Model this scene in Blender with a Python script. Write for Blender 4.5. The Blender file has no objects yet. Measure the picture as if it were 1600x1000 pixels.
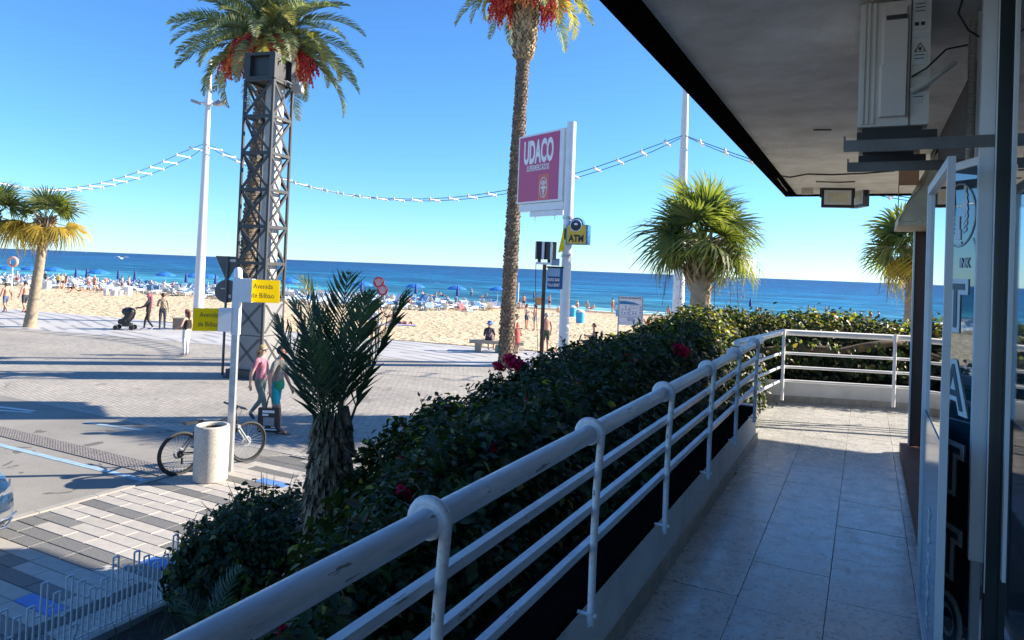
import bpy, bmesh, math, random
import numpy as np
from mathutils import Vector, Matrix, Euler

random.seed(7)
rng = np.random.default_rng(7)
SC = bpy.context.scene
COL = SC.collection
PI = math.pi
R = math.radians

# ------------------------------------------------------------------ camera
F, PPX, PPY = 1100.0, 800.0, 400.0           # focal length and principal point, photo pixels
CAMLOC = Vector((0.0, 0.0, 1.6))
YAW, PITCH, ROLL = R(26.78), R(1.0), R(2.25)
_f = Vector((-math.sin(YAW) * math.cos(PITCH), math.cos(YAW) * math.cos(PITCH), math.sin(PITCH)))
_r0 = Vector((math.cos(YAW), math.sin(YAW), 0.0))
_u0 = _r0.cross(_f)
_r = _r0 * math.cos(ROLL) + _u0 * math.sin(ROLL)
_u = -_r0 * math.sin(ROLL) + _u0 * math.cos(ROLL)
cam_d = bpy.data.cameras.new('camera')
cam = bpy.data.objects.new('camera', cam_d)
COL.objects.link(cam)
cam.matrix_world = Matrix(((_r.x, _u.x, -_f.x, CAMLOC.x), (_r.y, _u.y, -_f.y, CAMLOC.y),
                           (_r.z, _u.z, -_f.z, CAMLOC.z), (0, 0, 0, 1)))
cam_d.sensor_width = 36.0
cam_d.lens = 36.0 * F / 1600.0
cam_d.shift_y = -(500.0 - PPY) / 1600.0
cam_d.clip_start = 0.05
cam_d.clip_end = 60000.0
SC.camera = cam

# ------------------------------------------------------------------ light
SUN_EL = R(26.0)
SUN_DIR = Vector((0.779 * math.cos(SUN_EL), 0.627 * math.cos(SUN_EL), math.sin(SUN_EL)))
world = bpy.data.worlds.new('World')
SC.world = world
world.use_nodes = True
wn = world.node_tree
wn.nodes.clear()
w_out = wn.nodes.new('ShaderNodeOutputWorld')
w_bg = wn.nodes.new('ShaderNodeBackground')
w_sky = wn.nodes.new('ShaderNodeTexSky')
w_sky.sky_type = 'NISHITA'
w_sky.sun_disc = False
w_sky.sun_elevation = SUN_EL
w_sky.sun_rotation = math.atan2(SUN_DIR.x, SUN_DIR.y)
w_sky.altitude = 0.0
w_sky.air_density = 1.0
w_sky.dust_density = 0.0
w_sky.ozone_density = 10.0
w_hsv = wn.nodes.new('ShaderNodeHueSaturation')
w_hsv.inputs['Saturation'].default_value = 1.0
wn.links.new(w_sky.outputs[0], w_hsv.inputs['Color'])
w_tint = wn.nodes.new('ShaderNodeMix'); w_tint.data_type = 'RGBA'; w_tint.blend_type = 'MULTIPLY'; w_tint.inputs[0].default_value = 1.0
w_tint.inputs[7].default_value = (0.90, 1.01, 1.03, 1)      # the camera's cool white balance
wn.links.new(w_hsv.outputs[0], w_tint.inputs[6]); wn.links.new(w_tint.outputs[2], w_bg.inputs['Color'])
w_bg.inputs['Strength'].default_value = 0.074
wn.links.new(w_bg.outputs[0], w_out.inputs['Surface'])

sun_d = bpy.data.lights.new('sun', 'SUN')
sun_d.energy = 4.1
sun_d.angle = R(0.5)
sun_d.color = (1.0, 0.89, 0.74)
sun = bpy.data.objects.new('sun', sun_d)
COL.objects.link(sun)
sun.rotation_euler = (-SUN_DIR).to_track_quat('-Z', 'Y').to_euler()
sun.location = (20, 20, 30)

SC.view_settings.view_transform = 'Standard'
SC.view_settings.look = 'None'
SC.view_settings.exposure = 1.78
SC.view_settings.gamma = 1.0
SC.view_settings.use_curve_mapping = False

# ------------------------------------------------------------------ helpers
def ray(px, py):
    return (_f * F + _r * (px - PPX) - _u * (py - PPY))
STREET = -1.9
def G(px, py, z=STREET):                     # point on the level z
    d = ray(px, py)
    return CAMLOC + d * ((z - CAMLOC.z) / d.z)
def D(px, py, dist):                         # point at a depth along the view axis
    return CAMLOC + ray(px, py) * (dist / F)
def DX(px, py, x):                           # point on the plane x = const
    d = ray(px, py)
    return CAMLOC + d * ((x - CAMLOC.x) / d.x)
BA = R(6.9)                                  # the beach runs along this bearing
B0 = Vector((0.0, 28.6, 0.0))
def beach_y(x, y):
    return -(x - B0.x) * math.sin(BA) + (y - B0.y) * math.cos(BA)
def sand_z(x, y):
    return STREET - 0.05 - 1.05 * max(0.0, beach_y(x, y)) / 53.0
def S(px, py):                               # point on the sloping sand
    d = ray(px, py)
    z = -2.2
    for _ in range(12):
        p = CAMLOC + d * ((z - CAMLOC.z) / d.z)
        z = sand_z(p.x, p.y)
    return Vector((p.x, p.y, z))

class MB:
    def __init__(s):
        s.v, s.f, s.m = [], [], []
    def add(s, vs, fs, m=0):
        b = len(s.v)
        s.v.extend([tuple(v) for v in vs])
        for f in fs:
            s.f.append(tuple(i + b for i in f)); s.m.append(m)
        return s
    def box(s, c, size, m=0, rz=0.0, M=None):
        hx, hy, hz = size[0] / 2, size[1] / 2, size[2] / 2
        vs = [Vector((x, y, z)) for x in (-hx, hx) for y in (-hy, hy) for z in (-hz, hz)]
        if M is not None: vs = [M @ v for v in vs]
        elif rz: vs = [Matrix.Rotation(rz, 3, 'Z') @ v for v in vs]
        c = Vector(c)
        return s.add([v + c for v in vs], [(0, 1, 3, 2), (4, 6, 7, 5), (0, 4, 5, 1), (2, 3, 7, 6), (0, 2, 6, 4), (1, 5, 7, 3)], m)
    def span(s, lo, hi, m=0):
        return s.box([(a + b) / 2 for a, b in zip(lo, hi)], [abs(b - a) for a, b in zip(lo, hi)], m)
    def path(s, pts, radii, n=8, m=0, cap=True, closed=False):
        pts = [Vector(p) for p in pts]
        if not hasattr(radii, '__len__'): radii = [radii] * len(pts)
        rings, up = [], None
        for i, p in enumerate(pts):
            if closed: t = pts[(i + 1) % len(pts)] - pts[i - 1]
            else: t = pts[min(i + 1, len(pts) - 1)] - pts[max(i - 1, 0)]
            if t.length < 1e-9: t = Vector((0, 0, 1))
            t.normalize()
            if up is None:
                up = Vector((0, 0, 1)) if abs(t.z) < 0.9 else Vector((0, 1, 0))
            a = t.cross(up)
            if a.length < 1e-4: a = t.cross(Vector((1, 0, 0)))
            a.normalize(); b = a.cross(t).normalized(); up = b
            rings.append([p + (a * math.cos(2 * PI * k / n) + b * math.sin(2 * PI * k / n)) * radii[i] for k in range(n)])
        vs = [v for r_ in rings for v in r_]
        fs = []
        L = len(pts)
        for i in range(L if closed else L - 1):
            j = (i + 1) % L
            for k in range(n):
                k2 = (k + 1) % n
                fs.append((i * n + k, i * n + k2, j * n + k2, j * n + k))
        if cap and not closed:
            fs.append(tuple(reversed(range(n)))); fs.append(tuple((L - 1) * n + k for k in range(n)))
        return s.add(vs, fs, m)
    def tube(s, a, b, r0, r1=None, n=8, m=0, cap=True):
        return s.path([a, b], [r0, r0 if r1 is None else r1], n, m, cap)
    def lathe(s, prof, n=16, c=(0, 0, 0), m=0, M=None):
        c = Vector(c); vs = []
        for r_, z in prof:
            for k in range(n):
                v = Vector((r_ * math.cos(2 * PI * k / n), r_ * math.sin(2 * PI * k / n), z))
                vs.append((M @ v if M is not None else v) + c)
        fs = []
        for i in range(len(prof) - 1):
            for k in range(n):
                k2 = (k + 1) % n
                fs.append((i * n + k, i * n + k2, (i + 1) * n + k2, (i + 1) * n + k))
        return s.add(vs, fs, m)
    def ball(s, c, r_, nu=8, nv=6, m=0, M=None):
        rr = (r_, r_, r_) if not hasattr(r_, '__len__') else r_
        vs, fs = [], []
        for i in range(nv + 1):
            th = PI * i / nv
            for k in range(nu):
                v = Vector((rr[0] * math.sin(th) * math.cos(2 * PI * k / nu), rr[1] * math.sin(th) * math.sin(2 * PI * k / nu), -rr[2] * math.cos(th)))
                vs.append((M @ v if M is not None else v) + Vector(c))
        for i in range(nv):
            for k in range(nu):
                k2 = (k + 1) % nu
                fs.append((i * nu + k, i * nu + k2, (i + 1) * nu + k2, (i + 1) * nu + k))
        return s.add(vs, fs, m)
    def prism(s, poly, z0, z1, m=0):
        n = len(poly)
        vs = [(x, y, z0) for x, y in poly] + [(x, y, z1) for x, y in poly]
        fs = [tuple(reversed(range(n))), tuple(range(n, 2 * n))] + [(i, (i + 1) % n, n + (i + 1) % n, n + i) for i in range(n)]
        return s.add(vs, fs, m)
    def mesh(s, name, mats, smooth=False):
        me = bpy.data.meshes.new(name)
        me.from_pydata(s.v, [], s.f)
        if not isinstance(mats, (list, tuple)): mats = [mats]
        for mt in mats: me.materials.append(mt)
        if len(mats) > 1: me.polygons.foreach_set('material_index', s.m)
        bm = bmesh.new(); bm.from_mesh(me)
        if len(bm.faces) < 60000: bmesh.ops.remove_doubles(bm, verts=bm.verts, dist=1e-6)
        bmesh.ops.recalc_face_normals(bm, faces=bm.faces)
        bm.to_mesh(me); bm.free()
        if smooth: smooth_by_angle(me, smooth if not isinstance(smooth, bool) else 45)
        return me
    def build(s, name, mats, parent=None, loc=(0, 0, 0), rz=0.0, smooth=False):
        return link(name, s.mesh(name, mats, smooth), parent, loc, rz)

def smooth_by_angle(me, deg):
    me.polygons.foreach_set('use_smooth', [True] * len(me.polygons))
    bm = bmesh.new(); bm.from_mesh(me)
    lim = R(deg)
    for e in bm.edges:
        if len(e.link_faces) != 2 or e.calc_face_angle(0) > lim: e.smooth = False
    bm.to_mesh(me); bm.free()

def link(name, data, parent=None, loc=(0, 0, 0), rz=0.0):
    o = bpy.data.objects.new(name, data)
    COL.objects.link(o)
    o.location = loc
    o.rotation_euler = (0, 0, rz)
    if parent is not None: o.parent = parent
    return o

def tag(o, label=None, cat=None, group=None, kind=None):
    if label: o['label'] = label
    if cat: o['category'] = cat
    if group: o['group'] = group
    if kind: o['kind'] = kind
    return o

def thing(name, label, cat, loc=(0, 0, 0), rz=0.0, group=None):
    return tag(link(name, None, None, loc, rz), label, cat, group)

def copy_tree(o, parent=None):
    c = o.copy(); COL.objects.link(c); c.parent = parent
    for ch in o.children: copy_tree(ch, c)
    return c

def np_mesh(name, V, Fq, mat, smooth=False):     # V (n,3), Fq (m,k) numpy arrays
    me = bpy.data.meshes.new(name)
    k = Fq.shape[1]
    me.vertices.add(len(V)); me.vertices.foreach_set('co', V.astype(np.float32).ravel())
    me.loops.add(Fq.size); me.loops.foreach_set('vertex_index', Fq.astype(np.int32).ravel())
    me.polygons.add(len(Fq))
    me.polygons.foreach_set('loop_start', np.arange(0, Fq.size, k, dtype=np.int32))
    me.polygons.foreach_set('loop_total', np.full(len(Fq), k, dtype=np.int32))
    me.update(calc_edges=True)
    me.materials.append(mat)
    if smooth: me.polygons.foreach_set('use_smooth', [True] * len(me.polygons))
    return me

def rot_frames(nrm, roll):                       # rows of rotation matrices whose z is nrm
    n = nrm / np.linalg.norm(nrm, axis=1, keepdims=True)
    ref = np.where(np.abs(n[:, 2:3]) < 0.9, np.array([[0, 0, 1.0]]), np.array([[1.0, 0, 0]]))
    a = np.cross(ref, n); a /= np.linalg.norm(a, axis=1, keepdims=True)
    b = np.cross(n, a)
    c, s_ = np.cos(roll)[:, None], np.sin(roll)[:, None]
    x = a * c + b * s_; y = -a * s_ + b * c
    return np.stack([x, y, n], axis=2)

def scatter(tv, tf, P, Rm, Sc):
    tv = np.asarray(tv, float); tf = np.asarray(tf, int)
    V = np.einsum('nij,kj->nki', Rm, tv) * Sc[:, None, None] + P[:, None, :]
    Fq = tf[None] + (np.arange(len(P)) * len(tv))[:, None, None]
    return V.reshape(-1, 3), Fq.reshape(-1, tf.shape[1])

# ------------------------------------------------------------------ materials
def nt(name):
    m = bpy.data.materials.new(name); m.use_nodes = True
    t = m.node_tree
    return m, t, t.nodes['Principled BSDF']

def coords(t, kind='Object'):
    return t.nodes.new('ShaderNodeTexCoord').outputs[kind]

def noise(t, vec, scale, detail=4, rough=0.55, dist=0.0):
    n = t.nodes.new('ShaderNodeTexNoise')
    n.inputs['Scale'].default_value = scale; n.inputs['Detail'].default_value = detail
    n.inputs['Roughness'].default_value = rough; n.inputs['Distortion'].default_value = dist
    t.links.new(vec, n.inputs['Vector'])
    return n.outputs['Fac']

def ramp(t, fac, stops, interp='LINEAR'):
    r_ = t.nodes.new('ShaderNodeValToRGB'); r_.color_ramp.interpolation = interp
    el = r_.color_ramp.elements
    while len(el) < len(stops): el.new(0.5)
    for e, (p, c) in zip(el, stops):
        e.position = p; e.color = (*c, 1.0) if len(c) == 3 else c
    t.links.new(fac, r_.inputs['Fac'])
    return r_.outputs['Color']

def mix(t, fac, a, b, mode='MIX'):
    n = t.nodes.new('ShaderNodeMix'); n.data_type = 'RGBA'; n.blend_type = mode
    for sock, val in ((n.inputs[0], fac), (n.inputs[6], a), (n.inputs[7], b)):
        if hasattr(val, 'is_linked'): t.links.new(val, sock)
        elif hasattr(val, '__len__'): sock.default_value = (*val[:3], 1.0)
        else: sock.default_value = val
    return n.outputs[2]

def math_(t, op, a, b=None, c=None):
    n = t.nodes.new('ShaderNodeMath'); n.operation = op
    for i, v in enumerate((a, b, c)):
        if v is None: continue
        if hasattr(v, 'is_linked'): t.links.new(v, n.inputs[i])
        else: n.inputs[i].default_value = v
    return n.outputs[0]

def bump(t, bsdf, h, strength=0.3, dist=0.02):
    b = t.nodes.new('ShaderNodeBump'); b.inputs['Strength'].default_value = strength; b.inputs['Distance'].default_value = dist
    t.links.new(h, b.inputs['Height']); t.links.new(b.outputs[0], bsdf.inputs['Normal'])
    return b

def sepxyz(t, vec):
    n = t.nodes.new('ShaderNodeSeparateXYZ'); t.links.new(vec, n.inputs[0]); return n.outputs

def pm(name, col, rough=0.6, var=0.12, scale=6.0, bmp=0.0, metal=0.0, spec=0.5, obj_rand=0.0, col2=None, emit=None, bdist=0.01, isl=0.0):
    m, t, b = nt(name)
    c = coords(t)
    dark = tuple(max(0.0, x * (1 - var)) for x in col) if col2 is None else col2
    lite = tuple(min(1.0, x * (1 + var)) for x in col)
    n1 = noise(t, c, scale, 5, 0.6)
    out = ramp(t, n1, [(0.3, dark), (0.7, lite)])
    if obj_rand:
        oi = t.nodes.new('ShaderNodeObjectInfo')
        v = math_(t, 'MULTIPLY_ADD', oi.outputs['Random'], obj_rand * 2, 1 - obj_rand)
        hv = t.nodes.new('ShaderNodeHueSaturation'); t.links.new(v, hv.inputs['Value']); t.links.new(out, hv.inputs['Color']); out = hv.outputs[0]
    if isl:
        oi = t.nodes.new('ShaderNodeNewGeometry')
        v = math_(t, 'MULTIPLY_ADD', oi.outputs['Random Per Island'], isl * 2, 1 - isl)
        hv = t.nodes.new('ShaderNodeHueSaturation'); t.links.new(v, hv.inputs['Value']); t.links.new(out, hv.inputs['Color']); out = hv.outputs[0]
    t.links.new(out, b.inputs['Base Color'])
    b.inputs['Roughness'].default_value = rough
    b.inputs['Metallic'].default_value = metal
    b.inputs['Specular IOR Level'].default_value = spec
    if bmp: bump(t, b, noise(t, c, scale * 6, 6, 0.65), bmp, bdist)
    if emit:
        b.inputs['Emission Color'].default_value = (*emit[:3], 1); b.inputs['Emission Strength'].default_value = emit[3]
    return m

def leaf_mat(name, cols, trans=0.35, tcol=None, rough=0.45, spec=0.4):
    """leaf colour picked per leaf from cols, with light through the blade"""
    m, t, b = nt(name)
    g = t.nodes.new('ShaderNodeNewGeometry')
    st = [(i / max(1, len(cols) - 1), c) for i, c in enumerate(cols)]
    c = ramp(t, g.outputs['Random Per Island'], st)
    t.links.new(c, b.inputs['Base Color'])
    b.inputs['Roughness'].default_value = rough; b.inputs['Specular IOR Level'].default_value = spec
    tr = t.nodes.new('ShaderNodeBsdfTranslucent')
    if tcol: tr.inputs['Color'].default_value = (*tcol, 1)
    else: t.links.new(mix(t, 1.0, c, (1.6, 1.7, 0.6), 'MULTIPLY'), tr.inputs['Color'])
    ms = t.nodes.new('ShaderNodeMixShader'); ms.inputs[0].default_value = trans
    t.links.new(b.outputs[0], ms.inputs[1]); t.links.new(tr.outputs[0], ms.inputs[2])
    t.links.new(ms.outputs[0], t.nodes['Material Output'].inputs['Surface'])
    return m

M_white = pm('white_paint', (0.74, 0.75, 0.76), 0.35, 0.06, 5, 0.06)
M_rail, t, b = nt('weathered_rail_paint')
_c = coords(t)
_mp = t.nodes.new('ShaderNodeMapping'); _mp.inputs['Scale'].default_value = (1, 0.12, 1); t.links.new(_c, _mp.inputs[0])
_o = ramp(t, noise(t, _mp.outputs[0], 45, 6, 0.7), [(0.33, (0.50, 0.53, 0.57)), (0.52, (0.66, 0.69, 0.73)), (0.7, (0.72, 0.75, 0.79))])
_o = mix(t, math_(t, 'GREATER_THAN', noise(t, _mp.outputs[0], 22, 4, 0.7), 0.655), _o, (0.25, 0.23, 0.21))
t.links.new(_o, b.inputs['Base Color']); t.links.new(ramp(t, noise(t, _c, 30, 4), [(0.3, (.25, .25, .25)), (0.7, (.55, .55, .55))]), b.inputs['Roughness'])
bump(t, b, noise(t, _mp.outputs[0], 60, 5, 0.7), 0.25, 0.004)
M_steel = pm('galvanised_steel', (0.45, 0.47, 0.49), 0.4, 0.15, 9, 0.05, metal=0.6)
M_black = pm('black_paint', (0.018, 0.019, 0.021), 0.45, 0.2, 8, 0.05)
M_dark = pm('dark_plastic', (0.03, 0.03, 0.034), 0.5, 0.2, 6)
M_grey = pm('grey_paint', (0.30, 0.31, 0.32), 0.5, 0.1, 6, 0.05)
M_cable = pm('cable_rubber', (0.05, 0.09, 0.11), 0.6, 0.1)
M_yellow, t, b = nt('yellow_acrylic')
b.inputs['Base Color'].default_value = (0.85, 0.70, 0.01, 1); b.inputs['Roughness'].default_value = 0.4
_tr = t.nodes.new('ShaderNodeBsdfTranslucent'); _tr.inputs['Color'].default_value = (0.95, 0.78, 0.01, 1)
_ms = t.nodes.new('ShaderNodeMixShader'); _ms.inputs[0].default_value = 0.72
t.links.new(b.outputs[0], _ms.inputs[1]); t.links.new(_tr.outputs[0], _ms.inputs[2]); t.links.new(_ms.outputs[0], t.nodes['Material Output'].inputs['Surface'])
M_blueplastic = pm('blue_plastic', (0.02, 0.28, 0.55), 0.4, 0.08, 4)
M_text = pm('sign_black_ink', (0.02, 0.02, 0.02), 0.5, 0.05)
M_textw = pm('sign_white_ink', (0.82, 0.82, 0.82), 0.5, 0.03)

def text_mesh(name, body, size, mat, parent=None, loc=(0, 0, 0), rot=(PI / 2, 0, 0), sx=1.0, bold=0.0, align='CENTER', space=1.0):
    cu = bpy.data.curves.new(name, 'FONT')
    cu.body = body; cu.size = size; cu.align_x = align; cu.align_y = 'CENTER'; cu.offset = bold; cu.space_character = space
    cu.extrude = 0.0015; cu.resolution_u = 3
    tmp = bpy.data.objects.new(name, cu); COL.objects.link(tmp)
    dg = bpy.context.evaluated_depsgraph_get()
    me = bpy.data.meshes.new_from_object(tmp.evaluated_get(dg))
    bpy.data.objects.remove(tmp)
    me.materials.clear(); me.materials.append(mat)
    o = link(name, me, parent, loc)
    o.rotation_euler = rot; o.scale = (sx, 1, 1)
    return o
# ================================================================== THE SETTING
def sheet(name, poly, z, mat):
    me = bpy.data.meshes.new(name)
    me.from_pydata([(x, y, z) for x, y in poly], [], [tuple(range(len(poly)))])
    me.materials.append(mat)
    o = link(name, me); tag(o, kind='structure'); return o

# --- street pavers: small blocks, slightly uneven, with joints
def mat_pavers():
    m, t, b = nt('street_pavers')
    c = coords(t)
    mp = t.nodes.new('ShaderNodeMapping'); mp.inputs['Rotation'].default_value = (0, 0, R(14)); t.links.new(c, mp.inputs[0])
    br = t.nodes.new('ShaderNodeTexBrick'); t.links.new(mp.outputs[0], br.inputs['Vector'])
    br.inputs['Scale'].default_value = 1.0; br.inputs['Brick Width'].default_value = 0.21; br.inputs['Row Height'].default_value = 0.105
    br.inputs['Mortar Size'].default_value = 0.012; br.inputs['Mortar Smooth'].default_value = 0.4; br.inputs['Bias'].default_value = 0.0
    br.inputs['Color1'].default_value = (0.35, 0.33, 0.295, 1); br.inputs['Color2'].default_value = (0.42, 0.395, 0.35, 1); br.inputs['Mortar'].default_value = (0.22, 0.205, 0.18, 1)
    n = noise(t, c, 0.35, 6, 0.6); n2 = noise(t, c, 7.0, 4)
    o = mix(t, 1.0, br.outputs['Color'], ramp(t, n, [(0.3, (0.74, 0.74, 0.75)), (0.7, (1.14, 1.12, 1.09))]), 'MULTIPLY')
    o = mix(t, math_(t, 'MULTIPLY', math_(t, 'GREATER_THAN', noise(t, c, 1.1, 4, 0.6, 1.0), 0.64), 0.55), o, (0.16, 0.15, 0.135))
    o = mix(t, 0.5, o, ramp(t, n2, [(0.35, (0.75, 0.75, 0.75)), (0.65, (1.1, 1.1, 1.1))]), 'MULTIPLY')
    t.links.new(o, b.inputs['Base Color']); b.inputs['Roughness'].default_value = 0.75; b.inputs['Specular IOR Level'].default_value = 0.3
    bump(t, b, br.outputs['Fac'], -0.5, 0.008)
    return m
M_pavers = mat_pavers()

def mat_promenade():
    m, t, b = nt('promenade_tiles')
    c = coords(t)
    s3 = sepxyz(t, c)
    # wavy grey stripes crossing a white tile floor
    wav = math_(t, 'MULTIPLY', math_(t, 'SINE', math_(t, 'MULTIPLY', s3[0], 0.55)), 0.22)
    ph = math_(t, 'ADD', math_(t, 'ADD', math_(t, 'MULTIPLY', s3[1], 1.0), math_(t, 'MULTIPLY', s3[0], 0.30)), wav)
    fr = math_(t, 'FRACT', math_(t, 'MULTIPLY', ph, 1.45))
    k = math_(t, 'LESS_THAN', fr, 0.30)
    brk = math_(t, 'GREATER_THAN', noise(t, c, 0.45, 1), 0.44)
    k = math_(t, 'MULTIPLY', k, brk)
    o = mix(t, k, (0.46, 0.45, 0.435), (0.28, 0.28, 0.285))
    o = mix(t, 1.0, o, ramp(t, noise(t, c, 1.3, 5), [(0.3, (0.85, 0.85, 0.85)), (0.7, (1.08, 1.08, 1.06))]), 'MULTIPLY')
    t.links.new(o, b.inputs['Base Color']); b.inputs['Roughness'].default_value = 0.6
    return m
M_prom = mat_promenade()

def mat_asphalt():
    m, t, b = nt('road_asphalt')
    c = coords(t)
    o = ramp(t, noise(t, c, 0.5, 7, 0.65), [(0.25, (0.20, 0.19, 0.172)), (0.75, (0.32, 0.305, 0.275))])
    o = mix(t, 0.8, o, ramp(t, noise(t, c, 60, 3, 0.7), [(0.3, (0.72, 0.72, 0.72)), (0.7, (1.2, 1.2, 1.18))]), 'MULTIPLY')
    o = mix(t, math_(t, 'GREATER_THAN', noise(t, c, 1.6, 3, 0.5, 0.8), 0.66), o, (0.13, 0.125, 0.115))
    t.links.new(o, b.inputs['Base Color']); b.inputs['Roughness'].default_value = 0.8; b.inputs['Specular IOR Level'].default_value = 0.25
    bump(t, b, noise(t, c, 55, 4), 0.35, 0.006)
    return m
M_asphalt = mat_asphalt()

def mat_sand():
    m, t, b = nt('beach_sand')
    c = coords(t)
    n1 = noise(t, c, 0.12, 5); n2 = noise(t, c, 2.4, 5, 0.65)
    v = t.nodes.new('ShaderNodeTexVoronoi'); v.inputs['Scale'].default_value = 2.3; t.links.new(c, v.inputs['Vector'])
    o = ramp(t, n1, [(0.3, (0.55, 0.435, 0.285)), (0.7, (0.63, 0.51, 0.345))])
    o = mix(t, 1.0, o, ramp(t, n2, [(0.32, (0.80, 0.79, 0.77)), (0.6, (1.05, 1.05, 1.05))]), 'MULTIPLY')
    s3 = sepxyz(t, c)
    d = math_(t, 'ADD', math_(t, 'MULTIPLY', s3[0], -math.sin(BA)), math_(t, 'MULTIPLY', math_(t, 'SUBTRACT', s3[1], B0.y), math.cos(BA)))
    wet = t.nodes.new('ShaderNodeMapRange'); wet.inputs[1].default_value = 46.5; wet.inputs[2].default_value = 51.0; t.links.new(math_(t, 'ADD', d, math_(t, 'MULTIPLY', n1, 4.0)), wet.inputs[0])
    o = mix(t, wet.outputs[0], o, (0.24, 0.185, 0.125))
    t.links.new(o, b.inputs['Base Color']); b.inputs['Roughness'].default_value = 0.9; b.inputs['Specular IOR Level'].default_value = 0.15
    h = math_(t, 'ADD', math_(t, 'MULTIPLY', v.outputs['Distance'], 0.7), n2)
    bump(t, b, h, 0.9, 0.16)
    return m
M_sand = mat_sand()

def mat_sea():
    m, t, b = nt('sea_water')
    c = coords(t)
    s3 = sepxyz(t, c)                                     # object y runs out to sea from the waterline
    d = math_(t, 'ADD', s3[1], math_(t, 'MULTIPLY', math_(t, 'SUBTRACT', noise(t, c, 0.02, 3), 0.5), 60.0))
    mr = t.nodes.new('ShaderNodeMapRange'); mr.inputs[1].default_value = 0; mr.inputs[2].default_value = 1200.0; t.links.new(d, mr.inputs[0])
    pw = math_(t, 'POWER', mr.outputs[0], 0.38)
    o = ramp(t, pw, [(0.0, (0.13, 0.27, 0.25)), (0.14, (0.03, 0.165, 0.215)), (0.34, (0.005, 0.085, 0.185)), (0.6, (0.0015, 0.045, 0.145)), (1.0, (0.001, 0.028, 0.105))])
    mp = t.nodes.new('ShaderNodeMapping'); mp.inputs['Scale'].default_value = (0.35, 1.0, 1.0); t.links.new(c, mp.inputs[0])
    w1 = noise(t, mp.outputs[0], 0.55, 6, 0.62, 0.6); w2 = noise(t, mp.outputs[0], 0.09, 4, 0.6, 0.4); w3 = noise(t, mp.outputs[0], 0.017, 4, 0.6)
    o = mix(t, 1.0, o, ramp(t, w2, [(0.38, (0.60, 0.68, 0.76)), (0.62, (1.55, 1.42, 1.32))]), 'MULTIPLY')
    o = mix(t, 0.8, o, ramp(t, w1, [(0.40, (0.55, 0.62, 0.70)), (0.60, (1.9, 1.7, 1.5))]), 'MULTIPLY')
    o = mix(t, 0.7, o, ramp(t, w3, [(0.3, (0.78, 0.82, 0.86)), (0.7, (1.22, 1.18, 1.14))]), 'MULTIPLY')
    # whitecaps and the surf at the waterline
    for sc_, lo, hi in ((0.22, 0.62, 1.5), (0.045, 0.66, 1.42), (0.009, 0.80, 1.22)):
        o = mix(t, 0.85, o, ramp(t, noise(t, mp.outputs[0], sc_, 4, 0.62, 0.8), [(0.41, (lo * .94, lo, lo * 1.06)), (0.59, (hi * 1.06, hi, hi * .95))]), 'MULTIPLY')
    cap = math_(t, 'MULTIPLY', math_(t, 'GREATER_THAN', noise(t, c, 0.16, 5, 0.65), 0.655), math_(t, 'GREATER_THAN', noise(t, mp.outputs[0], 0.03, 3), 0.50))
    sl = math_(t, 'ADD', s3[1], math_(t, 'MULTIPLY', math_(t, 'SUBTRACT', noise(t, c, 0.06, 4, 0.6), 0.5), 13.0))
    f1 = math_(t, 'MULTIPLY', math_(t, 'GREATER_THAN', sl, 0.3), math_(t, 'LESS_THAN', sl, 2.4))
    f2 = math_(t, 'MULTIPLY', math_(t, 'GREATER_THAN', sl, 6.0), math_(t, 'LESS_THAN', sl, 7.4))
    foam = math_(t, 'MULTIPLY', math_(t, 'MAXIMUM', f1, f2), math_(t, 'GREATER_THAN', noise(t, c, 0.7, 5, 0.7), 0.44))
    fm = math_(t, 'MAXIMUM', math_(t, 'MULTIPLY', cap, 0.55), foam)
    o = mix(t, fm, o, (0.62, 0.66, 0.66))
    t.links.new(o, b.inputs['Base Color'])
    b.inputs['Roughness'].default_value = 0.35; b.inputs['Specular IOR Level'].default_value = 0.13; b.inputs['IOR'].default_value = 1.33
    bump(t, b, math_(t, 'ADD', w1, w2), 0.7, 0.6)
    return m
M_sea = mat_sea()

def mat_soil():
    m, t, b = nt('bed_soil')
    c = coords(t)
    o = ramp(t, noise(t, c, 7, 7, 0.7), [(0.3, (0.035, 0.026, 0.02)), (0.7, (0.11, 0.085, 0.065))])
    t.links.new(o, b.inputs['Base Color']); b.inputs['Roughness'].default_value = 0.95
    bump(t, b, noise(t, c, 18, 6, 0.7), 1.0, 0.05)
    return m
M_soil = mat_soil()

sheet('street', [(-260, -60), (140, -60)] + [(x, B0.y + math.tan(BA) * x + 0.1) for x in (140, 60, 0, -60, -120, -260)], STREET, M_pavers)
# promenade strip between the street and the sand
def prom_near(x): return 24.2 + 0.19 * x if x > -60 else 24.2 - 11.4 + 0.12 * (x + 60)
def prom_far(x): return B0.y + math.tan(BA) * x
px_ = [-240, -120, -60, -30, 0, 20, 60, 100]
sheet('promenade', [(x, prom_near(x)) for x in px_] + [(x, prom_far(x) + 0.2) for x in reversed(px_)], STREET + 0.004, M_prom)
# road with its edging band
sheet('road', [(-120, -60), (-9.75, -60), (-9.75, 8.6), (-9.3, 9.6), (-120, 9.1)], STREET + 0.004, M_asphalt)
M_edging = pm('edging_stone', (0.31, 0.295, 0.265), 0.7, 0.12, 3, 0.1)
sheet('road_edging', [(-120, 9.1), (-9.3, 9.6), (-6.0, 9.75), (-6.0, 9.93), (-9.3, 9.78), (-120, 9.28)], STREET + 0.008, M_edging)

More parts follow.
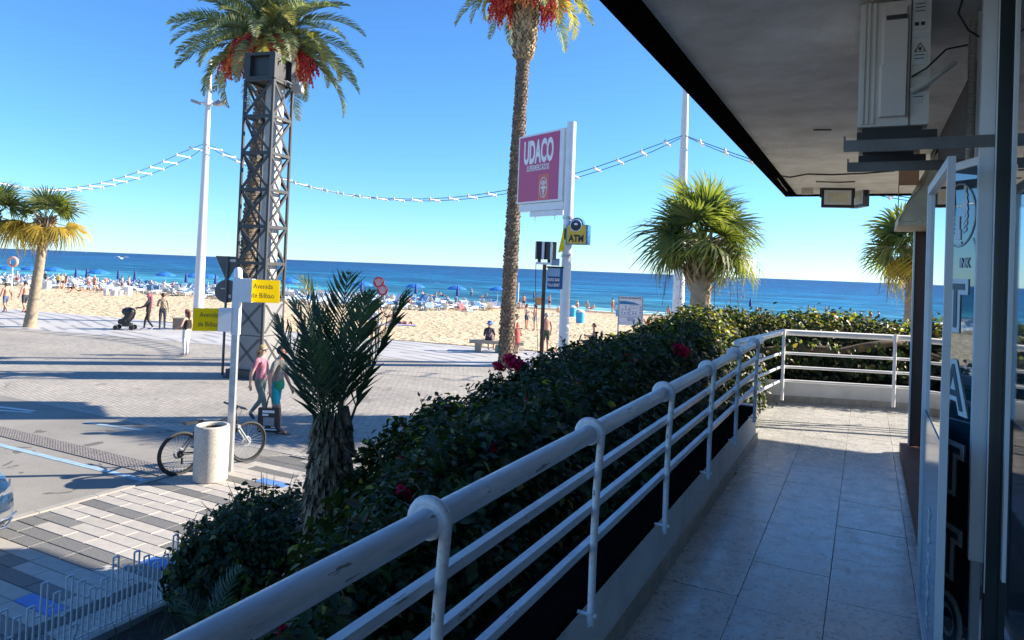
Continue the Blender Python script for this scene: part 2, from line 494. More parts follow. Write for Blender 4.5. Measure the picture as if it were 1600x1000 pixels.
# sand: a sloping sheet, finely cut near the promenade so that it is uneven
def make_sand():
    xs = np.concatenate([np.linspace(-260, -90, 30), np.linspace(-88, 30, 240), np.linspace(34, 160, 20)])
    ys = np.concatenate([np.linspace(-0.2, 30, 110), np.linspace(30.6, 60, 40), [80]])
    X, Y = np.meshgrid(xs, ys)
    ca, sa = math.cos(BA), math.sin(BA)
    wx = B0.x + X * ca - Y * sa; wy = B0.y + X * sa + Y * ca
    z = STREET - 0.05 - 1.05 * np.clip(Y, -1, None) / 53.0
    amp = 0.035 * np.clip(Y / 1.2, 0, 1) * np.clip((44 - Y) / 6, 0, 1)
    z = z + amp * rng.normal(size=X.shape) * 0.7
    V = np.stack([wx, wy, z], -1).reshape(-1, 3)
    nx, ny = len(xs), len(ys)
    i = np.arange(ny - 1)[:, None] * nx + np.arange(nx - 1)[None]
    Fq = np.stack([i, i + 1, i + 1 + nx, i + nx], -1).reshape(-1, 4)
    o = link('beach_sand', np_mesh('beach_sand', V, Fq, M_sand, True)); tag(o, kind='structure')
make_sand()
me = bpy.data.meshes.new('sea')
me.from_pydata([(-30000, -4, 0), (30000, -4, 0), (30000, 45000, 0), (-30000, 45000, 0)], [], [(0, 1, 2, 3)])
me.materials.append(M_sea)
sea = link('sea', me, None, (B0.x - 52.0 * math.sin(BA), B0.y + 52.0 * math.cos(BA), STREET - 0.05 - 1.05 * 52 / 53.0), BA)
tag(sea, kind='structure')

# --- sidewalk of long slabs in light, dark and blue
SW = STREET + 0.03
M_slab = [pm('slab_light', (0.38, 0.355, 0.315), 0.7, 0.10, 9, 0.15, obj_rand=0.07, isl=0.05),
          pm('slab_dark', (0.15, 0.148, 0.14), 0.75, 0.35, 45, 0.2, obj_rand=0.12, isl=0.1),
          pm('slab_blue', (0.09, 0.21, 0.50), 0.7, 0.15, 9, 0.15)]
M_grout = pm('joint_mortar', (0.13, 0.125, 0.115), 0.9, 0.2, 8)
mb = MB(); mb.prism([(-9.7, -8), (-6.08, -8), (-6.08, 10.1), (-9.0, 9.6), (-9.45, 9.2), (-9.7, 8.6)], STREET - 0.3, SW - 0.02)
sidewalk = mb.build('sidewalk', M_grout); tag(sidewalk, kind='structure')
mb = MB()
y = -8.0
while y < 8.4:
    mb.span((-9.78, y + 0.004, STREET - 0.2), (-9.66, y + 0.796, SW + 0.012)); y += 0.8
kerb = mb.build('kerb', M_edging); tag(kerb, kind='structure')
slab_meshes = {}
def slab_mesh(L, mi):
    k = (round(L, 2), mi)
    if k not in slab_meshes:
        b_ = MB(); e = 0.006
        hx, hy = L / 2 - 0.004, 0.1 - 0.004
        vs = [(-hx, -hy, -0.03), (hx, -hy, -0.03), (hx, hy, -0.03), (-hx, hy, -0.03), (-hx, -hy, -e), (hx, -hy, -e), (hx, hy, -e), (-hx, hy, -e),
              (-hx + e, -hy + e, 0), (hx - e, -hy + e, 0), (hx - e, hy - e, 0), (-hx + e, hy - e, 0)]
        fs = [(8, 9, 10, 11)] + [(i, (i + 1) % 4, 4 + (i + 1) % 4, 4 + i) for i in range(4)] + [(4 + i, 4 + (i + 1) % 4, 8 + (i + 1) % 4, 8 + i) for i in range(4)]
        b_.add(vs, fs); slab_meshes[k] = b_.mesh('paving_slab', M_slab[mi])
    return slab_meshes[k]
rest = {0: MB(), 1: MB(), 2: MB()}
nslab = 0
rs = random.Random(11)
for r_ in range(0, 52):
    y = -0.4 + 0.2 * r_
    x = -9.64 + rs.choice([0, -0.2, -0.4]); light = rs.random() < 0.5
    while x < -6.12:
        L = rs.choice([0.4, 0.6, 0.6]); 
        x0, x1 = max(x, -9.64), min(x + L, -6.1)
        x += L
        if rs.random() < 0.25: light = not light
        if x1 - x0 < 0.08: continue
        mi = 0 if light else 1
        if y > 8.8 and x0 < -9.5 + (y - 8.8) * 0.5: continue
        if rs.random() < 0.022 and y > 2.5 and L > 0.5: mi = 2
        if y > 2.55 and nslab < 300 and (y < 8.0):
            o = link('paving_slab', slab_mesh(x1 - x0, mi), sidewalk, ((x0 + x1) / 2, y, SW + rs.uniform(-0.002, 0.002)))
            o.rotation_euler = (rs.uniform(-.004, .004), rs.uniform(-.003, .003), 0); nslab += 1
        else:
            rest[mi].span((x0 + .004, y - .096, SW - .03), (x1 - .004, y + .096, SW + rs.uniform(-.002, .002)))
for k, b_ in rest.items():
    if b_.v: tag(b_.build(['paving_slab_light', 'paving_slab_dark', 'paving_slab_blue'][k], M_slab[k], sidewalk), kind='stuff')
# narrow ribbed strip along the planting bed
b_ = MB()
for i in range(7): b_.span((-6.08 - 0.0 + 0.0 - 0.028 * i - 0.5, -1, SW), (-6.08 - 0.028 * i - 0.485, 5.0, SW + 0.012))
tag(b_.build('tactile_ribs', M_slab[1], sidewalk), kind='stuff')

# --- painted parking lines, drain grate
M_bluepaint = pm('blue_road_paint', (0.20, 0.36, 0.46), 0.7, 0.35, 9, col2=(0.26, 0.29, 0.30))
M_whitepaint = pm('white_road_paint', (0.62, 0.62, 0.60), 0.7, 0.2, 5)
Z1 = STREET + 0.009
sheet('painted_line', [(-18, 7.05), (-9.8, 7.2), (-9.8, 7.32), (-18, 7.17)], Z1, M_bluepaint)
sheet('painted_line', [(-14.2, 9.0), (-12.7, 9.2), (-12.7, 9.3), (-14.2, 9.1)], Z1, M_bluepaint)
sheet('painted_line', [(-18.6, 8.5), (-16.0, 9.0), (-16.0, 9.12), (-18.6, 8.62)], Z1, M_whitepaint)
sheet('painted_line', [(-18.6, 7.9), (-15.9, 8.9), (-15.9, 9.0), (-18.6, 8.0)], Z1, M_whitepaint)
dg_ = thing('drain_grate', 'long mesh drain grate set across the asphalt beside the bicycle', 'drain grate', (-14.4, 7.72, STREET + 0.006))
b_ = MB(); b_.span((-5.6, -0.2, 0.0), (4.6, 0.2, 0.003)); b_.build('drain_channel', M_black, dg_)
b_ = MB()
for i in range(9): b_.span((-5.6, -0.2 + i * 0.0475, 0.003), (4.6, -0.18 + i * 0.0475, 0.012))
for i in range(128): b_.span((-5.6 + i * 0.08, -0.2, 0.004), (-5.575 + i * 0.08, 0.2, 0.0105))
tag(b_.build('grate_bars', pm('grate_steel', (0.34, 0.30, 0.26), 0.5, 0.2, 8, metal=0.3), dg_), kind='stuff')

# --- planting bed below the terrace
BED = STREET + 0.06
def make_bed():
    xs = np.linspace(-6.2, -1.15, 50); ys = np.linspace(-2, 10.3, 110)
    X, Y = np.meshgrid(xs, ys)
    z = BED + 0.03 * rng.normal(size=X.shape) * 0.5 + 0.03 * np.sin(X * 3) * np.cos(Y * 2.3)
    V = np.stack([X, Y, z], -1).reshape(-1, 3); nx, ny = 50, 110
    i = np.arange(ny - 1)[:, None] * nx + np.arange(nx - 1)[None]
    Fq = np.stack([i, i + 1, i + 1 + nx, i + nx], -1).reshape(-1, 4)
    tag(link('planting_bed', np_mesh('planting_bed', V, Fq, M_soil, True)), kind='structure')
make_bed()
M_bedkerb = pm('bed_kerb_concrete', (0.40, 0.38, 0.34), 0.8, 0.2, 5, 0.2)
b_ = MB(); b_.span((-6.12, -2, STREET - .1), (-6.0, 5.3, SW + 0.07)); b_.span((-6.0, 5.18, STREET - .1), (-4.4, 5.3, SW + 0.07)); b_.span((-4.4, 5.2, STREET - .1), (-4.28, 10.4, SW + 0.22)); b_.span((-4.28, 10.28, STREET - .1), (-1.2, 10.4, SW + 0.22))
tag(b_.build('bed_kerb', M_bedkerb), kind='structure')

# ================================================================== TERRACE
def mat_terrazzo():
    m, t, b = nt('terrazzo')
    c = coords(t)
    oi = t.nodes.new('ShaderNodeObjectInfo')
    add = t.nodes.new('ShaderNodeVectorMath'); add.operation = 'ADD'
    cmb = t.nodes.new('ShaderNodeCombineXYZ'); t.links.new(math_(t, 'MULTIPLY', oi.outputs['Random'], 40.0), cmb.inputs[0]); t.links.new(c, add.inputs[0]); t.links.new(cmb.outputs[0], add.inputs[1])
    v = add.outputs[0]
    o = ramp(t, noise(t, v, 5, 5), [(0.3, (0.45, 0.45, 0.43)), (0.7, (0.57, 0.565, 0.54))])
    vo = t.nodes.new('ShaderNodeTexVoronoi'); vo.inputs['Scale'].default_value = 62; t.links.new(v, vo.inputs['Vector'])
    o = mix(t, 0.8, o, ramp(t, vo.outputs['Color'], [(0.10, (0.45, 0.43, 0.40)), (0.34, (1.0, 1.0, 1.0)), (0.9, (1.14, 1.12, 1.10))]), 'MULTIPLY')
    o = mix(t, math_(t, 'GREATER_THAN', noise(t, v, 42, 2, 0.5), 0.68), o, (0.25, 0.22, 0.19))
    hv = t.nodes.new('ShaderNodeHueSaturation'); t.links.new(math_(t, 'MULTIPLY_ADD', oi.outputs['Random'], 0.16, 0.92), hv.inputs['Value']); t.links.new(o, hv.inputs['Color'])
    t.links.new(hv.outputs[0], b.inputs['Base Color'])
    t.links.new(ramp(t, noise(t, v, 9, 4), [(0.3, (0.17, 0.17, 0.17)), (0.7, (0.33, 0.33, 0.33))]), b.inputs['Roughness'])
    bump(t, b, noise(t, v, 60, 3), 0.08, 0.002)
    return m
M_terrazzo = mat_terrazzo()
b_ = MB(); b_.span((-1.15, -3, STREET - .1), (9.0, 12.0, -0.03))
tfloor = b_.build('terrace_floor', pm('floor_joint', (0.16, 0.15, 0.135), 0.9)); tag(tfloor, kind='structure')
tile_me = {}
def tile_mesh(w, l):
    k = (round(w, 3), round(l, 3))
    if k not in tile_me:
        hx, hy, e = w / 2 - 0.0012, l / 2 - 0.0012, 0.0015
        vs = [(-hx, -hy, -0.028), (hx, -hy, -0.028), (hx, hy, -0.028), (-hx, hy, -0.028), (-hx, -hy, -e), (hx, -hy, -e), (hx, hy, -e), (-hx, hy, -e),
              (-hx + e, -hy + e, 0), (hx - e, -hy + e, 0), (hx - e, hy - e, 0), (-hx + e, hy - e, 0)]
        fs = [(8, 9, 10, 11)] + [(i, (i + 1) % 4, 4 + (i + 1) % 4, 4 + i) for i in range(4)] + [(4 + i, 4 + (i + 1) % 4, 8 + (i + 1) % 4, 8 + i) for i in range(4)]
        tile_me[k] = MB().add(vs, fs).mesh('floor_tile', M_terrazzo)
    return tile_me[k]
cols_ = [(-1.333, -0.933), (-0.933, -0.533), (-0.533, -0.133), (-0.133, 0.267), (0.267, 0.667), (0.667, 1.067), (1.067, 1.467)]
for ci, (xa, xb) in enumerate(cols_):
    y = 0.6 + (0.31, 0.12, 0.02, 0.33, 0.2, 0.4, 0.1)[ci]
    while y < 11.2:
        if ci == 0 and y < 7.3: y += 0.6; continue
        if xa > 0.3 and y < 7.6: y += 0.6; continue
        o = link('floor_tile', tile_mesh(xb - xa, 0.6), tfloor, ((xa + xb) / 2, y + 0.3, random.uniform(-0.0012, 0.0012)))
        o.rotation_euler = (random.uniform(-.0015, .0015), random.uniform(-.002, .002), 0)
        y += 0.6

# low wall under the rail
M_plaster = pm('white_plaster', (0.66, 0.65, 0.62), 0.75, 0.14, 3.5, 0.25)
M_skirt = pm('skirting_stone', (0.40, 0.36, 0.30), 0.6, 0.2, 12, 0.15, obj_rand=0.12)
END_Y = 7.25
M_bitumen = pm('bitumen_coating', (0.006, 0.006, 0.006), 0.95, 0.3, 8, 0.3, spec=0.0)
lw = thing('low_wall', 'long white low wall with black top carrying the round grey handrail', 'wall', (-1.03, 0, 0))
b_ = MB(); b_.span((-0.12, -1.5, STREET), (0.105, END_Y, 0.325)); b_.build('wall_body', M_plaster, lw)
b_ = MB(); b_.span((-0.135, -1.5, 0.325), (0.107, END_Y - 0.06, 0.352)); b_.build('coping', M_bitumen, lw)
b_ = MB(); b_.span((-0.14, END_Y - 0.058, 0.325), (0.112, END_Y + 0.03, 0.362)); b_.build('end_cap', M_white, lw)
b_ = MB(); b_.span((0, 0.0015, 0), (0.014, 0.3985, 0.085)); skm = b_.mesh('skirting_tile', M_skirt)
for i in range(22):
    if i in (5,): continue
    link('skirting_tile', skm, lw, (0.105 + random.uniform(0, .002), -1.5 + 0.4 * i, 0.001))

# railing
RX, RZ = -0.90, 1.0
ral = thing('railing', 'grey painted pipe railing with three thin bars running beside the walkway', 'railing', (RX, 0, 0))
b_ = MB(); b_.path([(0, -0.6, RZ), (0, 2, RZ), (0, 4, RZ), (0, END_Y - .05, RZ)], 0.033, 20); b_.build('top_rail', M_rail, ral, smooth=True)
for z in (0.855, 0.72, 0.585):
    b_ = MB(); b_.box((0, (END_Y - 0.65) / 2, z), (0.026, END_Y + 0.6, 0.028)); o = b_.build('lower_rail', M_rail, ral)
posts = [DX(px, py, RX).y for px, py in ((672, 790), (922, 668), (1037, 611), (1105, 576), (1147, 555), (1177, 540))]
b_ = MB()
arc = [(0.046 * math.cos(a), 0, 0.046 * math.sin(a)) for a in [R(d) for d in range(0, 231, 15)]]
b_.path([(0.030, 0, 0.30 - RZ), (0.030, 0, 0.56 - RZ), (0.034, 0, -0.2), (0.043, 0, -0.05)] + arc, 0.0145, 10)
post_me = b_.mesh('post', M_rail, True)
b_ = MB()
b_.lathe([(0.033, -0.013), (0.041, -0.013), (0.043, -0.009), (0.043, 0.009), (0.041, 0.013), (0.033, 0.013)], 20, M=Matrix.Rotation(PI / 2, 3, 'X'))
collar_me = b_.mesh('collar', M_rail, True)
b_ = MB(); b_.tube((-0.05, 0, 0), (0.02, 0, 0), 0.007, n=8); b_.ball((0.026, 0, 0), 0.010, 8, 5)
bolt_me = b_.mesh('bolt', M_rail, True)
for y in posts + [-0.1]:
    p_ = link('post', post_me, ral, (0, y, RZ))
    link('collar', collar_me, p_)
    link('bolt', bolt_me, p_, (0.02, 0, 0.40 - RZ + -0.06))

# far corner: low wall and white railing with a bend
def Fl(px, py, z): return G(px, py, z)
fa = G(1183, 626, 0.0); fb = G(1425, 641, 0.0)
fdir = (fb - fa).normalized(); fend = fb + fdir * 3.0
fn = Vector((-fdir.y, fdir.x, 0))
fw = thing('low_wall', 'cream low wall closing the far end of the terrace below white railing', 'wall', (fa.x, fa.y, 0), math.atan2(fdir.y, fdir.x))
Lw = (fend - fa).length
b_ = MB(); b_.span((-0.4, 0.0, STREET), (Lw, 0.2, 0.285)); b_.build('wall_body', M_plaster, fw)
b_ = MB(); b_.span((-0.4, 0.02, 0.285), (Lw, 0.215, 0.31)); b_.build('coping', M_bitumen, fw)
for i in range(int(Lw / 0.6) + 1):
    b_ = MB(); b_.span((-0.4 + i * 0.6 + .002, -0.016, 0.001), (-0.4 + i * 0.6 + .598, 0.0, 0.09)); b_.build('skirting_tile', M_skirt, fw)
fr = thing('railing', 'white tubular railing with a corner bend at the far end of terrace', 'railing')
c0 = G(1223, 519, 0.98); 
pl_ = [G(1166, 531, 0.98), c0, c0 + fdir * 0.1, c0 + fdir * 6]
pl_[0] = G(1152, 536, 0.98)
for z, r_, nm in ((0.98, 0.034, 'top_rail'), (0.74, 0.016, 'lower_rail'), (0.58, 0.016, 'lower_rail'), (0.42, 0.016, 'lower_rail')):
    b_ = MB(); b_.path([(p.x, p.y, z) for p in (pl_[0], c0, c0 + fdir * 6)], r_, 12); b_.build(nm, M_white, fr, smooth=True)
for p in (c0 - fn * 0.06, c0 - fn * 0.06 + fdir * (G(1334, 560, 0.5) - G(1223, 560, 0.5)).length, c0 + fdir * 3.0 - fn * 0.06):
    b_ = MB(); b_.tube((p.x, p.y, 0.2), (p.x, p.y, 1.02), 0.019, n=10); b_.build('post', M_white, fr, smooth=True)

# ================================================================== SHOP BUILDING
SOF = 2.80
bld = thing('shop_building', 'corner shop building with overhanging grey soffit and black eave edge', 'building', (0.45, 0, 0))
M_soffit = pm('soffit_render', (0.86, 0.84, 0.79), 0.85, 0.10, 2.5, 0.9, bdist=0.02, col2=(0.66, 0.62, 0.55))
EX, EY = -1.09, 10.95
def L_(x): return x - 0.45
b_ = MB()
def ymax(x): return EY + 0.02 * (x - EX)
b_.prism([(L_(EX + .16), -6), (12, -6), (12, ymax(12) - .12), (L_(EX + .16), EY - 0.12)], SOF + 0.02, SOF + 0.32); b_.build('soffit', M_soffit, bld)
b_ = MB()
b_.prism([(L_(EX), -6), (L_(EX + .16), -6), (L_(EX + .16), EY - .12), (L_(EX), EY)], SOF, SOF + 0.34)
b_.prism([(L_(EX), EY), (L_(EX + .16), EY - .12), (12, ymax(12) - .12), (12, ymax(12))], SOF, SOF + 0.34); b_.build('eave_edge', M_bitumen, bld)
M_wallgrey = pm('shop_wall', (0.035, 0.035, 0.04), 0.8, 0.1, 3, 0.2)
b_ = MB(); b_.span((0.05, 3.6, 2.14), (6, 7.6, SOF + .02)); b_.span((3.0, -6, 0), (3.2, 7.6, SOF + .02)); b_.span((0.05, -6, 2.5), (3.0, 3.6, SOF + .02)); b_.build('wall', M_wallgrey, bld)
b_ = MB(); b_.span((0.05, -6, SOF + 0.32), (12, 8, SOF + 0.35)); b_.build('roof', M_wallgrey, bld)
M_terracotta = pm('red_step_tiles', (0.20, 0.085, 0.055), 0.6, 0.2, 6, 0.1)
b_ = MB(); b_.span((-0.13, 4.3, -0.02), (2.6, 7.7, 0.09)); b_.build('step', M_terracotta, bld)
M_brownframe = pm('brown_frame', (0.12, 0.055, 0.04), 0.5, 0.15, 8)
b_ = MB(); b_.span((-0.052, 7.62, 0.09), (0.02, 7.72, 2.1)); b_.build('corner_post', M_brownframe, bld)
b_ = MB(); b_.span((-0.066, 7.60, 0.09), (-0.0525, 7.66, 2.1)); b_.build('post_trim', M_white, bld)
M_glass, t, b = nt('shop_glass')
b.inputs['Base Color'].default_value = (0.02, 0.05, 0.07, 1); b.inputs['Roughness'].default_value = 0.03; b.inputs['IOR'].default_value = 1.6; b.inputs['Specular IOR Level'].default_value = 1.0
b.inputs['Coat Weight'].default_value = 1.0; b.inputs['Coat Roughness'].default_value = 0.02; b.inputs['Coat IOR'].default_value = 2.1
# shop window: dark reflecting glass, frames
b_ = MB(); b_.span((0.0, 4.45, 0.12), (0.02, 7.58, 2.14)); b_.build('window_pane', M_glass, bld)
b_ = MB(); b_.span((0.02, 0.4, 0.03), (0.04, 2.72, 2.5)); b_.build('window_pane', M_glass, bld)
M_alu = pm('white_aluminium', (0.80, 0.81, 0.83), 0.35, 0.05, 6, metal=0.0)
M_alug = pm('dark_aluminium', (0.035, 0.05, 0.055), 0.3, 0.1, 6)
# ---- frames and panels of the shop front (near the right of the picture)
def vpost(mbx, px, depth, w, dpt, z0, z1, m=0):
    p = D(px, 441, depth)
    mbx.box((p.x - 0.45, p.y, (z0 + z1) / 2), (w, dpt, z1 - z0), m)
b_ = MB(); vpost(b_, 1537, 2.86, 0.058, 0.05, 0.50, 2.78); b_.build('shutter_rail', M_alu, bld)
b_ = MB(); vpost(b_, 1560, 2.80, 0.045, 0.06, 0.02, 2.78); vpost(b_, 1577, 2.78, 0.030, 0.10, 0.02, 2.78); b_.build('door_frame', M_alug, bld)
b_ = MB(); vpost(b_, 1580, 2.66, 0.014, 0.03, 0.50, 2.78); vpost(b_, 1550.5, 2.74, 0.004, 0.01, 0.42, 2.78); b_.build('door_trim', M_alu, bld)
b_ = MB(); b_.span((0.0, 0.3, 0.02), (0.02, 2.93, 2.6)); b_.build('glass_door', M_glass, bld)
b_ = MB(); b_.span((-0.03, 2.2, 0.0), (2.0, 4.3, 0.02)); b_.build('door_sill', M_alu, bld)
# pipes on the wall
M_pipe = pm('pipe_plastic', (0.50, 0.46, 0.40), 0.6, 0.15, 10)
b_ = MB(); p = D(1519, 100, 3.15)
zz = [1.95 + i * 0.008 for i in range(106)]
b_.path([(p.x - .45, p.y, z) for z in zz], [0.014 + 0.0035 * (i % 2) for i in range(106)], 10); b_.build('corrugated_conduit', M_pipe, bld, smooth=True)
b_ = MB()
for k in range(2):
    p = D(1531 + 9 * k, 100, 3.12); b_.tube((p.x - .45, p.y, 1.95), (p.x - .45, p.y, 2.82), 0.011)
b_.build('pipe', M_white, bld)
# wires and marks along the soffit
def sw(pxs, r_=0.006, z=SOF + 0.012):
    return [(lambda q: (q.x - .45, q.y, z))(G(a, c_, z)) for a, c_ in pxs]
b_ = MB(); b_.path(sw([(1213, 274), (1235, 277), (1262, 272), (1300, 273), (1350, 271), (1398, 267)]), 0.009, 5)
b_.path(sw([(1215, 277), (1222, 287), (1230, 297)]), 0.016, 5); b_.path(sw([(1275, 284), (1310, 285), (1336, 284)]), 0.008, 5)
b_.build('wire', M_black, bld)
b_ = MB(); b_.path(sw([(1271, 203), (1299, 203)]), 0.006, 5); b_.build('soffit_slot', M_black, bld)
b_ = MB(); p = G(1262, 297, SOF); b_.box((p.x - .45, p.y - .06, SOF - 0.02), (0.14, 0.05, 0.09)); b_.build('junction_box', M_pipe, bld)

# glazed door leaf standing open, with vertical lettering
leaf = thing('glass_panel', 'tall open glass door leaf with light grey frame reflecting the sea', 'glass door', (0.26, 3.08, 0.035))
M_leafalu = pm('anodised_frame', (0.66, 0.67, 0.69), 0.4, 0.05, 6)
b_ = MB(); hgt = 2.05; wl = 0.98
for lo, hi in (((0, 0, 0), (0.026, 0.03, hgt)), ((0, wl - .03, 0), (0.026, wl, hgt)), ((0, .03, 0), (0.026, wl - .03, 0.05)), ((0, .03, hgt - .04), (0.026, wl - .03, hgt))): b_.span(lo, hi)
b_.build('frame', M_leafalu, leaf)
M_blueglass, t, b = nt('blue_tinted_glass')
b.inputs['Base Color'].default_value = (0.03, 0.22, 0.33, 1); b.inputs['Roughness'].default_value = 0.04; b.inputs['Coat Weight'].default_value = 1.0; b.inputs['Coat Roughness'].default_value = 0.03; b.inputs['Specular IOR Level'].default_value = 0.9
_tp = t.nodes.new('ShaderNodeBsdfTransparent'); _tp.inputs['Color'].default_value = (0.72, 0.86, 0.92, 1)
_fr = t.nodes.new('ShaderNodeFresnel'); _fr.inputs['IOR'].default_value = 1.6
_gl = t.nodes.new('ShaderNodeBsdfGlossy'); _gl.inputs['Roughness'].default_value = 0.02
_m1 = t.nodes.new('ShaderNodeMixShader'); t.links.new(_fr.outputs[0], _m1.inputs[0]); t.links.new(_tp.outputs[0], _m1.inputs[1]); t.links.new(_gl.outputs[0], _m1.inputs[2])
t.links.new(_m1.outputs[0], t.nodes['Material Output'].inputs['Surface'])
b_ = MB(); b_.add([(0.016, .03, .05), (0.016, wl - .03, .05), (0.016, wl - .03, hgt - .04), (0.016, .03, hgt - .04)], [(0, 1, 2, 3)]); pn = b_.build('pane', M_blueglass, leaf)
M_film = pm('teal_film', (0.03, 0.20, 0.30), 0.15, 0.05, 3)
b_ = MB(); b_.span((0.012, .03, .05), (0.014, wl - .03, 0.95)); b_.build('poster_film', M_film, leaf)
text_mesh('lettering', 'NATURAL', 0.15, M_textw, leaf, (0.009, 0.50, 0.33), (PI / 2, PI / 2, -PI / 2), 0.8)

# tattoo shop panel turned towards the walkway
near = D(1529, 441, 2.98); near.z = 0.05
tdir = Vector((-math.sin(R(21)), math.cos(R(21)), 0))
tp = thing('shop_sign', 'tall dark glossy tattoo sign panel beside the open glass door', 'sign', near, math.atan2(tdir.y, tdir.x))
PW = 0.30
b_ = MB(); b_.span((0, -0.03, 0), (PW, 0.0, 2.07)); b_.build('backing', M_glass, tp)
b_ = MB(); b_.span((-0.006, -0.035, 2.07), (PW, 0.008, 2.105)); b_.span((-0.012, -0.032, 0), (0.0, 0.004, 2.07)); b_.build('edge_trim', M_alu, tp)
AX = 0.17; M_letin = pm('letter_fill', (0.06, 0.11, 0.14), 0.4, 0.05)
def let(ch, z):
    text_mesh('letter_outline', ch, 0.285, M_textw, tp, (AX, 0.003, z), (PI / 2, 0, PI), 0.94, 0.022)
    text_mesh('letter', ch, 0.285, M_letin, tp, (AX, 0.0065, z), (PI / 2, 0, PI), 0.88, 0.001)
for ch, z in (('T', 1.45), ('A', 1.09), ('T', 0.73), ('T', 0.36), ('O', -0.0)):
    if z > 0.05: let(ch, z)
let('O', 0.06)
b_ = MB(); circ = [(AX + 0.135 * math.cos(a), 0.003, 1.865 + 0.14 * math.sin(a)) for a in np.linspace(0, 2 * PI, 33)[:-1]]
b_.path(circ, 0.0035, 4, closed=True)
b_.path([(AX - .12, 0.003, 1.76), (AX - .14, .003, 1.72), (0.012, .003, 1.66), (0.012, .003, 1.55)], 0.002, 4)
b_.build('emblem_ring', M_textw, tp)
b_ = MB()
for sx in (-1, 1):
    for k in range(7):
        a = 0.25 + k * 0.12; L = 0.05 + 0.012 * k
        x0, z0 = AX + sx * 0.03, 1.78 + 0.018 * k
        b_.add([(x0, .003, z0), (x0 + sx * L * math.cos(a + .5), .003, z0 + L * math.sin(a + .5)), (x0 + sx * L * .9 * math.cos(a + .3), .003, z0 - .01 + L * .9 * math.sin(a + .3))], [(0, 1, 2)])
b_.prism([(0, 0)] * 0 or [(AX - .022, 0.001), (AX + .022, 0.001), (AX + .022, .004), (AX - .022, .004)], 1.755, 1.80); b_.prism([(AX - .012, 0.001), (AX + .012, 0.001), (AX + .012, .004), (AX - .012, .004)], 1.80, 1.86)
b_.prism([(AX - .03, 0.001), (AX + .03, 0.001), (AX + .03, .004), (AX - .03, .004)], 1.735, 1.748)
b_.build('emblem', M_textw, tp)
text_mesh('lettering', 'INK', 0.065, M_textw, tp, (AX - 0.06, 0.003, 1.65), (PI / 2, 0, PI), 0.8)

# air conditioner hung under the soffit on two brackets
M_ac = pm('ac_casing', (0.64, 0.58, 0.51), 0.5, 0.08, 5, 0.05)
M_acl = pm('ac_cover', (0.64, 0.55, 0.49), 0.5, 0.06, 5)
ac = thing('air_conditioner', 'grey outdoor air conditioner unit hung under the soffit above the shop', 'air conditioner', (-0.055, 3.36, 2.265))
W_, H_ = 0.265, 0.53
b_ = MB(); b_.span((0.0, 0, 0), (W_, 0.80, H_))
for x in (0.012, 0.03, 0.052): b_.span((x, -0.008, 0.01), (x + 0.011, 0.0, H_))
b_.build('casing', M_ac, ac)
b_ = MB()
b_.prism([(0.075, 0.0), (0.185, 0.0), (0.178, -0.035), (0.088, -0.035)], 0.035, 0.255); b_.prism([(0.085, 0.0), (0.187, 0.0), (0.18, -0.022), (0.094, -0.022)], 0.255, 0.46); b_.span((0.095, -0.03, 0.46), (0.175, 0.0, 0.50))
b_.build('service_cover', M_acl, ac)
b_ = MB(); b_.span((0.10, -0.032, 0.445), (0.178, -0.0225, 0.462)); b_.span((0.192, -0.004, 0.0), (0.196, 0.001, H_)); b_.build('grip_recess', M_dark, ac)
M_label = pm('paper_label', (0.55, 0.55, 0.54), 0.6, 0.04)
b_ = MB()
for z0, z1, x0, x1 in ((0.40, 0.52, .202, .25), (0.365, 0.385, .202, .258), (0.25, 0.30, .202, .25), (0.09, 0.13, .202, .24)): b_ = MB(); b_.span((x0, -0.003, z0), (x1, 0.0, z1)); b_.build('label', M_label, ac)
b_ = MB()
tri = [(0.208, 0.306), (0.246, 0.306), (0.227, 0.342)]
b_.path([(x, -0.003, z) for x, z in tri], 0.0025, 4, closed=True)
b_.ball((0.227, -0.004, 0.317), (0.005, 0.002, 0.008), 6, 4)
for z in (0.505, 0.49, 0.475, 0.29, 0.275, 0.115): b_.span((0.207, -0.005, z), (0.243, -0.003, z + 0.003))
b_.span((0.205, -0.004, 0.415), (0.222, -0.003, 0.43)); b_.span((0.228, -0.004, 0.415), (0.243, -0.003, 0.43))
b_.build('warning_print', M_text, ac)
b_ = MB(); b_.path([(0.20, -0.01, 0.14), (0.25, -0.03, 0.16), (0.30, -0.02, 0.20), (0.36, 0.05, 0.26)], [0.014, 0.014, 0.010, 0.008], 8); b_.build('pipe', M_pipe, ac, smooth=True)
b_ = MB(); b_.path([(0.20, -0.01, 0.20), (0.25, -0.05, 0.22), (0.32, -0.02, 0.30), (0.40, 0.05, 0.33)], 0.004, 6); b_.path([(.38, .02, .53), (.36, 0.0, .45), (.40, 0.02, .38), (.44, .05, .36)], .004, 6); b_.build('cable', M_black, ac)
for y0, y1 in ((.03, .10), (.66, .74)): b_ = MB(); b_.span((0.02, y0, -0.018), (W_ - .02, y1, 0.0)); b_.build('foot', M_black, ac)
M_bracket = pm('bracket_steel', (0.16, 0.155, 0.15), 0.55, 0.25, 9, 0.1)
for yy in (0.06, 0.69):
    b_ = MB(); b_.span((-0.05, yy - 0.03, -0.055), (0.505, yy + 0.03, -0.05)); b_.span((-0.05, yy - 0.034, -0.10), (0.505, yy - 0.03, -0.05)); b_.span((-0.052, yy - 0.03, -0.085), (-0.045, yy + 0.03, -0.03)); b_.build('bracket', M_bracket, ac)
for y0 in (.02, .65): b_ = MB(); b_.span((0.0, y0, -0.05), (0.30, y0 + .08, -0.018)); b_.build('rubber_mount', M_black, ac)

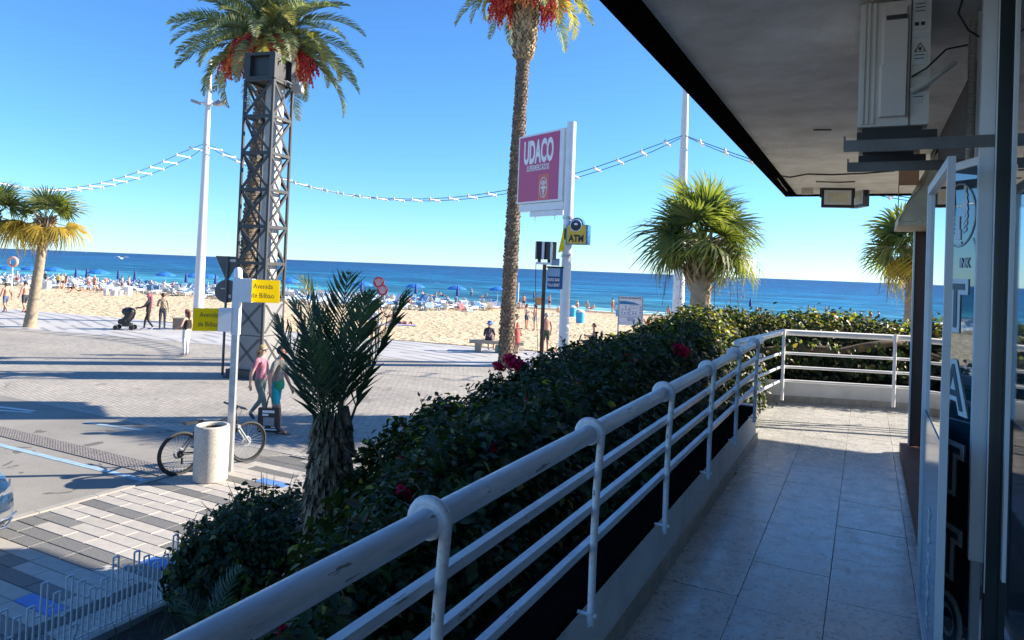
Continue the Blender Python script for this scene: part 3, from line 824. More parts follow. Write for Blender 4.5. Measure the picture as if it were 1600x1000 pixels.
# awning at the shop's far corner
M_canvas = pm('awning_canvas', (0.62, 0.52, 0.38), 0.8, 0.2, 5, 0.3)
M_canvor = pm('orange_sheet', (0.55, 0.26, 0.13), 0.7, 0.2, 4)
aw = thing('awning', 'cream canvas awning folded down at the far shop corner', 'awning', (0, 0, 0))
q0, q1 = D(1398, 357, 6.75), D(1440, 361, 6.75)
b_ = MB(); pts = [q0, D(1436, 250, 6.75)]
yA, yB = q0.y, q0.y - 0.9
nseg = 8
for i in range(nseg):
    t0, t1 = i / nseg, (i + 1) / nseg
    def pt(t_, y_): 
        return (q0.x + (0.30) * t_, y_, q0.z + 0.64 * t_ + 0.04 * math.sin(t_ * 9))
    b_.add([pt(t0, yA), pt(t1, yA), pt(t1, yB), pt(t0, yB)], [(0, 1, 2, 3)])
b_.add([(q0.x, yA, q0.z), (q0.x, yB, q0.z), (q0.x, yB, q0.z + 0.05), (q0.x, yA, q0.z + .05)], [(0, 1, 2, 3)])
b_.add([(q0.x, yB + .01, q0.z), (q0.x + .32, yB + .01, q0.z), (q0.x + .32, yB + .01, q0.z + .66), (q0.x + .20, yB + .012, q0.z + .46), (q0.x + .10, yB + .012, q0.z + .25)], [(0, 1, 2, 3, 4)])
b_.build('canopy', M_canvas, aw)
b_ = MB(); b_.span((q0.x - .004, yB, q0.z - .03), (q0.x + 0.35, yA, q0.z - .004)); b_.build('front_bar', M_canvas, aw)
b_ = MB(); b_.span((q0.x - .01, yB - .03, q0.z + .30), (q0.x + 0.14, yB - .02, q0.z + .66)); b_.span((q0.x - .01, yB - .028, q0.z + .05), (q0.x - .003, yB - .022, q0.z + .30)); b_.build('side_sheet', M_canvor, aw)

# floodlights under the far eave
M_lens = pm('lamp_lens', (0.55, 0.52, 0.38), 0.25, 0.1, 8)
def flood(px, py, depth, rz, label):
    p = D(px, py, depth)
    f_ = thing('floodlight', label, 'floodlight', p, rz, 'floodlights under the eave')
    b_ = MB(); b_.prism([(-.2, -.03), (.2, -.03), (.17, .05), (-.17, .05)], -0.13, 0.13); b_.build('housing', M_black, f_)
    b_ = MB(); b_.span((-.165, -.036, -.095), (.165, -.031, .095)); b_.build('lens', M_label, f_)
    b_ = MB(); b_.span((-.115, -.041, -.06), (-.004, -.037, .06)); b_.span((.004, -.041, -.06), (.115, -.037, .06)); b_.build('led_panel', M_lens, f_)
    b_ = MB(); h_ = SOF + .02 - p.z
    for s_ in (-1, 1): b_.span((s_ * .205 - .008, -.012, 0), (s_ * .205 + .008, .012, h_))
    b_.span((-.213, -.012, h_ - .012), (.213, .012, h_)); b_.build('yoke', M_black, f_)
flood(1308, 309, 9.25, R(14), 'square floodlight facing the walkway below the far eave')
flood(1343, 309, 9.5, R(-64), 'floodlight turned sideways beside the square one under eave')
# ================================================================== PALMS AND PLANTS
def frond_mesh(name, mat, L, droop, width=0.42, n=46, up0=0.9, seed=0, thick=0.02, vee=0.6, leafw=0.03, fw=0.55, s0=0.14):
    """feather frond growing along +x, bending down"""
    r_ = random.Random(seed); mb = MB()
    pts = []; ang = up0; p = Vector((0, 0, 0)); N = 16
    for i in range(N + 1):
        pts.append(p.copy()); s_ = i / N
        ang = up0 - droop * (s_ ** 1.4)
        p = p + Vector((math.cos(ang), r_.uniform(-.012, .012), math.sin(ang))) * (L / N)
    mb.path(pts, [thick * (1 - 0.85 * i / N) for i in range(N + 1)], 4, cap=False)
    for k in range(n):
        s_ = s0 + (1 - s0) * (k + r_.random() * .6) / n; i = min(N - 1, int(s_ * N)); w = s_ * N - i
        base = pts[i].lerp(pts[i + 1], w); tan = (pts[i + 1] - pts[i]).normalized()
        upv = Vector((-tan.z, 0, tan.x))
        ll = width * (math.sin(PI * min(1, 0.16 + s_ * 0.86)) ** 0.55) * r_.uniform(.85, 1.1)
        for sd in (-1, 1):
            a = vee + r_.uniform(-.3, .3); fwd = fw + 0.5 * s_ + r_.uniform(-.15, .15)
            d = (Vector((0, sd, 0)) * math.cos(a) + upv * math.sin(a)) + tan * fwd
            d.normalize()
            tip = base + d * ll - Vector((0, 0, ll * 0.18))
            mid = base + d * ll * .5
            wv = tan.cross(d).cross(d); wv = (wv.normalized() if wv.length > 1e-4 else Vector((0, 0, 1))) * leafw * .5
            mb.add([base - wv * .5, mid - wv, tip, mid + wv, base + wv * .5], [(0, 1, 2, 3, 4)])
    return mb.mesh(name, mat)

def fan_mesh(name, mat, pet, rad, n=34, spread=R(250), droop=0.9, seed=0, matp=None, cup=0.35):
    """fan leaf: petiole along +x then blades radiating, tips hanging"""
    r_ = random.Random(seed); mb = MB()
    mb.path([(0, 0, 0), (pet * .5, 0, pet * 0.05), (pet, 0, 0)], [0.022, 0.017, 0.012], 4, cap=False)
    for k in range(n):
        a = -spread / 2 + spread * k / (n - 1) + r_.uniform(-.03, .03)
        L = rad * (0.70 + 0.30 * math.cos(a * 0.7)) * r_.uniform(.9, 1.08)
        d = Vector((math.cos(a), math.sin(a), cup * (1 - abs(math.cos(a)) * .4) * .6))
        side = Vector((-math.sin(a), math.cos(a), 0))
        c0 = Vector((pet, 0, 0)); pts = []
        dr = droop * r_.uniform(.6, 1.4)
        for s_ in (0.0, 0.35, 0.7, 1.0):
            q = c0 + d * (L * s_) - Vector((0, 0, L * dr * s_ ** 2.6))
            if s_ == 1.0: q -= d * L * 0.10 * dr
            pts.append(q)
        wd = [0.006, 0.019 * rad, 0.015 * rad, 0.0015]
        vs = []
        for q, w in zip(pts, wd): vs += [q - side * w * 1.5, q + side * w * 1.5 + Vector((0, 0, w * .8))]
        mb.add(vs, [(0, 1, 3, 2), (2, 3, 5, 4), (4, 5, 7, 6)])
    return mb.mesh(name, [mat])

G_date = [(0.09, 0.125, 0.06), (0.14, 0.175, 0.085), (0.22, 0.24, 0.12), (0.30, 0.30, 0.16)]
M_date = leaf_mat('date_leaflet', G_date, 0.42)
M_dateg = leaf_mat('grey_date_leaflet', [(0.16, 0.20, 0.13), (0.23, 0.26, 0.18), (0.32, 0.34, 0.23)], 0.42)
M_datey = leaf_mat('olive_date_leaflet', [(0.22, 0.22, 0.07), (0.30, 0.27, 0.10), (0.36, 0.31, 0.13)], 0.45)
M_dateyoung = leaf_mat('young_date_leaflet', [(0.060, 0.090, 0.066), (0.085, 0.12, 0.082), (0.12, 0.155, 0.10)], 0.35)
M_fan = leaf_mat('fan_blade', [(0.055, 0.080, 0.025), (0.095, 0.125, 0.04), (0.17, 0.195, 0.065), (0.25, 0.26, 0.10)], 0.42)
M_fany = leaf_mat('yellowing_fan_blade', [(0.30, 0.20, 0.035), (0.42, 0.29, 0.045), (0.30, 0.26, 0.06)], 0.4)
M_fanb = leaf_mat('dead_fan_blade', [(0.16, 0.11, 0.06), (0.24, 0.17, 0.09), (0.30, 0.22, 0.12)], 0.25)
M_trunk = pm('palm_trunk_bark', (0.20, 0.15, 0.105), 0.9, 0.35, 14, 0.8, bdist=0.03, isl=0.35)
M_trunkl = pm('pale_palm_bark', (0.30, 0.235, 0.165), 0.9, 0.3, 7, 0.6, bdist=0.02, isl=0.2)
M_boot = pm('leaf_base_fibre', (0.30, 0.225, 0.14), 0.9, 0.4, 20, 0.5, isl=0.5)
M_dates = pm('red_dates', (0.55, 0.018, 0.045), 0.4, 0.3, 30, isl=0.4)
M_dateso = pm('orange_dates', (0.80, 0.22, 0.06), 0.4, 0.25, 30, isl=0.35)
M_stalk = pm('fruit_stalk', (0.50, 0.30, 0.08), 0.6, 0.2, 10)

def trunk_rings(mb, pts, radii, step=0.16, n=12, bulge=0.10, seed=0):
    r_ = random.Random(seed); P, Q = [], []
    pts = [Vector(p) for p in pts]
    tot = [0.0]
    for a, c in zip(pts, pts[1:]): tot.append(tot[-1] + (c - a).length)
    s_ = 0.0; k = 0
    while s_ < tot[-1]:
        i = max(j for j in range(len(tot) - 1) if tot[j] <= s_ + 1e-9); w = (s_ - tot[i]) / (tot[i + 1] - tot[i])
        P.append(pts[i].lerp(pts[i + 1], w)); rad = radii[i] * (1 - w) + radii[i + 1] * w
        Q.append(rad * (1 + (bulge if k % 2 else -bulge * .4) + r_.uniform(-.03, .03))); s_ += step / 2; k += 1
    mb.path(P, Q, n)

def boots(mb, axis, z0, z1, rfun, nrow, step, seed=0, L=0.16, W=0.11, out=0.5):
    r_ = random.Random(seed); z = z0; k = 0
    while z < z1:
        s_ = (z - z0) / (z1 - z0)
        c = axis(s_); rad = rfun(s_)
        for j in range(nrow):
            a = 2 * PI * (j + 0.5 * (k % 2)) / nrow + r_.uniform(-.08, .08)
            o = Vector((math.cos(a), math.sin(a), 0)); sd = Vector((-math.sin(a), math.cos(a), 0)); up = Vector((0, 0, 1))
            ll = L * r_.uniform(.7, 1.25); w = W * r_.uniform(.8, 1.15)
            b0 = c + o * rad * .93
            tip = b0 + up * ll * .85 + o * ll * out * r_.uniform(.5, 1.3)
            mid = b0 + up * ll * .35 + o * ll * .38
            mb.add([b0 - sd * w * .6, b0 + sd * w * .6, mid + sd * w * .5, tip + sd * w * .22, tip - sd * w * .22, mid - sd * w * .5, b0 + up * ll * .4, tip - o * ll * .2],
                   [(0, 1, 2, 5), (5, 2, 3, 4), (4, 3, 7), (5, 4, 7, 6), (3, 2, 6, 7)])
        z += step; k += 1

def date_cluster(name, mat, parent, loc, rz, n=26, L=0.9, seed=0):
    r_ = random.Random(seed); mb = MB()
    arch = [Vector((0, 0, 0)), Vector((0.3, 0, 0.22)), Vector((0.62, 0, 0.15)), Vector((0.80, 0, -0.1))]
    mb.path(arch, [0.03, .026, .022, .018], 5, m=1)
    for k in range(n):
        a = r_.uniform(0, 2 * PI); sp = r_.uniform(.05, .42); dl = L * r_.uniform(.5, 1.0)
        p0 = arch[2].lerp(arch[3], r_.random())
        pts = [p0 + Vector((math.cos(a) * sp * s_ ** .6, math.sin(a) * sp * s_ ** .6, -dl * s_ ** 1.2)) for s_ in (0, .35, .7, 1)]
        mb.path(pts, 0.006, 3, m=1, cap=False)
        for j in range(15):
            s_ = 0.18 + 0.82 * j / 15; i = min(2, int(s_ * 3)); q = pts[i].lerp(pts[i + 1], s_ * 3 - i)
            q = q + Vector((r_.uniform(-.03, .03), r_.uniform(-.03, .03), r_.uniform(-.02, .02)))
            s2 = 0.026 * r_.uniform(.8, 1.2)
            mb.add([q + Vector(v) * s2 for v in ((1, 0, 0), (-1, 0, 0), (0, 1, 0), (0, -1, 0), (0, 0, 1.6), (0, 0, -1.6))],
                   [(0, 2, 4), (2, 1, 4), (1, 3, 4), (3, 0, 4), (2, 0, 5), (1, 2, 5), (3, 1, 5), (0, 3, 5)])
    o = link(name, mb.mesh(name, [mat, M_stalk]), parent, loc, rz); o.scale = (1.35, 1.35, 1.25)
    return o

date_fr = [frond_mesh('frond', m_, L, dr, 0.54, 66, 0.25, sd, 0.024, 0.55, 0.036) for sd, (m_, L, dr) in enumerate(
    [(M_date, 3.2, 1.2), (M_dateg, 3.4, 1.5), (M_date, 3.0, 0.9), (M_datey, 2.9, 1.9), (M_dateg, 3.3, 1.15)])]

def place_frond(me, parent, p, az, el, roll=0.0, s=1.0):
    o = link('frond', me, parent, p)
    o.rotation_euler = (Matrix.Rotation(az, 3, 'Z') @ Matrix.Rotation(-el, 3, 'Y') @ Matrix.Rotation(roll, 3, 'X')).to_euler()
    o.scale = (s, s, s); return o

def date_palm(label, base, bend, h, rb, rt, swell, seed, nfr=58, swell_len=2.4, fr_s=1.0, fruits=8, group=None):
    r_ = random.Random(seed)
    th = thing('date_palm', label, 'palm tree', base, 0, group)
    def ax(z): s_ = z / h; return Vector((bend[0] * s_ ** 1.6, bend[1] * s_ ** 1.6, z))
    zs = list(np.linspace(-0.1, h, 12))
    mb = MB(); trunk_rings(mb, [ax(max(0, z)) if z > 0 else Vector((0, 0, z)) for z in zs], [rb + (rt - rb) * i / 11 for i in range(12)], 0.15, 14, 0.07, seed)
    tk = mb.build('trunk', M_trunk, th, smooth=True)
    mb = MB(); boots(mb, lambda s_: ax(0.1 + s_ * (h - swell_len - .1)), 0.1, h - swell_len, lambda s_: rb + (rt - rb) * s_, 12, 0.12, seed, 0.14, 0.13, 0.42)
    tag(mb.build('bark_scales', M_trunk, tk), kind='stuff')
    mb = MB(); boots(mb, lambda s_: ax(h - swell_len + s_ * swell_len * 1.06), 0, swell_len * 1.06, lambda s_: rt + (swell - rt) * math.sin(PI * min(1, s_ * .9 + .12)) ** .7, 15, 0.085, seed + 1, 0.24, 0.12, 0.55)
    mb.path([ax(h - swell_len + swell_len * i / 8) for i in range(9)], [rt + (swell * .92 - rt) * math.sin(PI * min(1, i / 8 * .9 + .12)) ** .7 for i in range(9)], 12)
    tag(mb.build('leaf_bases', M_boot, tk), kind='stuff')
    top = ax(h)
    for k in range(nfr):
        az = k * 2.39996 + r_.uniform(-.2, .2); s_ = k / nfr
        el = R(82) - R(112) * s_ ** 0.85 + r_.uniform(-.12, .12)
        p = top + Vector((math.cos(az) * swell * .45 * s_, math.sin(az) * swell * .45 * s_, 0.35 * (1 - s_)))
        me_ = r_.choice([date_fr[0], date_fr[2], date_fr[4], date_fr[1]]) if s_ < .45 else r_.choice([date_fr[1], date_fr[4], date_fr[3], date_fr[0]])
        place_frond(me_, th, p, az, el, r_.uniform(-.4, .4), fr_s * r_.uniform(.82, 1.08) * (0.8 if s_ < .15 else 1))
    for k in range(fruits):
        az = k * 2 * PI / fruits + r_.uniform(-.3, .3)
        date_cluster('date_bunch', M_dates if k % 4 else M_dateso, th, top + Vector((math.cos(az) * swell * .35, math.sin(az) * swell * .35, -0.05 + r_.uniform(-.15, .2))), az, 28, 0.95, seed * 10 + k)
    return th

# palm behind the truss tower, and the tall one by the promenade
TW = G(404, 583)
def at_depth_ground(px, py_h, depth):
    p = D(px, py_h, depth); p.z = STREET; return p
b1 = at_depth_ground(383, 420, 23.0); t1 = D(420, 72, 23.0)
date_palm('tall date palm with red fruit bunches rising behind the black lattice tower', b1, (t1.x - b1.x, t1.y - b1.y), t1.z - b1.z, 0.24, 0.20, 0.36, 3, 84, 1.4, 1.0, 12)
b2 = G(790, 572); d2 = (b2 - CAMLOC).dot(_f); t2 = D(826, -20, d2)
date_palm('tall date palm with bare leaning trunk left of the pink sign', b2, (t2.x - b2.x, t2.y - b2.y), t2.z - b2.z, 0.25, 0.19, 0.37, 8, 70, 2.6, 0.95, 10)

fan_gr = [fan_mesh('fan_leaf', M_fan, 0.66, 0.80, 40, R(250), 0.22 + .16 * k, 40 + k) for k in range(4)]
fan_yl = [fan_mesh('fan_leaf', M_fany, 0.60, 0.76, 38, R(240), .75 + .3 * k, 50 + k) for k in range(2)]
fan_br = [fan_mesh('fan_leaf', M_fanb, 0.5, 0.72, 30, R(220), 1.3, 60 + k) for k in range(2)]

def fan_palm(label, base, top, rb, rt, seed, n=46, scale=1.0, yellow=0.0, wreath=False, group='fan palms along the promenade', spec=None):
    r_ = random.Random(seed); h = (top - base).length
    th = thing('fan_palm', label, 'palm tree', base, 0, group)
    d = top - base
    mb = MB(); trunk_rings(mb, [d * s_ + Vector((0, 0, -.05)) for s_ in np.linspace(0, 1, 8)], [rb + (rt - rb) * s_ ** .6 for s_ in np.linspace(0, 1, 8)], 0.12, 14, 0.03, seed)
    tk = mb.build('trunk', M_trunkl, th, smooth=True)
    mb = MB(); boots(mb, lambda s_: d * (0.80 + 0.22 * s_), 0, h * .22, lambda s_: rt * (1.05 + .35 * s_), 10, 0.10, seed, 0.26 * scale, 0.09, 0.7)
    tag(mb.build('leaf_bases', M_boot, tk), kind='stuff')
    for (azd, eld, src, q) in (spec or []):
        o = link('fan_leaf', r_.choice({'g': fan_gr, 'y': fan_yl, 'b': fan_br}[src]), th, d * 1.0)
        o.rotation_euler = (Matrix.Rotation(YAW + R(azd), 3, 'Z') @ Matrix.Rotation(-R(eld), 3, 'Y') @ Matrix.Rotation(r_.uniform(-1.0, 1.0) if src == 'g' else r_.uniform(-.5, .5), 3, 'X')).to_euler(); o.scale = (q, q, q)
    for k in range(0 if spec else n):
        s_ = k / n; az = k * 2.39996 + r_.uniform(-.25, .25)
        el = R(80) - R(118) * s_ ** 0.95 + r_.uniform(-.12, .12)
        src = fan_gr
        if s_ > 1 - yellow: src = fan_yl
        if s_ > 0.94: src = fan_br
        o = link('fan_leaf', r_.choice(src), th, d * 1.0 + Vector((0, 0, 0.12 * (1 - s_))))
        o.rotation_euler = (Matrix.Rotation(az, 3, 'Z') @ Matrix.Rotation(-el, 3, 'Y') @ Matrix.Rotation(r_.uniform(-.95, .95), 3, 'X')).to_euler()
        q = scale * r_.uniform(.85, 1.15); o.scale = (q, q, q)
    if wreath:
        for k in range(9):
            az = k * 0.7 + .3; mb = MB(); L = r_.uniform(1.1, 1.7) * scale
            a0 = Vector((0, 0, 0)); pts = [Vector((0, 0, 0)), Vector((.5, 0, .1)), Vector((.85, 0, -.25)), Vector((.95, 0, -L * .75))]
            mb.path(pts, .008, 3)
            for j in range(120):
                s2 = r_.random() ** .6; i = min(2, int(s2 * 3)); q = pts[i].lerp(pts[i + 1], s2 * 3 - i) + Vector((r_.gauss(0, .09), r_.gauss(0, .09), r_.gauss(0, .08)))
                e = 0.018
                mb.add([q + Vector((r_.uniform(-e, e), r_.uniform(-e, e), r_.uniform(-e, e))) for _ in range(4)], [(0, 1, 2, 3)])
            o = mb.build('seed_spray', M_fanb, th, d + Vector((0, 0, -.1)), az)
    return th
PALM_L = [(5, 32, 'g', 1.5), (165, 40, 'g', 1.5), (40, 62, 'g', 1.4), (150, 68, 'g', 1.3), (-60, 70, 'g', 1.3), (95, 50, 'g', 1.3), (190, 22, 'g', 1.4), (-20, 55, 'g', 1.3), (8, -8, 'y', 1.55), (-25, -14, 'y', 1.35), (172, -4, 'y', 1.6), (205, -10, 'y', 1.5), (235, -22, 'y', 1.3), (-80, -16, 'y', 1.2), (60, -30, 'b', 1.1), (140, -34, 'b', 1.2), (-110, -40, 'b', 1.1)]
fb1 = G(46, 511); fan_palm('fan palm with yellow drooping leaves and slanting trunk on the left', fb1, D(72, 348, (fb1 - CAMLOC).dot(_f) ), 0.27, 0.17, 21, 22, 1.5, 0.55, False, spec=PALM_L)
fb0 = fb1 + Vector((-1.9, -1.0, 0.0)); fan_palm('yellowing fan palm half cut off at the left edge', fb0, fb0 + Vector((0.2, 0, 4.9)), 0.27, 0.18, 22, 22, 1.5, 0.5, spec=PALM_L)
q = at_depth_ground(1088, 440, 16.5); qt = D(1100, 386, 16.5); fan_palm('bushy green fan palm with stout trunk in front of the white pole', q, qt, 0.27, 0.235, 23, 36, 1.16, 0.05, True)
q = at_depth_ground(1424, 440, 21.0); qt = D(1431, 398, 21.0); fan_palm('fan palm partly hidden by the shop corner post', q, qt, 0.26, 0.22, 24, 30, 1.2, 0.25, True)

# ---- hedges
leaf_v = [(-0.02, 0, 0), (0.35, 0.30, 0.10), (0.72, 0.20, 0.09), (1.0, 0, -0.08), (0.72, -0.20, 0.09), (0.35, -0.30, 0.10), (0.45, 0, 0.0)]
leaf_f = [(0, 6, 2, 1), (6, 3, 3, 2), (0, 5, 4, 6), (6, 4, 3, 3)]
leaf_f = [(0, 6, 1), (6, 2, 1), (6, 3, 2), (0, 5, 6), (6, 5, 4), (6, 4, 3)]
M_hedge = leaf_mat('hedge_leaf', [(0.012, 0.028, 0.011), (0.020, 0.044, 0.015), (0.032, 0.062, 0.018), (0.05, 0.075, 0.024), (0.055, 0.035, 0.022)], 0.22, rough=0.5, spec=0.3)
M_hedgey = leaf_mat('hedge_young_sunlit_leaf', [(0.14, 0.18, 0.035), (0.27, 0.27, 0.06), (0.20, 0.12, 0.05)], 0.45, rough=0.4)  # young growth, brightened so that sunshine is put into the leaf colour
M_bract = leaf_mat('bougainvillea_bract', [(0.42, 0.008, 0.05), (0.58, 0.012, 0.07), (0.50, 0.02, 0.10)], 0.3, tcol=(0.7, 0.02, 0.10), rough=0.6, spec=0.2)
M_core = pm('dark_block_core', (0.010, 0.013, 0.008), 0.95, 0.4, 6)  # for the opaque core added inside the plants to block light
M_twig = pm('hedge_branch', (0.13, 0.095, 0.065), 0.9, 0.3, 9, 0.5)

def vnoise(x, y, s, seed):
    a = np.sin(x * 1.7 / s + seed) * np.cos(y * 1.3 / s + seed * 2.1) + .6 * np.sin(x * 3.9 / s - seed) * np.sin(y * 4.3 / s + seed) + .35 * np.sin(x * 8.1 / s + 2 * seed) * np.cos(y * 7.3 / s)
    return a / 1.6

def hedge(label, xf, yr, topf, bot, n, seed, size=(0.05, 0.085), near=None, tips=0.05, loc=(0, 0, 0), rz=0.0, core=True, group=None, name='hedge', sunlit_tips=0.0, sunlit_from=0.0):
    """xf(y) -> (x0,x1) footprint; topf(x,y) -> top height; leaves over the top and both flanks"""
    th = thing(name, label, 'hedge', loc, rz, group)
    g = np.random.default_rng(seed)
    m = n * 2
    y = g.uniform(yr[0], yr[1], m); x0, x1 = xf(y)
    u = g.uniform(0, 1, m); w = x1 - x0
    kind = g.uniform(0, 1, m)
    e = np.clip(np.minimum(u, 1 - u) * w / 0.55, 0, 1)              # rounded shoulders
    zt = topf(x0 + u * w, y) 
    prof = np.sqrt(1 - (1 - e) ** 2)
    b = bot(x0 + u * w, y) if callable(bot) else bot
    # top leaves
    X = x0 + u * w; Z = b + (zt - b) * (0.25 + 0.75 * prof) + g.normal(0, .05, m) + 0.05 * vnoise(X, y, .25, seed)
    # flank leaves
    fl = kind > 0.62
    side = g.uniform(0, 1, m) < 0.5
    v = g.uniform(0, 1, m)
    Xf = np.where(side, x0, x1) + np.where(side, -1, 1) * (0.10 * np.sin(v * PI) + g.normal(0, .05, m)) + 0.07 * vnoise(y, v * 2, .3, seed + 1)
    Zf = b + (topf(np.where(side, x0 + .3, x1 - .3), y) - b) * v * 0.85
    X = np.where(fl, Xf, X); Z = np.where(fl, Zf, Z)
    N = np.stack([np.where(fl, np.where(side, -1, 1), (u - .5) * 1.4) + g.normal(0, .5, m), g.normal(0, .55, m), np.where(fl, .5, 1.0) + g.normal(0, .35, m)], 1)
    P = np.stack([X, y, Z], 1)
    keep = g.uniform(0, 1, m) < 0.5 + 0.5 * (vnoise(X + Z, y, .45, seed + 3) > -.55)
    P, N = P[keep][:n], N[keep][:n]
    S_ = g.uniform(size[0], size[1], len(P))
    Rm = rot_frames(N, g.uniform(0, 2 * PI, len(P)))
    tz = topf(P[:, 0], P[:, 1]); tip = g.uniform(0, 1, len(P)) < tips + sunlit_tips * np.clip((P[:, 1] - sunlit_from) / 2, 0, 1) * (P[:, 2] > tz - .16)  # few young tips at random; more along the far top paint sunlit leaves
    for nm, mk, mat in (('foliage', ~tip, M_hedge), ('young_sunlit_tips', tip, M_hedgey)):
        if mk.sum() == 0: continue
        V, Fq = scatter(leaf_v, leaf_f, P[mk], Rm[mk], S_[mk]); tag(link(nm, np_mesh(nm, V, Fq, mat), th), kind='stuff')
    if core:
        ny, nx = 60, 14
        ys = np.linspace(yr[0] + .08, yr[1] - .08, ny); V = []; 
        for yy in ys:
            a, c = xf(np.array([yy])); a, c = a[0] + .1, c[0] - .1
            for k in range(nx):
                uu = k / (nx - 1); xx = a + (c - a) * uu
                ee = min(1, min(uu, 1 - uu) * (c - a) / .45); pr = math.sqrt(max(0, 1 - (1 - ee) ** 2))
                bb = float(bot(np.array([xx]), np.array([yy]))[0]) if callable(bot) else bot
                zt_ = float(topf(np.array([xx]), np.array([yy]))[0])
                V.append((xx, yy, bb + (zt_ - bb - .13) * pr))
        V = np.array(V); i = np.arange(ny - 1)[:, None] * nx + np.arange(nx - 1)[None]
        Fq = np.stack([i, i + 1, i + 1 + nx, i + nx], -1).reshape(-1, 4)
        link('light_block_core', np_mesh('light_block_core', V, Fq, M_core, True), th)  # added filler below the leaf shell, keeps light from passing through
    return th, P, N

def bract_cluster(mb, c, r_, rr):
    for k in range(60):
        o = Vector((rr.gauss(0, 1), rr.gauss(0, 1), rr.gauss(0, 1))).normalized() * r_ * rr.uniform(.5, 1)
        nrm = (o + Vector((rr.gauss(0, .02), rr.gauss(0, .02), rr.gauss(0, .02)))).normalized()
        a = nrm.orthogonal().normalized(); b_ = nrm.cross(a); s_ = r_ * .42
        q = c + o
        mb.add([q - a * s_, q - b_ * s_ * .7 + nrm * s_ * .3, q + a * s_, q + b_ * s_ * .7 + nrm * s_ * .3], [(0, 1, 2, 3)])

# big hedge between the railing and the street
def hx(y):
    x1 = np.full_like(y, -1.20)
    out = np.interp(y, [0.6, 1.6, 2.6, 3.6, 4.3, 5.0, 6.0, 8.0, 9.6, 10.6], [-1.9, -2.15, -2.45, -2.95, -3.4, -3.8, -3.95, -3.6, -3.0, -2.2])
    return out + 0.14 * vnoise(y, y * 0, .5, 2.0), x1
def htop(x, y):
    t_ = np.interp(y, [0.6, 1.6, 2.6, 3.6, 5, 7, 9, 10.6], [-0.15, 0.20, 0.42, 0.58, 0.74, 0.86, 0.98, 0.98])
    fall = np.clip((-1.9 - x) / 1.3, 0, 1) * np.interp(y, [0, 4, 5, 6.5, 7.5, 8.5, 9.5, 10.6], [.5, .6, .58, .40, .34, .40, .12, .05])
    return t_ - fall + 0.09 * vnoise(x, y, .6, 4.0) + 0.05 * vnoise(x, y, .22, 7.0)
def hbot(x, y):
    return np.where(x < -2.0, np.interp(y, [0, 3, 5, 7], [-1.6, -0.75, -0.55, -1.5]), -1.7)
hd, HP, HN = hedge('big dark bougainvillea hedge with red flowers along the railing', hx, (0.7, 10.6), htop, hbot, 66000, 5, (0.045, 0.085), tips=0.03, sunlit_tips=0.24, sunlit_from=6.8)
rr = random.Random(4)
# larger leaves close to the railing: each a piece of its own
bigleaf = MB().add([Vector(v) for v in leaf_v], leaf_f).mesh('leaf', M_hedge, True)
M_bigl = [leaf_mat('broad_leaf_dark', [(0.016, 0.040, 0.018)] * 2, 0.18, rough=0.42, spec=0.35), leaf_mat('broad_leaf_mid', [(0.03, 0.068, 0.026)] * 2, 0.22, rough=0.42, spec=0.35)]
blm = []
for mm in M_bigl:
    me2 = bigleaf.copy(); me2.materials.clear(); me2.materials.append(mm); blm.append(me2)
cand = [i for i in range(len(HP)) if HP[i][1] < 4.6 and HP[i][0] > -2.6 and HP[i][2] > -0.45]
rr.shuffle(cand)
for i in cand[:290]:
    o = link('leaf', blm[rr.random() < .35], hd, Vector(HP[i]) + Vector(HN[i]).normalized() * 0.035)
    o.rotation_euler = (Matrix.Rotation(rr.uniform(0, 6.28), 3, 'Z') @ Matrix.Rotation(rr.uniform(.2, 1.2), 3, 'Y') @ Matrix.Rotation(rr.uniform(-.5, .5), 3, 'X')).to_euler()
    q = rr.uniform(.09, .15); o.scale = (q, q, q)
def hpt(px, py):                                   # where the pixel's ray meets the hedge top
    d = ray(px, py).normalized(); s_ = 1.0
    for _ in range(400):
        p = CAMLOC + d * s_; a, c = hx(np.array([p.y]))
        if a[0] - .1 < p.x < c[0] + .1 and .6 < p.y < 10.6 and p.z < htop(np.array([p.x]), np.array([p.y]))[0] + .03: return p
        s_ += 0.03
    return None
for px, py, r_ in ((700, 640, .05), (905, 600, .05), (760, 700, .06), (660, 740, .05), (985, 560, .06), (600, 850, .05), (802, 566, .15), (778, 572, .08), (830, 633, .075), (627, 718, .035), (628, 768, .05), (443, 985, .035), (1062, 546, .09), (570, 822, .07)):
    p = hpt(px, py)
    if p is None: p = D(px, py, 4.6 if px > 500 else 2.2)
    mb = MB(); bract_cluster(mb, Vector((0, 0, 0)), r_ * .62, rr); bract_cluster(mb, Vector((r_ * .6, .02, -.3 * r_)), r_ * .5, rr); bract_cluster(mb, Vector((-r_ * .5, .02, .2 * r_)), r_ * .42, rr)
    mb.build('flower_cluster', M_bract, hd, p)
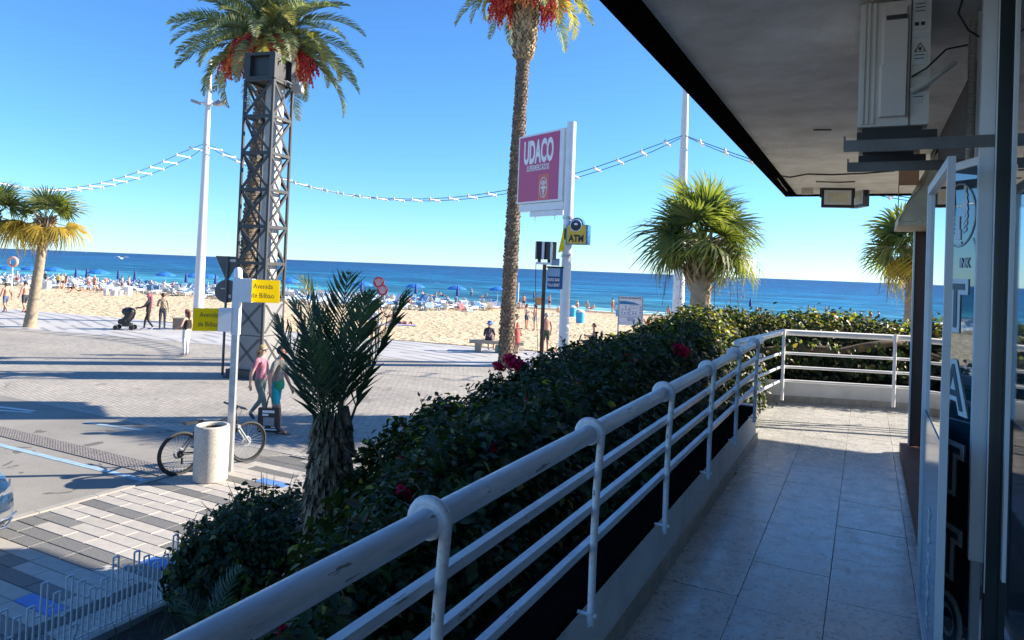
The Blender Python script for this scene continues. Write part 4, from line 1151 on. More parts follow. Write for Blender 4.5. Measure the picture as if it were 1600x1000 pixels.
# loose shoots sticking out of the outline
mb = MB(); lv = []
for k in range(170):
    i = rr.randrange(len(HP)); 
    if HP[i][2] < htop(np.array([HP[i][0]]), np.array([HP[i][1]]))[0] - .12: continue
    p = Vector(HP[i]); d = Vector((rr.gauss(-.2, .4), rr.gauss(0, .4), 1)).normalized() * rr.uniform(.12, .34)
    mb.path([p, p + d * .6, p + d + Vector((rr.gauss(0, .03), rr.gauss(0, .03), 0))], [.005, .004, .002], 4)
    for j in range(6):
        lv.append(p + d * (0.3 + .7 * j / 6))
tag(mb.build('shoots', M_twig, hd), kind='stuff')
P_ = np.array([tuple(v) for v in lv]); Rm = rot_frames(np.random.default_rng(3).normal(size=(len(P_), 3)) + [0, 0, .5], np.random.default_rng(4).uniform(0, 6.28, len(P_)))
V, Fq = scatter(leaf_v, leaf_f, P_, Rm, np.full(len(P_), .055)); tag(link('shoot_leaves', np_mesh('shoot_leaves', V, Fq, M_hedge), hd), kind='stuff')
# bare stems under the outer edge
mb = MB()
for k in range(26):
    y = rr.uniform(3.0, 7.5); x = rr.uniform(-2.6, -1.4)
    p = Vector((x, y, BED)); pts = [p]
    for j in range(5): p = p + Vector((rr.uniform(-.3, .1), rr.uniform(-.15, .15), rr.uniform(.22, .34))); pts.append(p)
    mb.path(pts, [.022, .02, .017, .013, .01, .007], 5)
tag(mb.build('stems', M_twig, hd), kind='stuff')

# hedge beyond the far railing, local x along the rail
def hx2(y): return np.full_like(y, 0.24) , np.full_like(y, 2.6)
# (built with its length along local y, so turn it)
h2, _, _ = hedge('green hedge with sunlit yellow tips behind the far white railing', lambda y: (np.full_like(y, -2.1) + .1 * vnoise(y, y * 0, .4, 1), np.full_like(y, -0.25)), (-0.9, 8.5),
      lambda x, y: 1.02 + 0.10 * vnoise(x, y, .5, 9) - 0.10 * np.clip(y / 4, 0, 1), -0.25, 30000, 15, (0.05, 0.09), tips=0.05, sunlit_tips=0.30, sunlit_from=-2.0, loc=(fa.x, fa.y, 0), rz=math.atan2(fdir.y, fdir.x) - PI / 2)
mb = MB()
def fpt(a, z, off=0.30): p = fa + fdir * a + fn * off; return (p.x, p.y, z)
mb.path([fpt(0.05, .62), fpt(.45, .66), fpt(0.8, .68), fpt(1.1, .66), fpt(1.4, .74), fpt(1.75, .82), fpt(2.1, .78, .6)], [.05, .055, .06, .055, .06, .05, .04], 9)
mb.path([fpt(0.3, .48), fpt(0.4, .58), fpt(0.5, .50), fpt(.62, .42, .4)], [.03, .06, .05, .02], 8)
th = mb.build('tree_branch', M_twig, None, smooth=True); tag(th, 'thick bare brown branch lying along the far white railing', 'branch')
mb = MB()
for k in range(40):
    a = rr.uniform(.1, 3.6); p = Vector(fpt(a, rr.uniform(.2, .45), .5)); d = Vector((rr.gauss(0, .3), rr.gauss(0, .3), rr.gauss(.2, .2)))
    mb.path([p, p + d * .5 + Vector((0, 0, .06)), p + d], [.008, .006, .004], 4)
tag(mb.build('twigs', M_twig, h2), kind='stuff')

# low bush in the bed beside the young palm
def bush(label, c, rx, ry, rz_, n, seed, size, tips=.05):
    g = np.random.default_rng(seed); th = thing('bush', label, 'bush', c, 0)
    N = g.normal(size=(n, 3)); N[:, 2] = np.abs(N[:, 2]) - .35; N /= np.linalg.norm(N, axis=1, keepdims=True)
    lum = 1 + .22 * vnoise(N[:, 0] * 2, N[:, 1] * 2 + N[:, 2], .5, seed)
    rad = lum * g.uniform(.72, 1.03, n)
    P = N * rad[:, None] * [rx, ry, rz_] + [0, 0, rz_ * .55]
    P[:, 2] = np.maximum(P[:, 2], .03)
    Rm = rot_frames(N + g.normal(0, .5, (n, 3)), g.uniform(0, 6.28, n)); S_ = g.uniform(*size, n)
    tip = g.uniform(0, 1, n) < tips
    for nm, mk, mt in (('foliage', ~tip, M_hedge), ('young_sunlit_tips', tip, M_hedgey)):
        V, Fq = scatter(leaf_v, leaf_f, P[mk], Rm[mk], S_[mk]); tag(link(nm, np_mesh(nm, V, Fq, mt), th), kind='stuff')
    mb = MB(); mb.ball((0, 0, rz_ * .5), (rx * .62, ry * .62, rz_ * .7), 12, 8); mb.build('light_block_core', M_core, th, smooth=True)  # added dark ball, stops light shining through the bush
    mb = MB()
    for k in range(14):
        a = g.uniform(0, 6.28); d = Vector((math.cos(a) * .5, math.sin(a) * .5, g.uniform(.5, 1.2))).normalized(); s_ = Vector((d.x * rx, d.y * ry, d.z * rz_ + rz_ * .5))
        mb.path([s_ * .8, s_ * 1.05, s_ * 1.05 + d * .16], [.006, .005, .002], 4)
    tag(mb.build('shoots', M_twig, th), kind='stuff')
    return th
BEDV = Vector((0, 0, BED))
p = G(412, 838, -1.35); bush('dark leafy bush below the concrete bin left of the young palm', Vector((p.x, p.y, BED)), 0.72, 0.85, 0.62, 4600, 31, (.05, .09))
p = G(300, 800, -1.35); bush('small dark bush overhanging the white wire fence', Vector((-5.65, 4.95, BED)), 0.38, 0.45, 0.50, 1500, 32, (.06, .11))
p = G(345, 800, -1.2); bush('low dark bush between fence end and bin', Vector((-5.45, 5.2, BED)), 0.45, 0.45, 0.42, 1900, 33, (.05, .09))

# young date palm
yb = DX(513, 800, -3.8); yb = Vector((-3.68, 4.30, BED))
yp = thing('young_date_palm', 'young date palm with shaggy trunk and dark upright fronds in front', 'palm tree', yb)
TH = 2.12
mb = MB(); mb.path([(0.02 * math.sin(i), 0, -0.1 + (TH + .1) * i / 10) for i in range(11)], [0.11, .115, .12, .125, .125, .125, .12, .115, .105, .09, .07], 14)
tk = mb.build('trunk', M_trunk, yp, smooth=True)
mb = MB(); boots(mb, lambda s_: Vector((0, 0, s_ * TH)), 0, TH, lambda s_: 0.118 - .04 * s_ ** 3, 15, 0.055, 5, 0.23, 0.032, 0.24); tag(mb.build('leaf_bases', pm('old_leaf_base', (0.21, 0.155, 0.10), 0.95, 0.5, 20, 0.5, isl=0.6), tk), kind='stuff')
mb = MB(); rr = random.Random(77)
for k in range(1900):
    a = rr.uniform(0, 6.28); z = TH * rr.uniform(.10, 1.0) ** .7; p = Vector((math.cos(a) * .12, math.sin(a) * .12, z)); d = Vector((math.cos(a) * rr.uniform(.3, 1), math.sin(a) * rr.uniform(.3, 1), rr.uniform(-.5, 1))).normalized() * rr.uniform(.06, .22)
    sd = Vector((-math.sin(a), math.cos(a), 0)) * .006
    mb.add([p - sd, p + sd, p + d], [(0, 1, 2)])
tag(mb.build('fibres', M_boot, tk), kind='stuff')
yfr = [frond_mesh('frond', M_dateyoung, 1.55, dr, 0.42, 34, 0.0, 90 + k, 0.014, 0.30, 0.019, 0.85, 0.30) for k, dr in enumerate((.22, .34, .46, .28))]
for k in range(11):
    s_ = k / 11; az = k * 2.39996 + rr.uniform(-.2, .2)
    el = R(87) - R(15) * s_ ** .8 + rr.uniform(-.05, .05)
    o = place_frond(yfr[k % 4], yp, (math.cos(az) * .07 * s_, math.sin(az) * .07 * s_, TH - .25), az, el, rr.uniform(-.6, .6), rr.uniform(.74, 1.0))
# seedlings of palm in the bed
sfr = [frond_mesh('frond', M_dateyoung, 0.85, dr, 0.26, 22, 0.0, 95 + k, 0.009, 0.4, 0.02) for k, dr in enumerate((.6, .9, 1.1))]
for nm, px, py, n, s_ in (('feathery palm seedling with arching fronds beside the wire fence', 375, 880, 12, 1.0), ('palm seedling at the foot of the young date palm', 590, 850, 9, .8), ('small spiky palm seedling nearest the handrail at lower left', 330, 960, 9, .75)):
    p = G(px, py, BED + .3); sd_ = thing('palm_seedling', nm, 'plant', (p.x, p.y, BED + .02))
    for k in range(n):
        place_frond(sfr[k % 3], sd_, (0, 0, 0), k * 2.4 + rr.random(), R(rr.uniform(45, 82)), rr.uniform(-.4, .4), s_ * rr.uniform(.8, 1.15))
# grass and litter on the bed
g = np.random.default_rng(8); n = 3800
P = np.stack([g.uniform(-6.1, -1.3, n), g.uniform(1.0, 9.5, n), np.full(n, BED)], 1)
Rm = rot_frames(np.stack([g.normal(0, .35, n), g.normal(0, .35, n), np.ones(n)], 1), g.uniform(0, 6.28, n))
V, Fq = scatter([(-.03, 0, 0), (.03, 0, 0), (.0, .1, 1.0)], [(0, 1, 2)], P, Rm, g.uniform(.06, .28, n))
tag(link('bed_grass', np_mesh('bed_grass', V, Fq, M_dateyoung)), kind='stuff')
# ================================================================== STREET FURNITURE
FW0 = Vector((-math.sin(YAW), math.cos(YAW), 0))
def C2(X, Y): return _r0 * X + FW0 * Y
def ang(v): return math.atan2(v.y, v.x)
def depth_of(p): return (Vector(p) - CAMLOC).dot(_f)
def ztop(px, py, depth): return D(px, py, depth).z

# --- lattice tower
M_tower = pm('tower_steel', (0.035, 0.035, 0.036), 0.5, 0.12, 4, 0.1, metal=0.0)
M_towerd = pm('tower_panel', (0.20, 0.20, 0.195), 0.55, 0.10, 3)
nc = G(407, 594)
e2 = C2(-0.961, 0.276).normalized(); e1 = C2(0.276, 0.961).normalized()
TS = 1.02
ctr = nc + (e1 + e2) * TS / 2
tw = thing('lattice_tower', 'square dark steel lattice tower with cross braces and solid base', 'tower', (ctr.x, ctr.y, STREET), ang(e1))
hs = TS / 2
NS, SH, Z0 = 6, 1.075, 2.28
ZT = Z0 + NS * SH
for sx in (-1, 1):
    for sy in (-1, 1):
        b_ = MB(); b_.box((sx * (hs - .035), sy * (hs - .035), (0.25 + ZT) / 2), (0.07, 0.07, ZT - .25)); b_.build('corner_post', M_tower, tw)
b_ = MB(); b_.box((0, 0, 0.03), (TS + .3, TS + .3, 0.06)); b_.prism([(-hs - .1, -hs - .1), (hs + .1, -hs - .1), (hs + .1, hs + .1), (-hs - .1, hs + .1)], 0.06, 0.25); b_.build('plinth', M_tower, tw)
for face in range(4):
    Mz = Matrix.Rotation(face * PI / 2, 3, 'Z')
    def fbox(name, c, size, M2=None, mat=M_tower):
        b2 = MB(); vs = Mz @ Vector(c); b2.box(vs, size, 0, M=(Mz @ M2) if M2 is not None else Mz); return b2.build(name, mat, tw)
    for k in range(NS + 1):
        fbox('cross_bar', (0, -hs + .03, Z0 + k * SH), (TS - .14, 0.055, 0.095))
    a = math.atan2(SH - .09, TS - .14); L = math.hypot(SH - .09, TS - .14)
    for k in range(NS):
        for s_ in (-1, 1):
            fbox('brace', (0, -hs + .034 + .004 * s_, Z0 + (k + .5) * SH), (L, 0.03, 0.075), Matrix.Rotation(s_ * a, 3, 'Y'))
    for k in range(2):
        zc = 0.25 + 1.0 * k + .5; p_ = fbox('panel', (0, -hs + .03, zc), (TS - .14, 0.04, 0.98), mat=M_towerd)
        for s_ in (-1, 1):
            for off in (-.03, .03):
                fbox('panel_rib', (off, -hs + .006, zc), (1.15, 0.016, 0.018), Matrix.Rotation(s_ * R(46), 3, 'Y'))
# top box with two recessed windows to each side
b_ = MB(); b_.box((0, 0, ZT + .06), (TS + .02, TS + .02, .05)); b_.box((0, 0, ZT + .74), (TS + .02, TS + .02, .08)); b_.prism([(-hs * .75, -hs * .75), (hs * .75, -hs * .75), (hs * .75, hs * .75), (-hs * .75, hs * .75)], ZT + .78, ZT + .84)
for sx in (-1, 1):
    for sy in (-1, 1): b_.box((sx * (hs - .09), sy * (hs - .09), ZT + .39), (0.20, 0.20, 0.61))
b_.box((0, 0, ZT + .39), (TS - .30, TS - .30, 0.61)); b_.build('lamp_box', M_tower, tw)
b_ = MB()
for face in range(4):
    Mz = Matrix.Rotation(face * PI / 2, 3, 'Z'); b_.box(Mz @ Vector((0, -hs + .147, ZT + .39)), (0.60, 0.01, 0.44), 0, M=Mz)
b_.build('box_glass', M_dark, tw)
b_ = MB(); b_.box((0.18, -0.10, 0.25 + (ZT - .25) / 2), (0.34, 0.40, ZT - .25)); b_.build('inner_column', pm('pale_column', (0.52, 0.50, 0.47), 0.6, 0.1, 3), tw)
# flood lamp on the tower's lit side
fl = thing('floodlight', 'grey floodlight clamped to the upper side of the lattice tower', 'floodlight', D(455, 136, depth_of(nc + e1 * .9)), ang(e1))
b_ = MB(); b_.box((0.05, -.18, 0), (.16, .30, .30), 0, M=Matrix.Rotation(R(-35), 3, 'Y')); b_.build('housing', M_grey, fl)
b_ = MB(); b_.box((0.15, -.18, -.06), (.02, .25, .25), 0, M=Matrix.Rotation(R(-35), 3, 'Y')); b_.build('lens', M_label, fl)
b_ = MB(); b_.tube((0, -.18, 0), (-.25, 0, .12), .02); b_.build('arm', M_grey, fl)

# --- street name signs on a white post
pb = G(358, 738); dp = depth_of(pb); H_ = ztop(373, 432, dp) - STREET
sp = thing('street_sign', 'white post with two yellow street name boxes reading Avenida de Bilbao', 'street sign', pb, YAW)
b_ = MB(); b_.span((-.048, -.045, 0), (.048, .045, H_)); b_.build('post', M_steel, sp)
b_ = MB(); b_.span((-.06, -.054, H_ - .95), (.06, .054, H_ - .02)); b_.lathe([(0.066, H_ - .02), (.066, H_ + .08), (.05, H_ + .13), (.02, H_ + .15), (0, H_ + .15)], 14); b_.build('white_head', M_white, sp, smooth=True)
def name_box(z, side, tilt, w, h, word):
    o = thing('x', None, None, (0, 0, 0)); bpy.data.objects.remove(o)
    M = Matrix.Rotation(tilt, 3, 'Z')
    b_ = MB(); cx = side * (.066 + .10); b_.box(M @ Vector((cx, 0, z)), (.20, .13, h + .02), 0, M=M); x0 = side * (.166 + w / 2)
    bx = b_.build('sign_box', M_white, sp)
    b_ = MB(); b_.box(M @ Vector((x0 + side * .008, -.058, z)), (w, .006, h + .006), 0, M=M); b_.build('yellow_plate', M_yellow, bx)
    for k, tx in enumerate(word):
        p = M @ Vector((x0 + side * .008, -.0625, z + .075 - .15 * k))
        text_mesh('lettering', tx, .115, M_text, bx, p, (PI / 2, 0, tilt), .74 * w / .47)
zc1 = ztop(338, 499, dp) - STREET; zc2 = ztop(414, 455, dp) - STREET
name_box(zc1, -1, R(14), 0.47, 0.36, ('Avenida', 'de Bilbao'))
name_box(zc2, 1, R(-4), 0.56, 0.36, ('Avenida', 'de Bilbao'))

# --- traffic signs seen from behind
tb = G(347, 586); td = depth_of(tb)
ts = thing('traffic_sign', 'grey backs of a triangular and a round traffic sign on pole', 'traffic sign', tb, YAW + R(8))
M_signback = pm('sign_back', (0.085, 0.09, 0.095), 0.5, 0.15, 5)
b_ = MB(); b_.tube((0, 0.03, 0), (0, 0.03, ztop(350, 400, td) - STREET), 0.038, n=10); b_.build('pole', M_signback, ts, smooth=True)
zt = ztop(346, 455, td) - STREET; zr = ztop(346, 418, td) - STREET
b_ = MB(); b_.lathe([(0, -.006), (.34, -.006), (.345, 0), (.34, .006), (0, .006)], 32, (0, .08, zt), M=Matrix.Rotation(PI / 2, 3, 'X')); b_.build('round_sign', M_signback, ts)
b_ = MB(); q = [(-.36, zr + .34), (.36, zr + .34), (0.03, zr - .38), (-.03, zr - .38)]
vs = [(x, y_, z) for y_ in (.075, .087) for x, z in q]; b_.add(vs, [(0, 1, 2, 3), (7, 6, 5, 4)] + [(i, (i + 1) % 4, 4 + (i + 1) % 4, 4 + i) for i in range(4)]); b_.build('triangular_sign', M_signback, ts)
for x0, x1, z0, z1 in ((.06, .13, zt - .20, zt - .10), (-.17, -.05, zt + .06, zt + .09), (.05, .22, zr + .18, zr + .26)): b_ = MB(); b_.span((x0, .068, z0), (x1, .074, z1)); b_.build('sticker', M_label, ts)

# --- concrete bin
bb = G(328, 752)
M_conc = pm('bin_concrete', (0.50, 0.465, 0.40), 0.85, 0.22, 38, 0.5, bdist=0.004)
bn = thing('litter_bin', 'round pale concrete litter bin standing beside the leaning black bicycle', 'litter bin', Vector((bb.x, bb.y, SW)), 0.2)
b_ = MB(); b_.lathe([(0, 0), (.245, 0), (.258, .015), (.262, .80), (.255, .835), (.24, .85), (.215, .85), (.20, .83), (.195, .45), (0, .45)], 14); b_.build('bin_body', M_conc, bn, smooth=30)
b_ = MB(); b_.lathe([(.193, .80), (.188, .78), (.18, .46)], 14); b_.lathe([(0, .50), (.18, .52)], 14); b_.build('bin_liner', M_black, bn)

# --- bicycle
rw, fw_ = G(272, 746), G(391, 722)
bd = (fw_ - rw).normalized(); WB = 1.16
rw = (rw + fw_) / 2 - bd * WB / 2
M_tyre = pm('tyre_rubber', (0.03, 0.032, 0.034), 0.8, 0.2, 20, 0.3)
M_frame = pm('bike_frame', (0.016, 0.018, 0.022), 0.3, 0.2, 6)
bk = thing('bicycle', 'black mountain bicycle parked behind the concrete bin and sign post', 'bicycle', Vector((rw.x, rw.y, STREET + 0.01)), ang(bd))
WR = .35
wheel_me = {}
b_ = MB(); b_.path([((WR - .024) * math.cos(a), 0, (WR - .024) * math.sin(a)) for a in np.linspace(0, 2 * PI, 41)[:-1]], .024, 8, closed=True)
tm = b_.mesh('tyre', M_tyre, True)
b_ = MB(); b_.path([((WR - .055) * math.cos(a), 0, (WR - .055) * math.sin(a)) for a in np.linspace(0, 2 * PI, 41)[:-1]], .011, 6, closed=True); rm = b_.mesh('rim', M_frame, True)
b_ = MB()
for k in range(28):
    a = 2 * PI * k / 28; s_ = (-1) ** k * .025; b_.tube((.02 * math.cos(a + .9), s_, .02 * math.sin(a + .9)), ((WR - .06) * math.cos(a), 0, (WR - .06) * math.sin(a)), .0022, n=3, cap=False)
skm_ = b_.mesh('spokes', M_steel)
b_ = MB(); b_.tube((0, -.05, 0), (0, .05, 0), .022, n=10); b_.lathe([(.085, -.002), (.088, 0), (.085, .002), (.06, 0.002), (.06, -.002), (.085, -.002)], 20, (0, .03, 0), M=Matrix.Rotation(PI / 2, 3, 'X')); hm = b_.mesh('hub', M_steel)
for x in (0, WB):
    w_ = link('wheel', rm, bk, (x, 0, WR)); link('tyre', tm, w_); link('spokes', skm_, w_); link('hub', hm, w_)
bbk, seat_, head, headb = Vector((.44, 0, .30)), Vector((.28, 0, .74)), Vector((.92, 0, .84)), Vector((.945, 0, .70))
b_ = MB()
for a, c, r_ in ((bbk, seat_, .018), (seat_ + Vector((.02, 0, -.06)), head, .019), (bbk, headb, .026), (head + Vector((-.012, 0, .06)), headb + Vector((.012, 0, -.05)), .024)): b_.tube(a, c, r_, n=9)
for s_ in (-1, 1):
    b_.tube((0, s_ * .06, WR), (bbk.x, s_ * .035, bbk.z), .011); b_.tube((0, s_ * .06, WR), (.29, s_ * .02, .72), .010)
b_.build('frame', M_frame, bk, smooth=True)
b_ = MB(); fork_top = headb + Vector((.01, 0, -.05))
for s_ in (-1, 1): b_.tube((fork_top.x, s_ * .06, fork_top.z), (WB, s_ * .062, WR), .017, .014)
b_.box((fork_top.x, 0, fork_top.z), (.05, .15, .05)); b_.build('fork', M_grey, bk, smooth=True)
b_ = MB(); b_.path([(head.x - .02, 0, .90), (head.x + .03, 0, .97)], .018); b_.path([(head.x - .02, -.32, 1.0), (head.x + .03, -.1, .985), (head.x + .03, .1, .985), (head.x - .02, .32, 1.0)], .013, 8)
for s_ in (-1, 1): b_.tube((head.x - .02, s_ * .2, .995), (head.x - .025, s_ * .34, 1.0), .02); b_.tube((head.x + .05, s_ * .18, .975), (head.x + .04, s_ * .29, .965), .007)
b_.build('handlebar', M_frame, bk, smooth=True)
b_ = MB(); b_.path([(head.x + .04, .05, .99), (head.x + .14, .06, .9), (headb.x + .05, .05, .72), (WB - .02, .07, .45)], .004, 5); b_.build('brake_cable', M_black, bk)
b_ = MB(); b_.tube(seat_, seat_ + Vector((-.01, 0, .03)), .014); b_.prism([(-.17 + .24, 0.0)] * 0 or [(.05, -.075), (.20, -.06), (.36, -.02), (.36, .02), (.20, .06), (.05, .075)], .80, .84); b_.build('saddle', M_black, bk)
b_ = MB(); b_.lathe([(.095, -.004), (.10, 0), (.095, .004), (.03, 0.004), (.03, -.004), (.095, -.004)], 22, (bbk.x, -.055, bbk.z), M=Matrix.Rotation(PI / 2, 3, 'X')); b_.tube((bbk.x, -.07, bbk.z), (bbk.x + .15, -.075, bbk.z - .09), .011); b_.tube((bbk.x, .07, bbk.z), (bbk.x - .15, .075, bbk.z + .09), .011)
b_.box((bbk.x + .15, -.12, bbk.z - .09), (.09, .09, .02)); b_.box((bbk.x - .15, .12, bbk.z + .09), (.09, .09, .02)); b_.build('crank', M_dark, bk)
b_ = MB(); b_.lathe([(.055, -.01), (.06, 0), (.055, .01), (.02, .01), (.02, -.01), (.055, -.01)], 14, (0, -.04, WR), M=Matrix.Rotation(PI / 2, 3, 'X')); b_.tube((0, -.045, WR + .055), (bbk.x, -.055, bbk.z + .09), .004, n=4); b_.tube((0, -.045, WR - .055), (bbk.x, -.055, bbk.z - .09), .004, n=4); b_.box((0.02, -.05, WR - .11), (.03, .02, .1)); b_.build('chain', M_dark, bk)

# --- supermarket pole sign
PD = 17.0
pp = at_depth_ground(884, 440, PD); ph = ztop(893, 190, PD) - STREET
ps = thing('pole_sign', 'magenta supermarket sign panel on a tall white pole', 'sign', pp)
b_ = MB(); b_.tube((0, 0, 0), (0, 0, ph), .125, .11, 16); b_.build('pole', M_white, ps, smooth=True)
b_ = MB()
for z in (ztop(884, 340, PD), ztop(884, 400, PD)): b_ = MB(); b_.lathe([(.118, -.03), (.135, -.03), (.135, .03), (.118, .03)], 16, (0, 0, z - STREET)); b_.build('clamp', M_steel, ps)
dv = C2(-1.12, 1.55).normalized()
PWD = 1.85
zt_, zb_ = ztop(886, 198, PD) - STREET, ztop(882, 313, PD) - STREET
pc = dv * (.13 + PWD / 2)
pan = link('sign_panel', None, ps, pc, ang(dv) + PI)
b_ = MB(); b_.span((-PWD / 2, -.11, zb_), (PWD / 2, .11, zt_)); b_.build('panel_case', M_white, pan)
M_mag = pm('magenta_sheet', (0.50, 0.055, 0.17), 0.35, 0.06, 1.5)
M_salmon = pm('salmon_print', (0.66, 0.13, 0.12), 0.4, 0.04, 3)
b_ = MB(); b_.span((-PWD / 2 + .05, -.116, zb_ + .05), (PWD / 2 - .16, -.111, zt_ - .05)); b_.build('printed_face', M_mag, pan)
cxp = -.05; hh = zt_ - zb_
text_mesh('lettering', 'UDACO', 0.80, M_textw, pan, (cxp - .02, -.119, zb_ + hh * .72), (PI / 2, 0, 0), .42, .03)
text_mesh('lettering', 'SUPERMERCADOS', 0.21, M_textw, pan, (cxp - .02, -.119, zb_ + hh * .50), (PI / 2, 0, 0), .49, .004, space=1.15)
b_ = MB(); b_.span((cxp + .02, -.120, zb_ + .06), (cxp + .46, -.117, zb_ + hh * .40)); b_.build('logo_patch', M_salmon, pan)
b_ = MB(); ccx, ccz = cxp + .24, zb_ + hh * .21
b_.path([(ccx + .145 * math.cos(a), -.122, ccz + .25 * math.sin(a)) for a in np.linspace(0, 2 * PI, 29)[:-1]], .012, 4, closed=True)
for a in (-.7, -.35, 0, .35, .7): b_.add([(ccx, -.122, ccz + .01), (ccx + .17 * math.sin(a) - .018, -.122, ccz + .16 * math.cos(a)), (ccx + .19 * math.sin(a), -.122, ccz + .19 * math.cos(a)), (ccx + .17 * math.sin(a) + .018, -.122, ccz + .16 * math.cos(a))], [(0, 1, 2, 3)])
b_.add([(ccx - .10, -.122, ccz + .02), (ccx + .10, -.122, ccz + .02), (ccx + .10, -.122, ccz - .03), (ccx - .10, -.122, ccz - .03)], [(0, 1, 2, 3)])
for k in range(4): w = .055 - .012 * k; b_.add([(ccx - w, -.122, ccz - .05 - .042 * k), (ccx + w, -.122, ccz - .05 - .042 * k), (ccx + w * .8, -.122, ccz - .08 - .042 * k), (ccx - w * .8, -.122, ccz - .08 - .042 * k)], [(0, 1, 2, 3)])
b_.build('carrot_logo', M_textw, pan)
b_ = MB(); b_.span((-PWD / 2 + .05, -.07, zb_ - .20), (PWD / 2 - .0, .07, zb_ - .01)); b_.span((-PWD / 2 + .5, -.05, zb_ - .34), (PWD / 2 - .02, .05, zb_ - .21)); b_.build('lower_box', M_white, pan)
b_ = MB()
for x in (-.25, .55): b_.tube((x, 0, zb_ - .34), (x, 0, zb_ - .45), .012)
b_.build('hook', M_steel, pan)
# ATM box on the same pole
az_ = ztop(902, 367, PD); q = D(903, 367, PD - .15)
am = thing('atm_sign', 'small yellow and blue ATM box with round emblem on white pole', 'sign', (q.x, q.y, q.z), YAW + R(-22))
M_atmy = pm('atm_yellow', (0.78, 0.46, 0.03), 0.4, 0.05); M_atmb = pm('atm_blue', (0.02, 0.16, 0.33), 0.35, 0.08)
b_ = MB(); b_.prism([(-.25, -.12), (.25, -.12), (.27, -.10), (.27, .16), (-.27, .16), (-.27, -.10)], -.235, .235); b_.lathe([(0, -.10), (.17, -.10), (.17, .10), (0, .10)], 20, (-.02, .02, .24), M=Matrix.Rotation(PI / 2, 3, 'X')); b_.build('case', M_atmb, am)
b_ = MB(); b_.span((-.235, -.126, -.215), (.235, -.121, .225)); b_.build('yellow_face', M_atmy, am)
b_ = MB(); b_.lathe([(0, 0), (.125, 0), (.125, .004), (0, .004)], 20, (-.02, -.126, .19), M=Matrix.Rotation(PI / 2, 3, 'X')); b_.build('emblem', M_text, am)
b_ = MB(); b_.path([(-.02 + .14 * math.cos(a), -.131, .22 + .14 * math.sin(a)) for a in np.linspace(0, 2 * PI, 25)[:-1]], .010, 4, closed=True); b_.ball((-.02, -.13, .25), (.05, .01, .03), 8, 5); b_.build('emblem_ring', M_textw, am)
text_mesh('lettering', 'ATM', .23, M_text, am, (-.0, -.130, -.10), (PI / 2, 0, 0), .78, .008)
b_ = MB(); b_.span((-.34, -.05, -.12), (-.27, .05, .15)); b_.build('mounting_arm', M_black, am)

# speakers on a brown post
sb = at_depth_ground(850, 440, 16.6); sh = ztop(850, 412, 16.6) - STREET
sk = thing('loudspeaker_post', 'pair of black and white loudspeaker boxes on a dark post', 'loudspeaker', sb, YAW)
M_rust = pm('rusty_post', (0.085, 0.062, 0.048), 0.8, 0.4, 6, 0.3)
b_ = MB(); b_.tube((0, 0, 0), (0, 0, sh), .045, .045, 10); b_.build('post', M_rust, sk, smooth=True)
b_ = MB(); b_.span((-.21, -.08, sh - .02), (.16, .08, sh + .03)); b_.build('bracket_plate', M_white, sk)
for x, w, rz in ((-.13, .18, .1), (.10, .26, -.5)):
    p_ = link('speaker_box', MB().box((0, 0, 0), (w, .22, .42)).mesh('speaker_box', M_black), sk, (x, 0, sh + .31)); p_.rotation_euler = (0, 0, rz)
    b_ = MB(); b_.span((w / 2 - .055, -.114, -.21), (w / 2 + .004, -.111, .21)); b_.build('white_edge', M_white, p_)
    b_ = MB(); b_.tube((0, 0, -.21), (0, 0, -.28), .04); b_.build('foot', M_black, p_)
b_ = MB(); b_.path([(-.21, -.05, sh + .02), (-.20, -.1, sh - .6), (-.12, -.08, sh - 1.6), (-.06, -.05, sh - 2.4)], .008, 5); b_.build('cable', M_black, sk)
# small hanging blue sign and yellow pennant
q = D(867, 428, 16.9)
hsn = thing('hanging_sign', 'small blue hanging sign with two lines of white letters', 'sign', q, YAW + R(12))
M_navy = pm('navy_board', (0.02, 0.10, 0.28), 0.45, 0.08, 3); M_paleb = pm('pale_blue_board', (0.30, 0.45, 0.66), 0.45, 0.06, 3)
b_ = MB(); b_.span((-.18, -.02, -.36), (.20, .02, .14)); b_.build('board', M_navy, hsn)
b_ = MB(); b_.span((-.175, -.026, -.06), (.12, -.021, .135)); b_.span((-.10, -.02, .20), (.10, .02, .37)); b_.build('pale_field', M_paleb, hsn)
b_ = MB(); b_.span((-.2, -.03, .14), (.22, .03, .18)); b_.build('arm', M_black, hsn)
text_mesh('lettering', 'BURG BAR', .10, M_textw, hsn, (-.03, -.024, -.145), (PI / 2, 0, 0), .62, .003)
text_mesh('lettering', 'TALA BENIT', .10, M_textw, hsn, (-.03, -.024, -.27), (PI / 2, 0, 0), .56, .003)
p0 = D(884, 352, 16.8)
fg = MB(); vs = []
a0, a1, a2 = D(882, 350, 16.85), D(872, 395, 16.8), D(881, 392, 16.8)
for k in range(7):
    s_ = k / 6; l_ = a0.lerp(a1, s_); r2 = a0.lerp(a2, s_); o_ = FW0 * (.03 * math.sin(k * 1.7)); vs += [l_ + o_, r2 - o_]
fg.add(vs, [(2 * k, 2 * k + 1, 2 * k + 3, 2 * k + 2) for k in range(6)])
tag(fg.build('pennant', M_yellow), 'narrow yellow pennant hanging beside the white sign pole', 'flag')

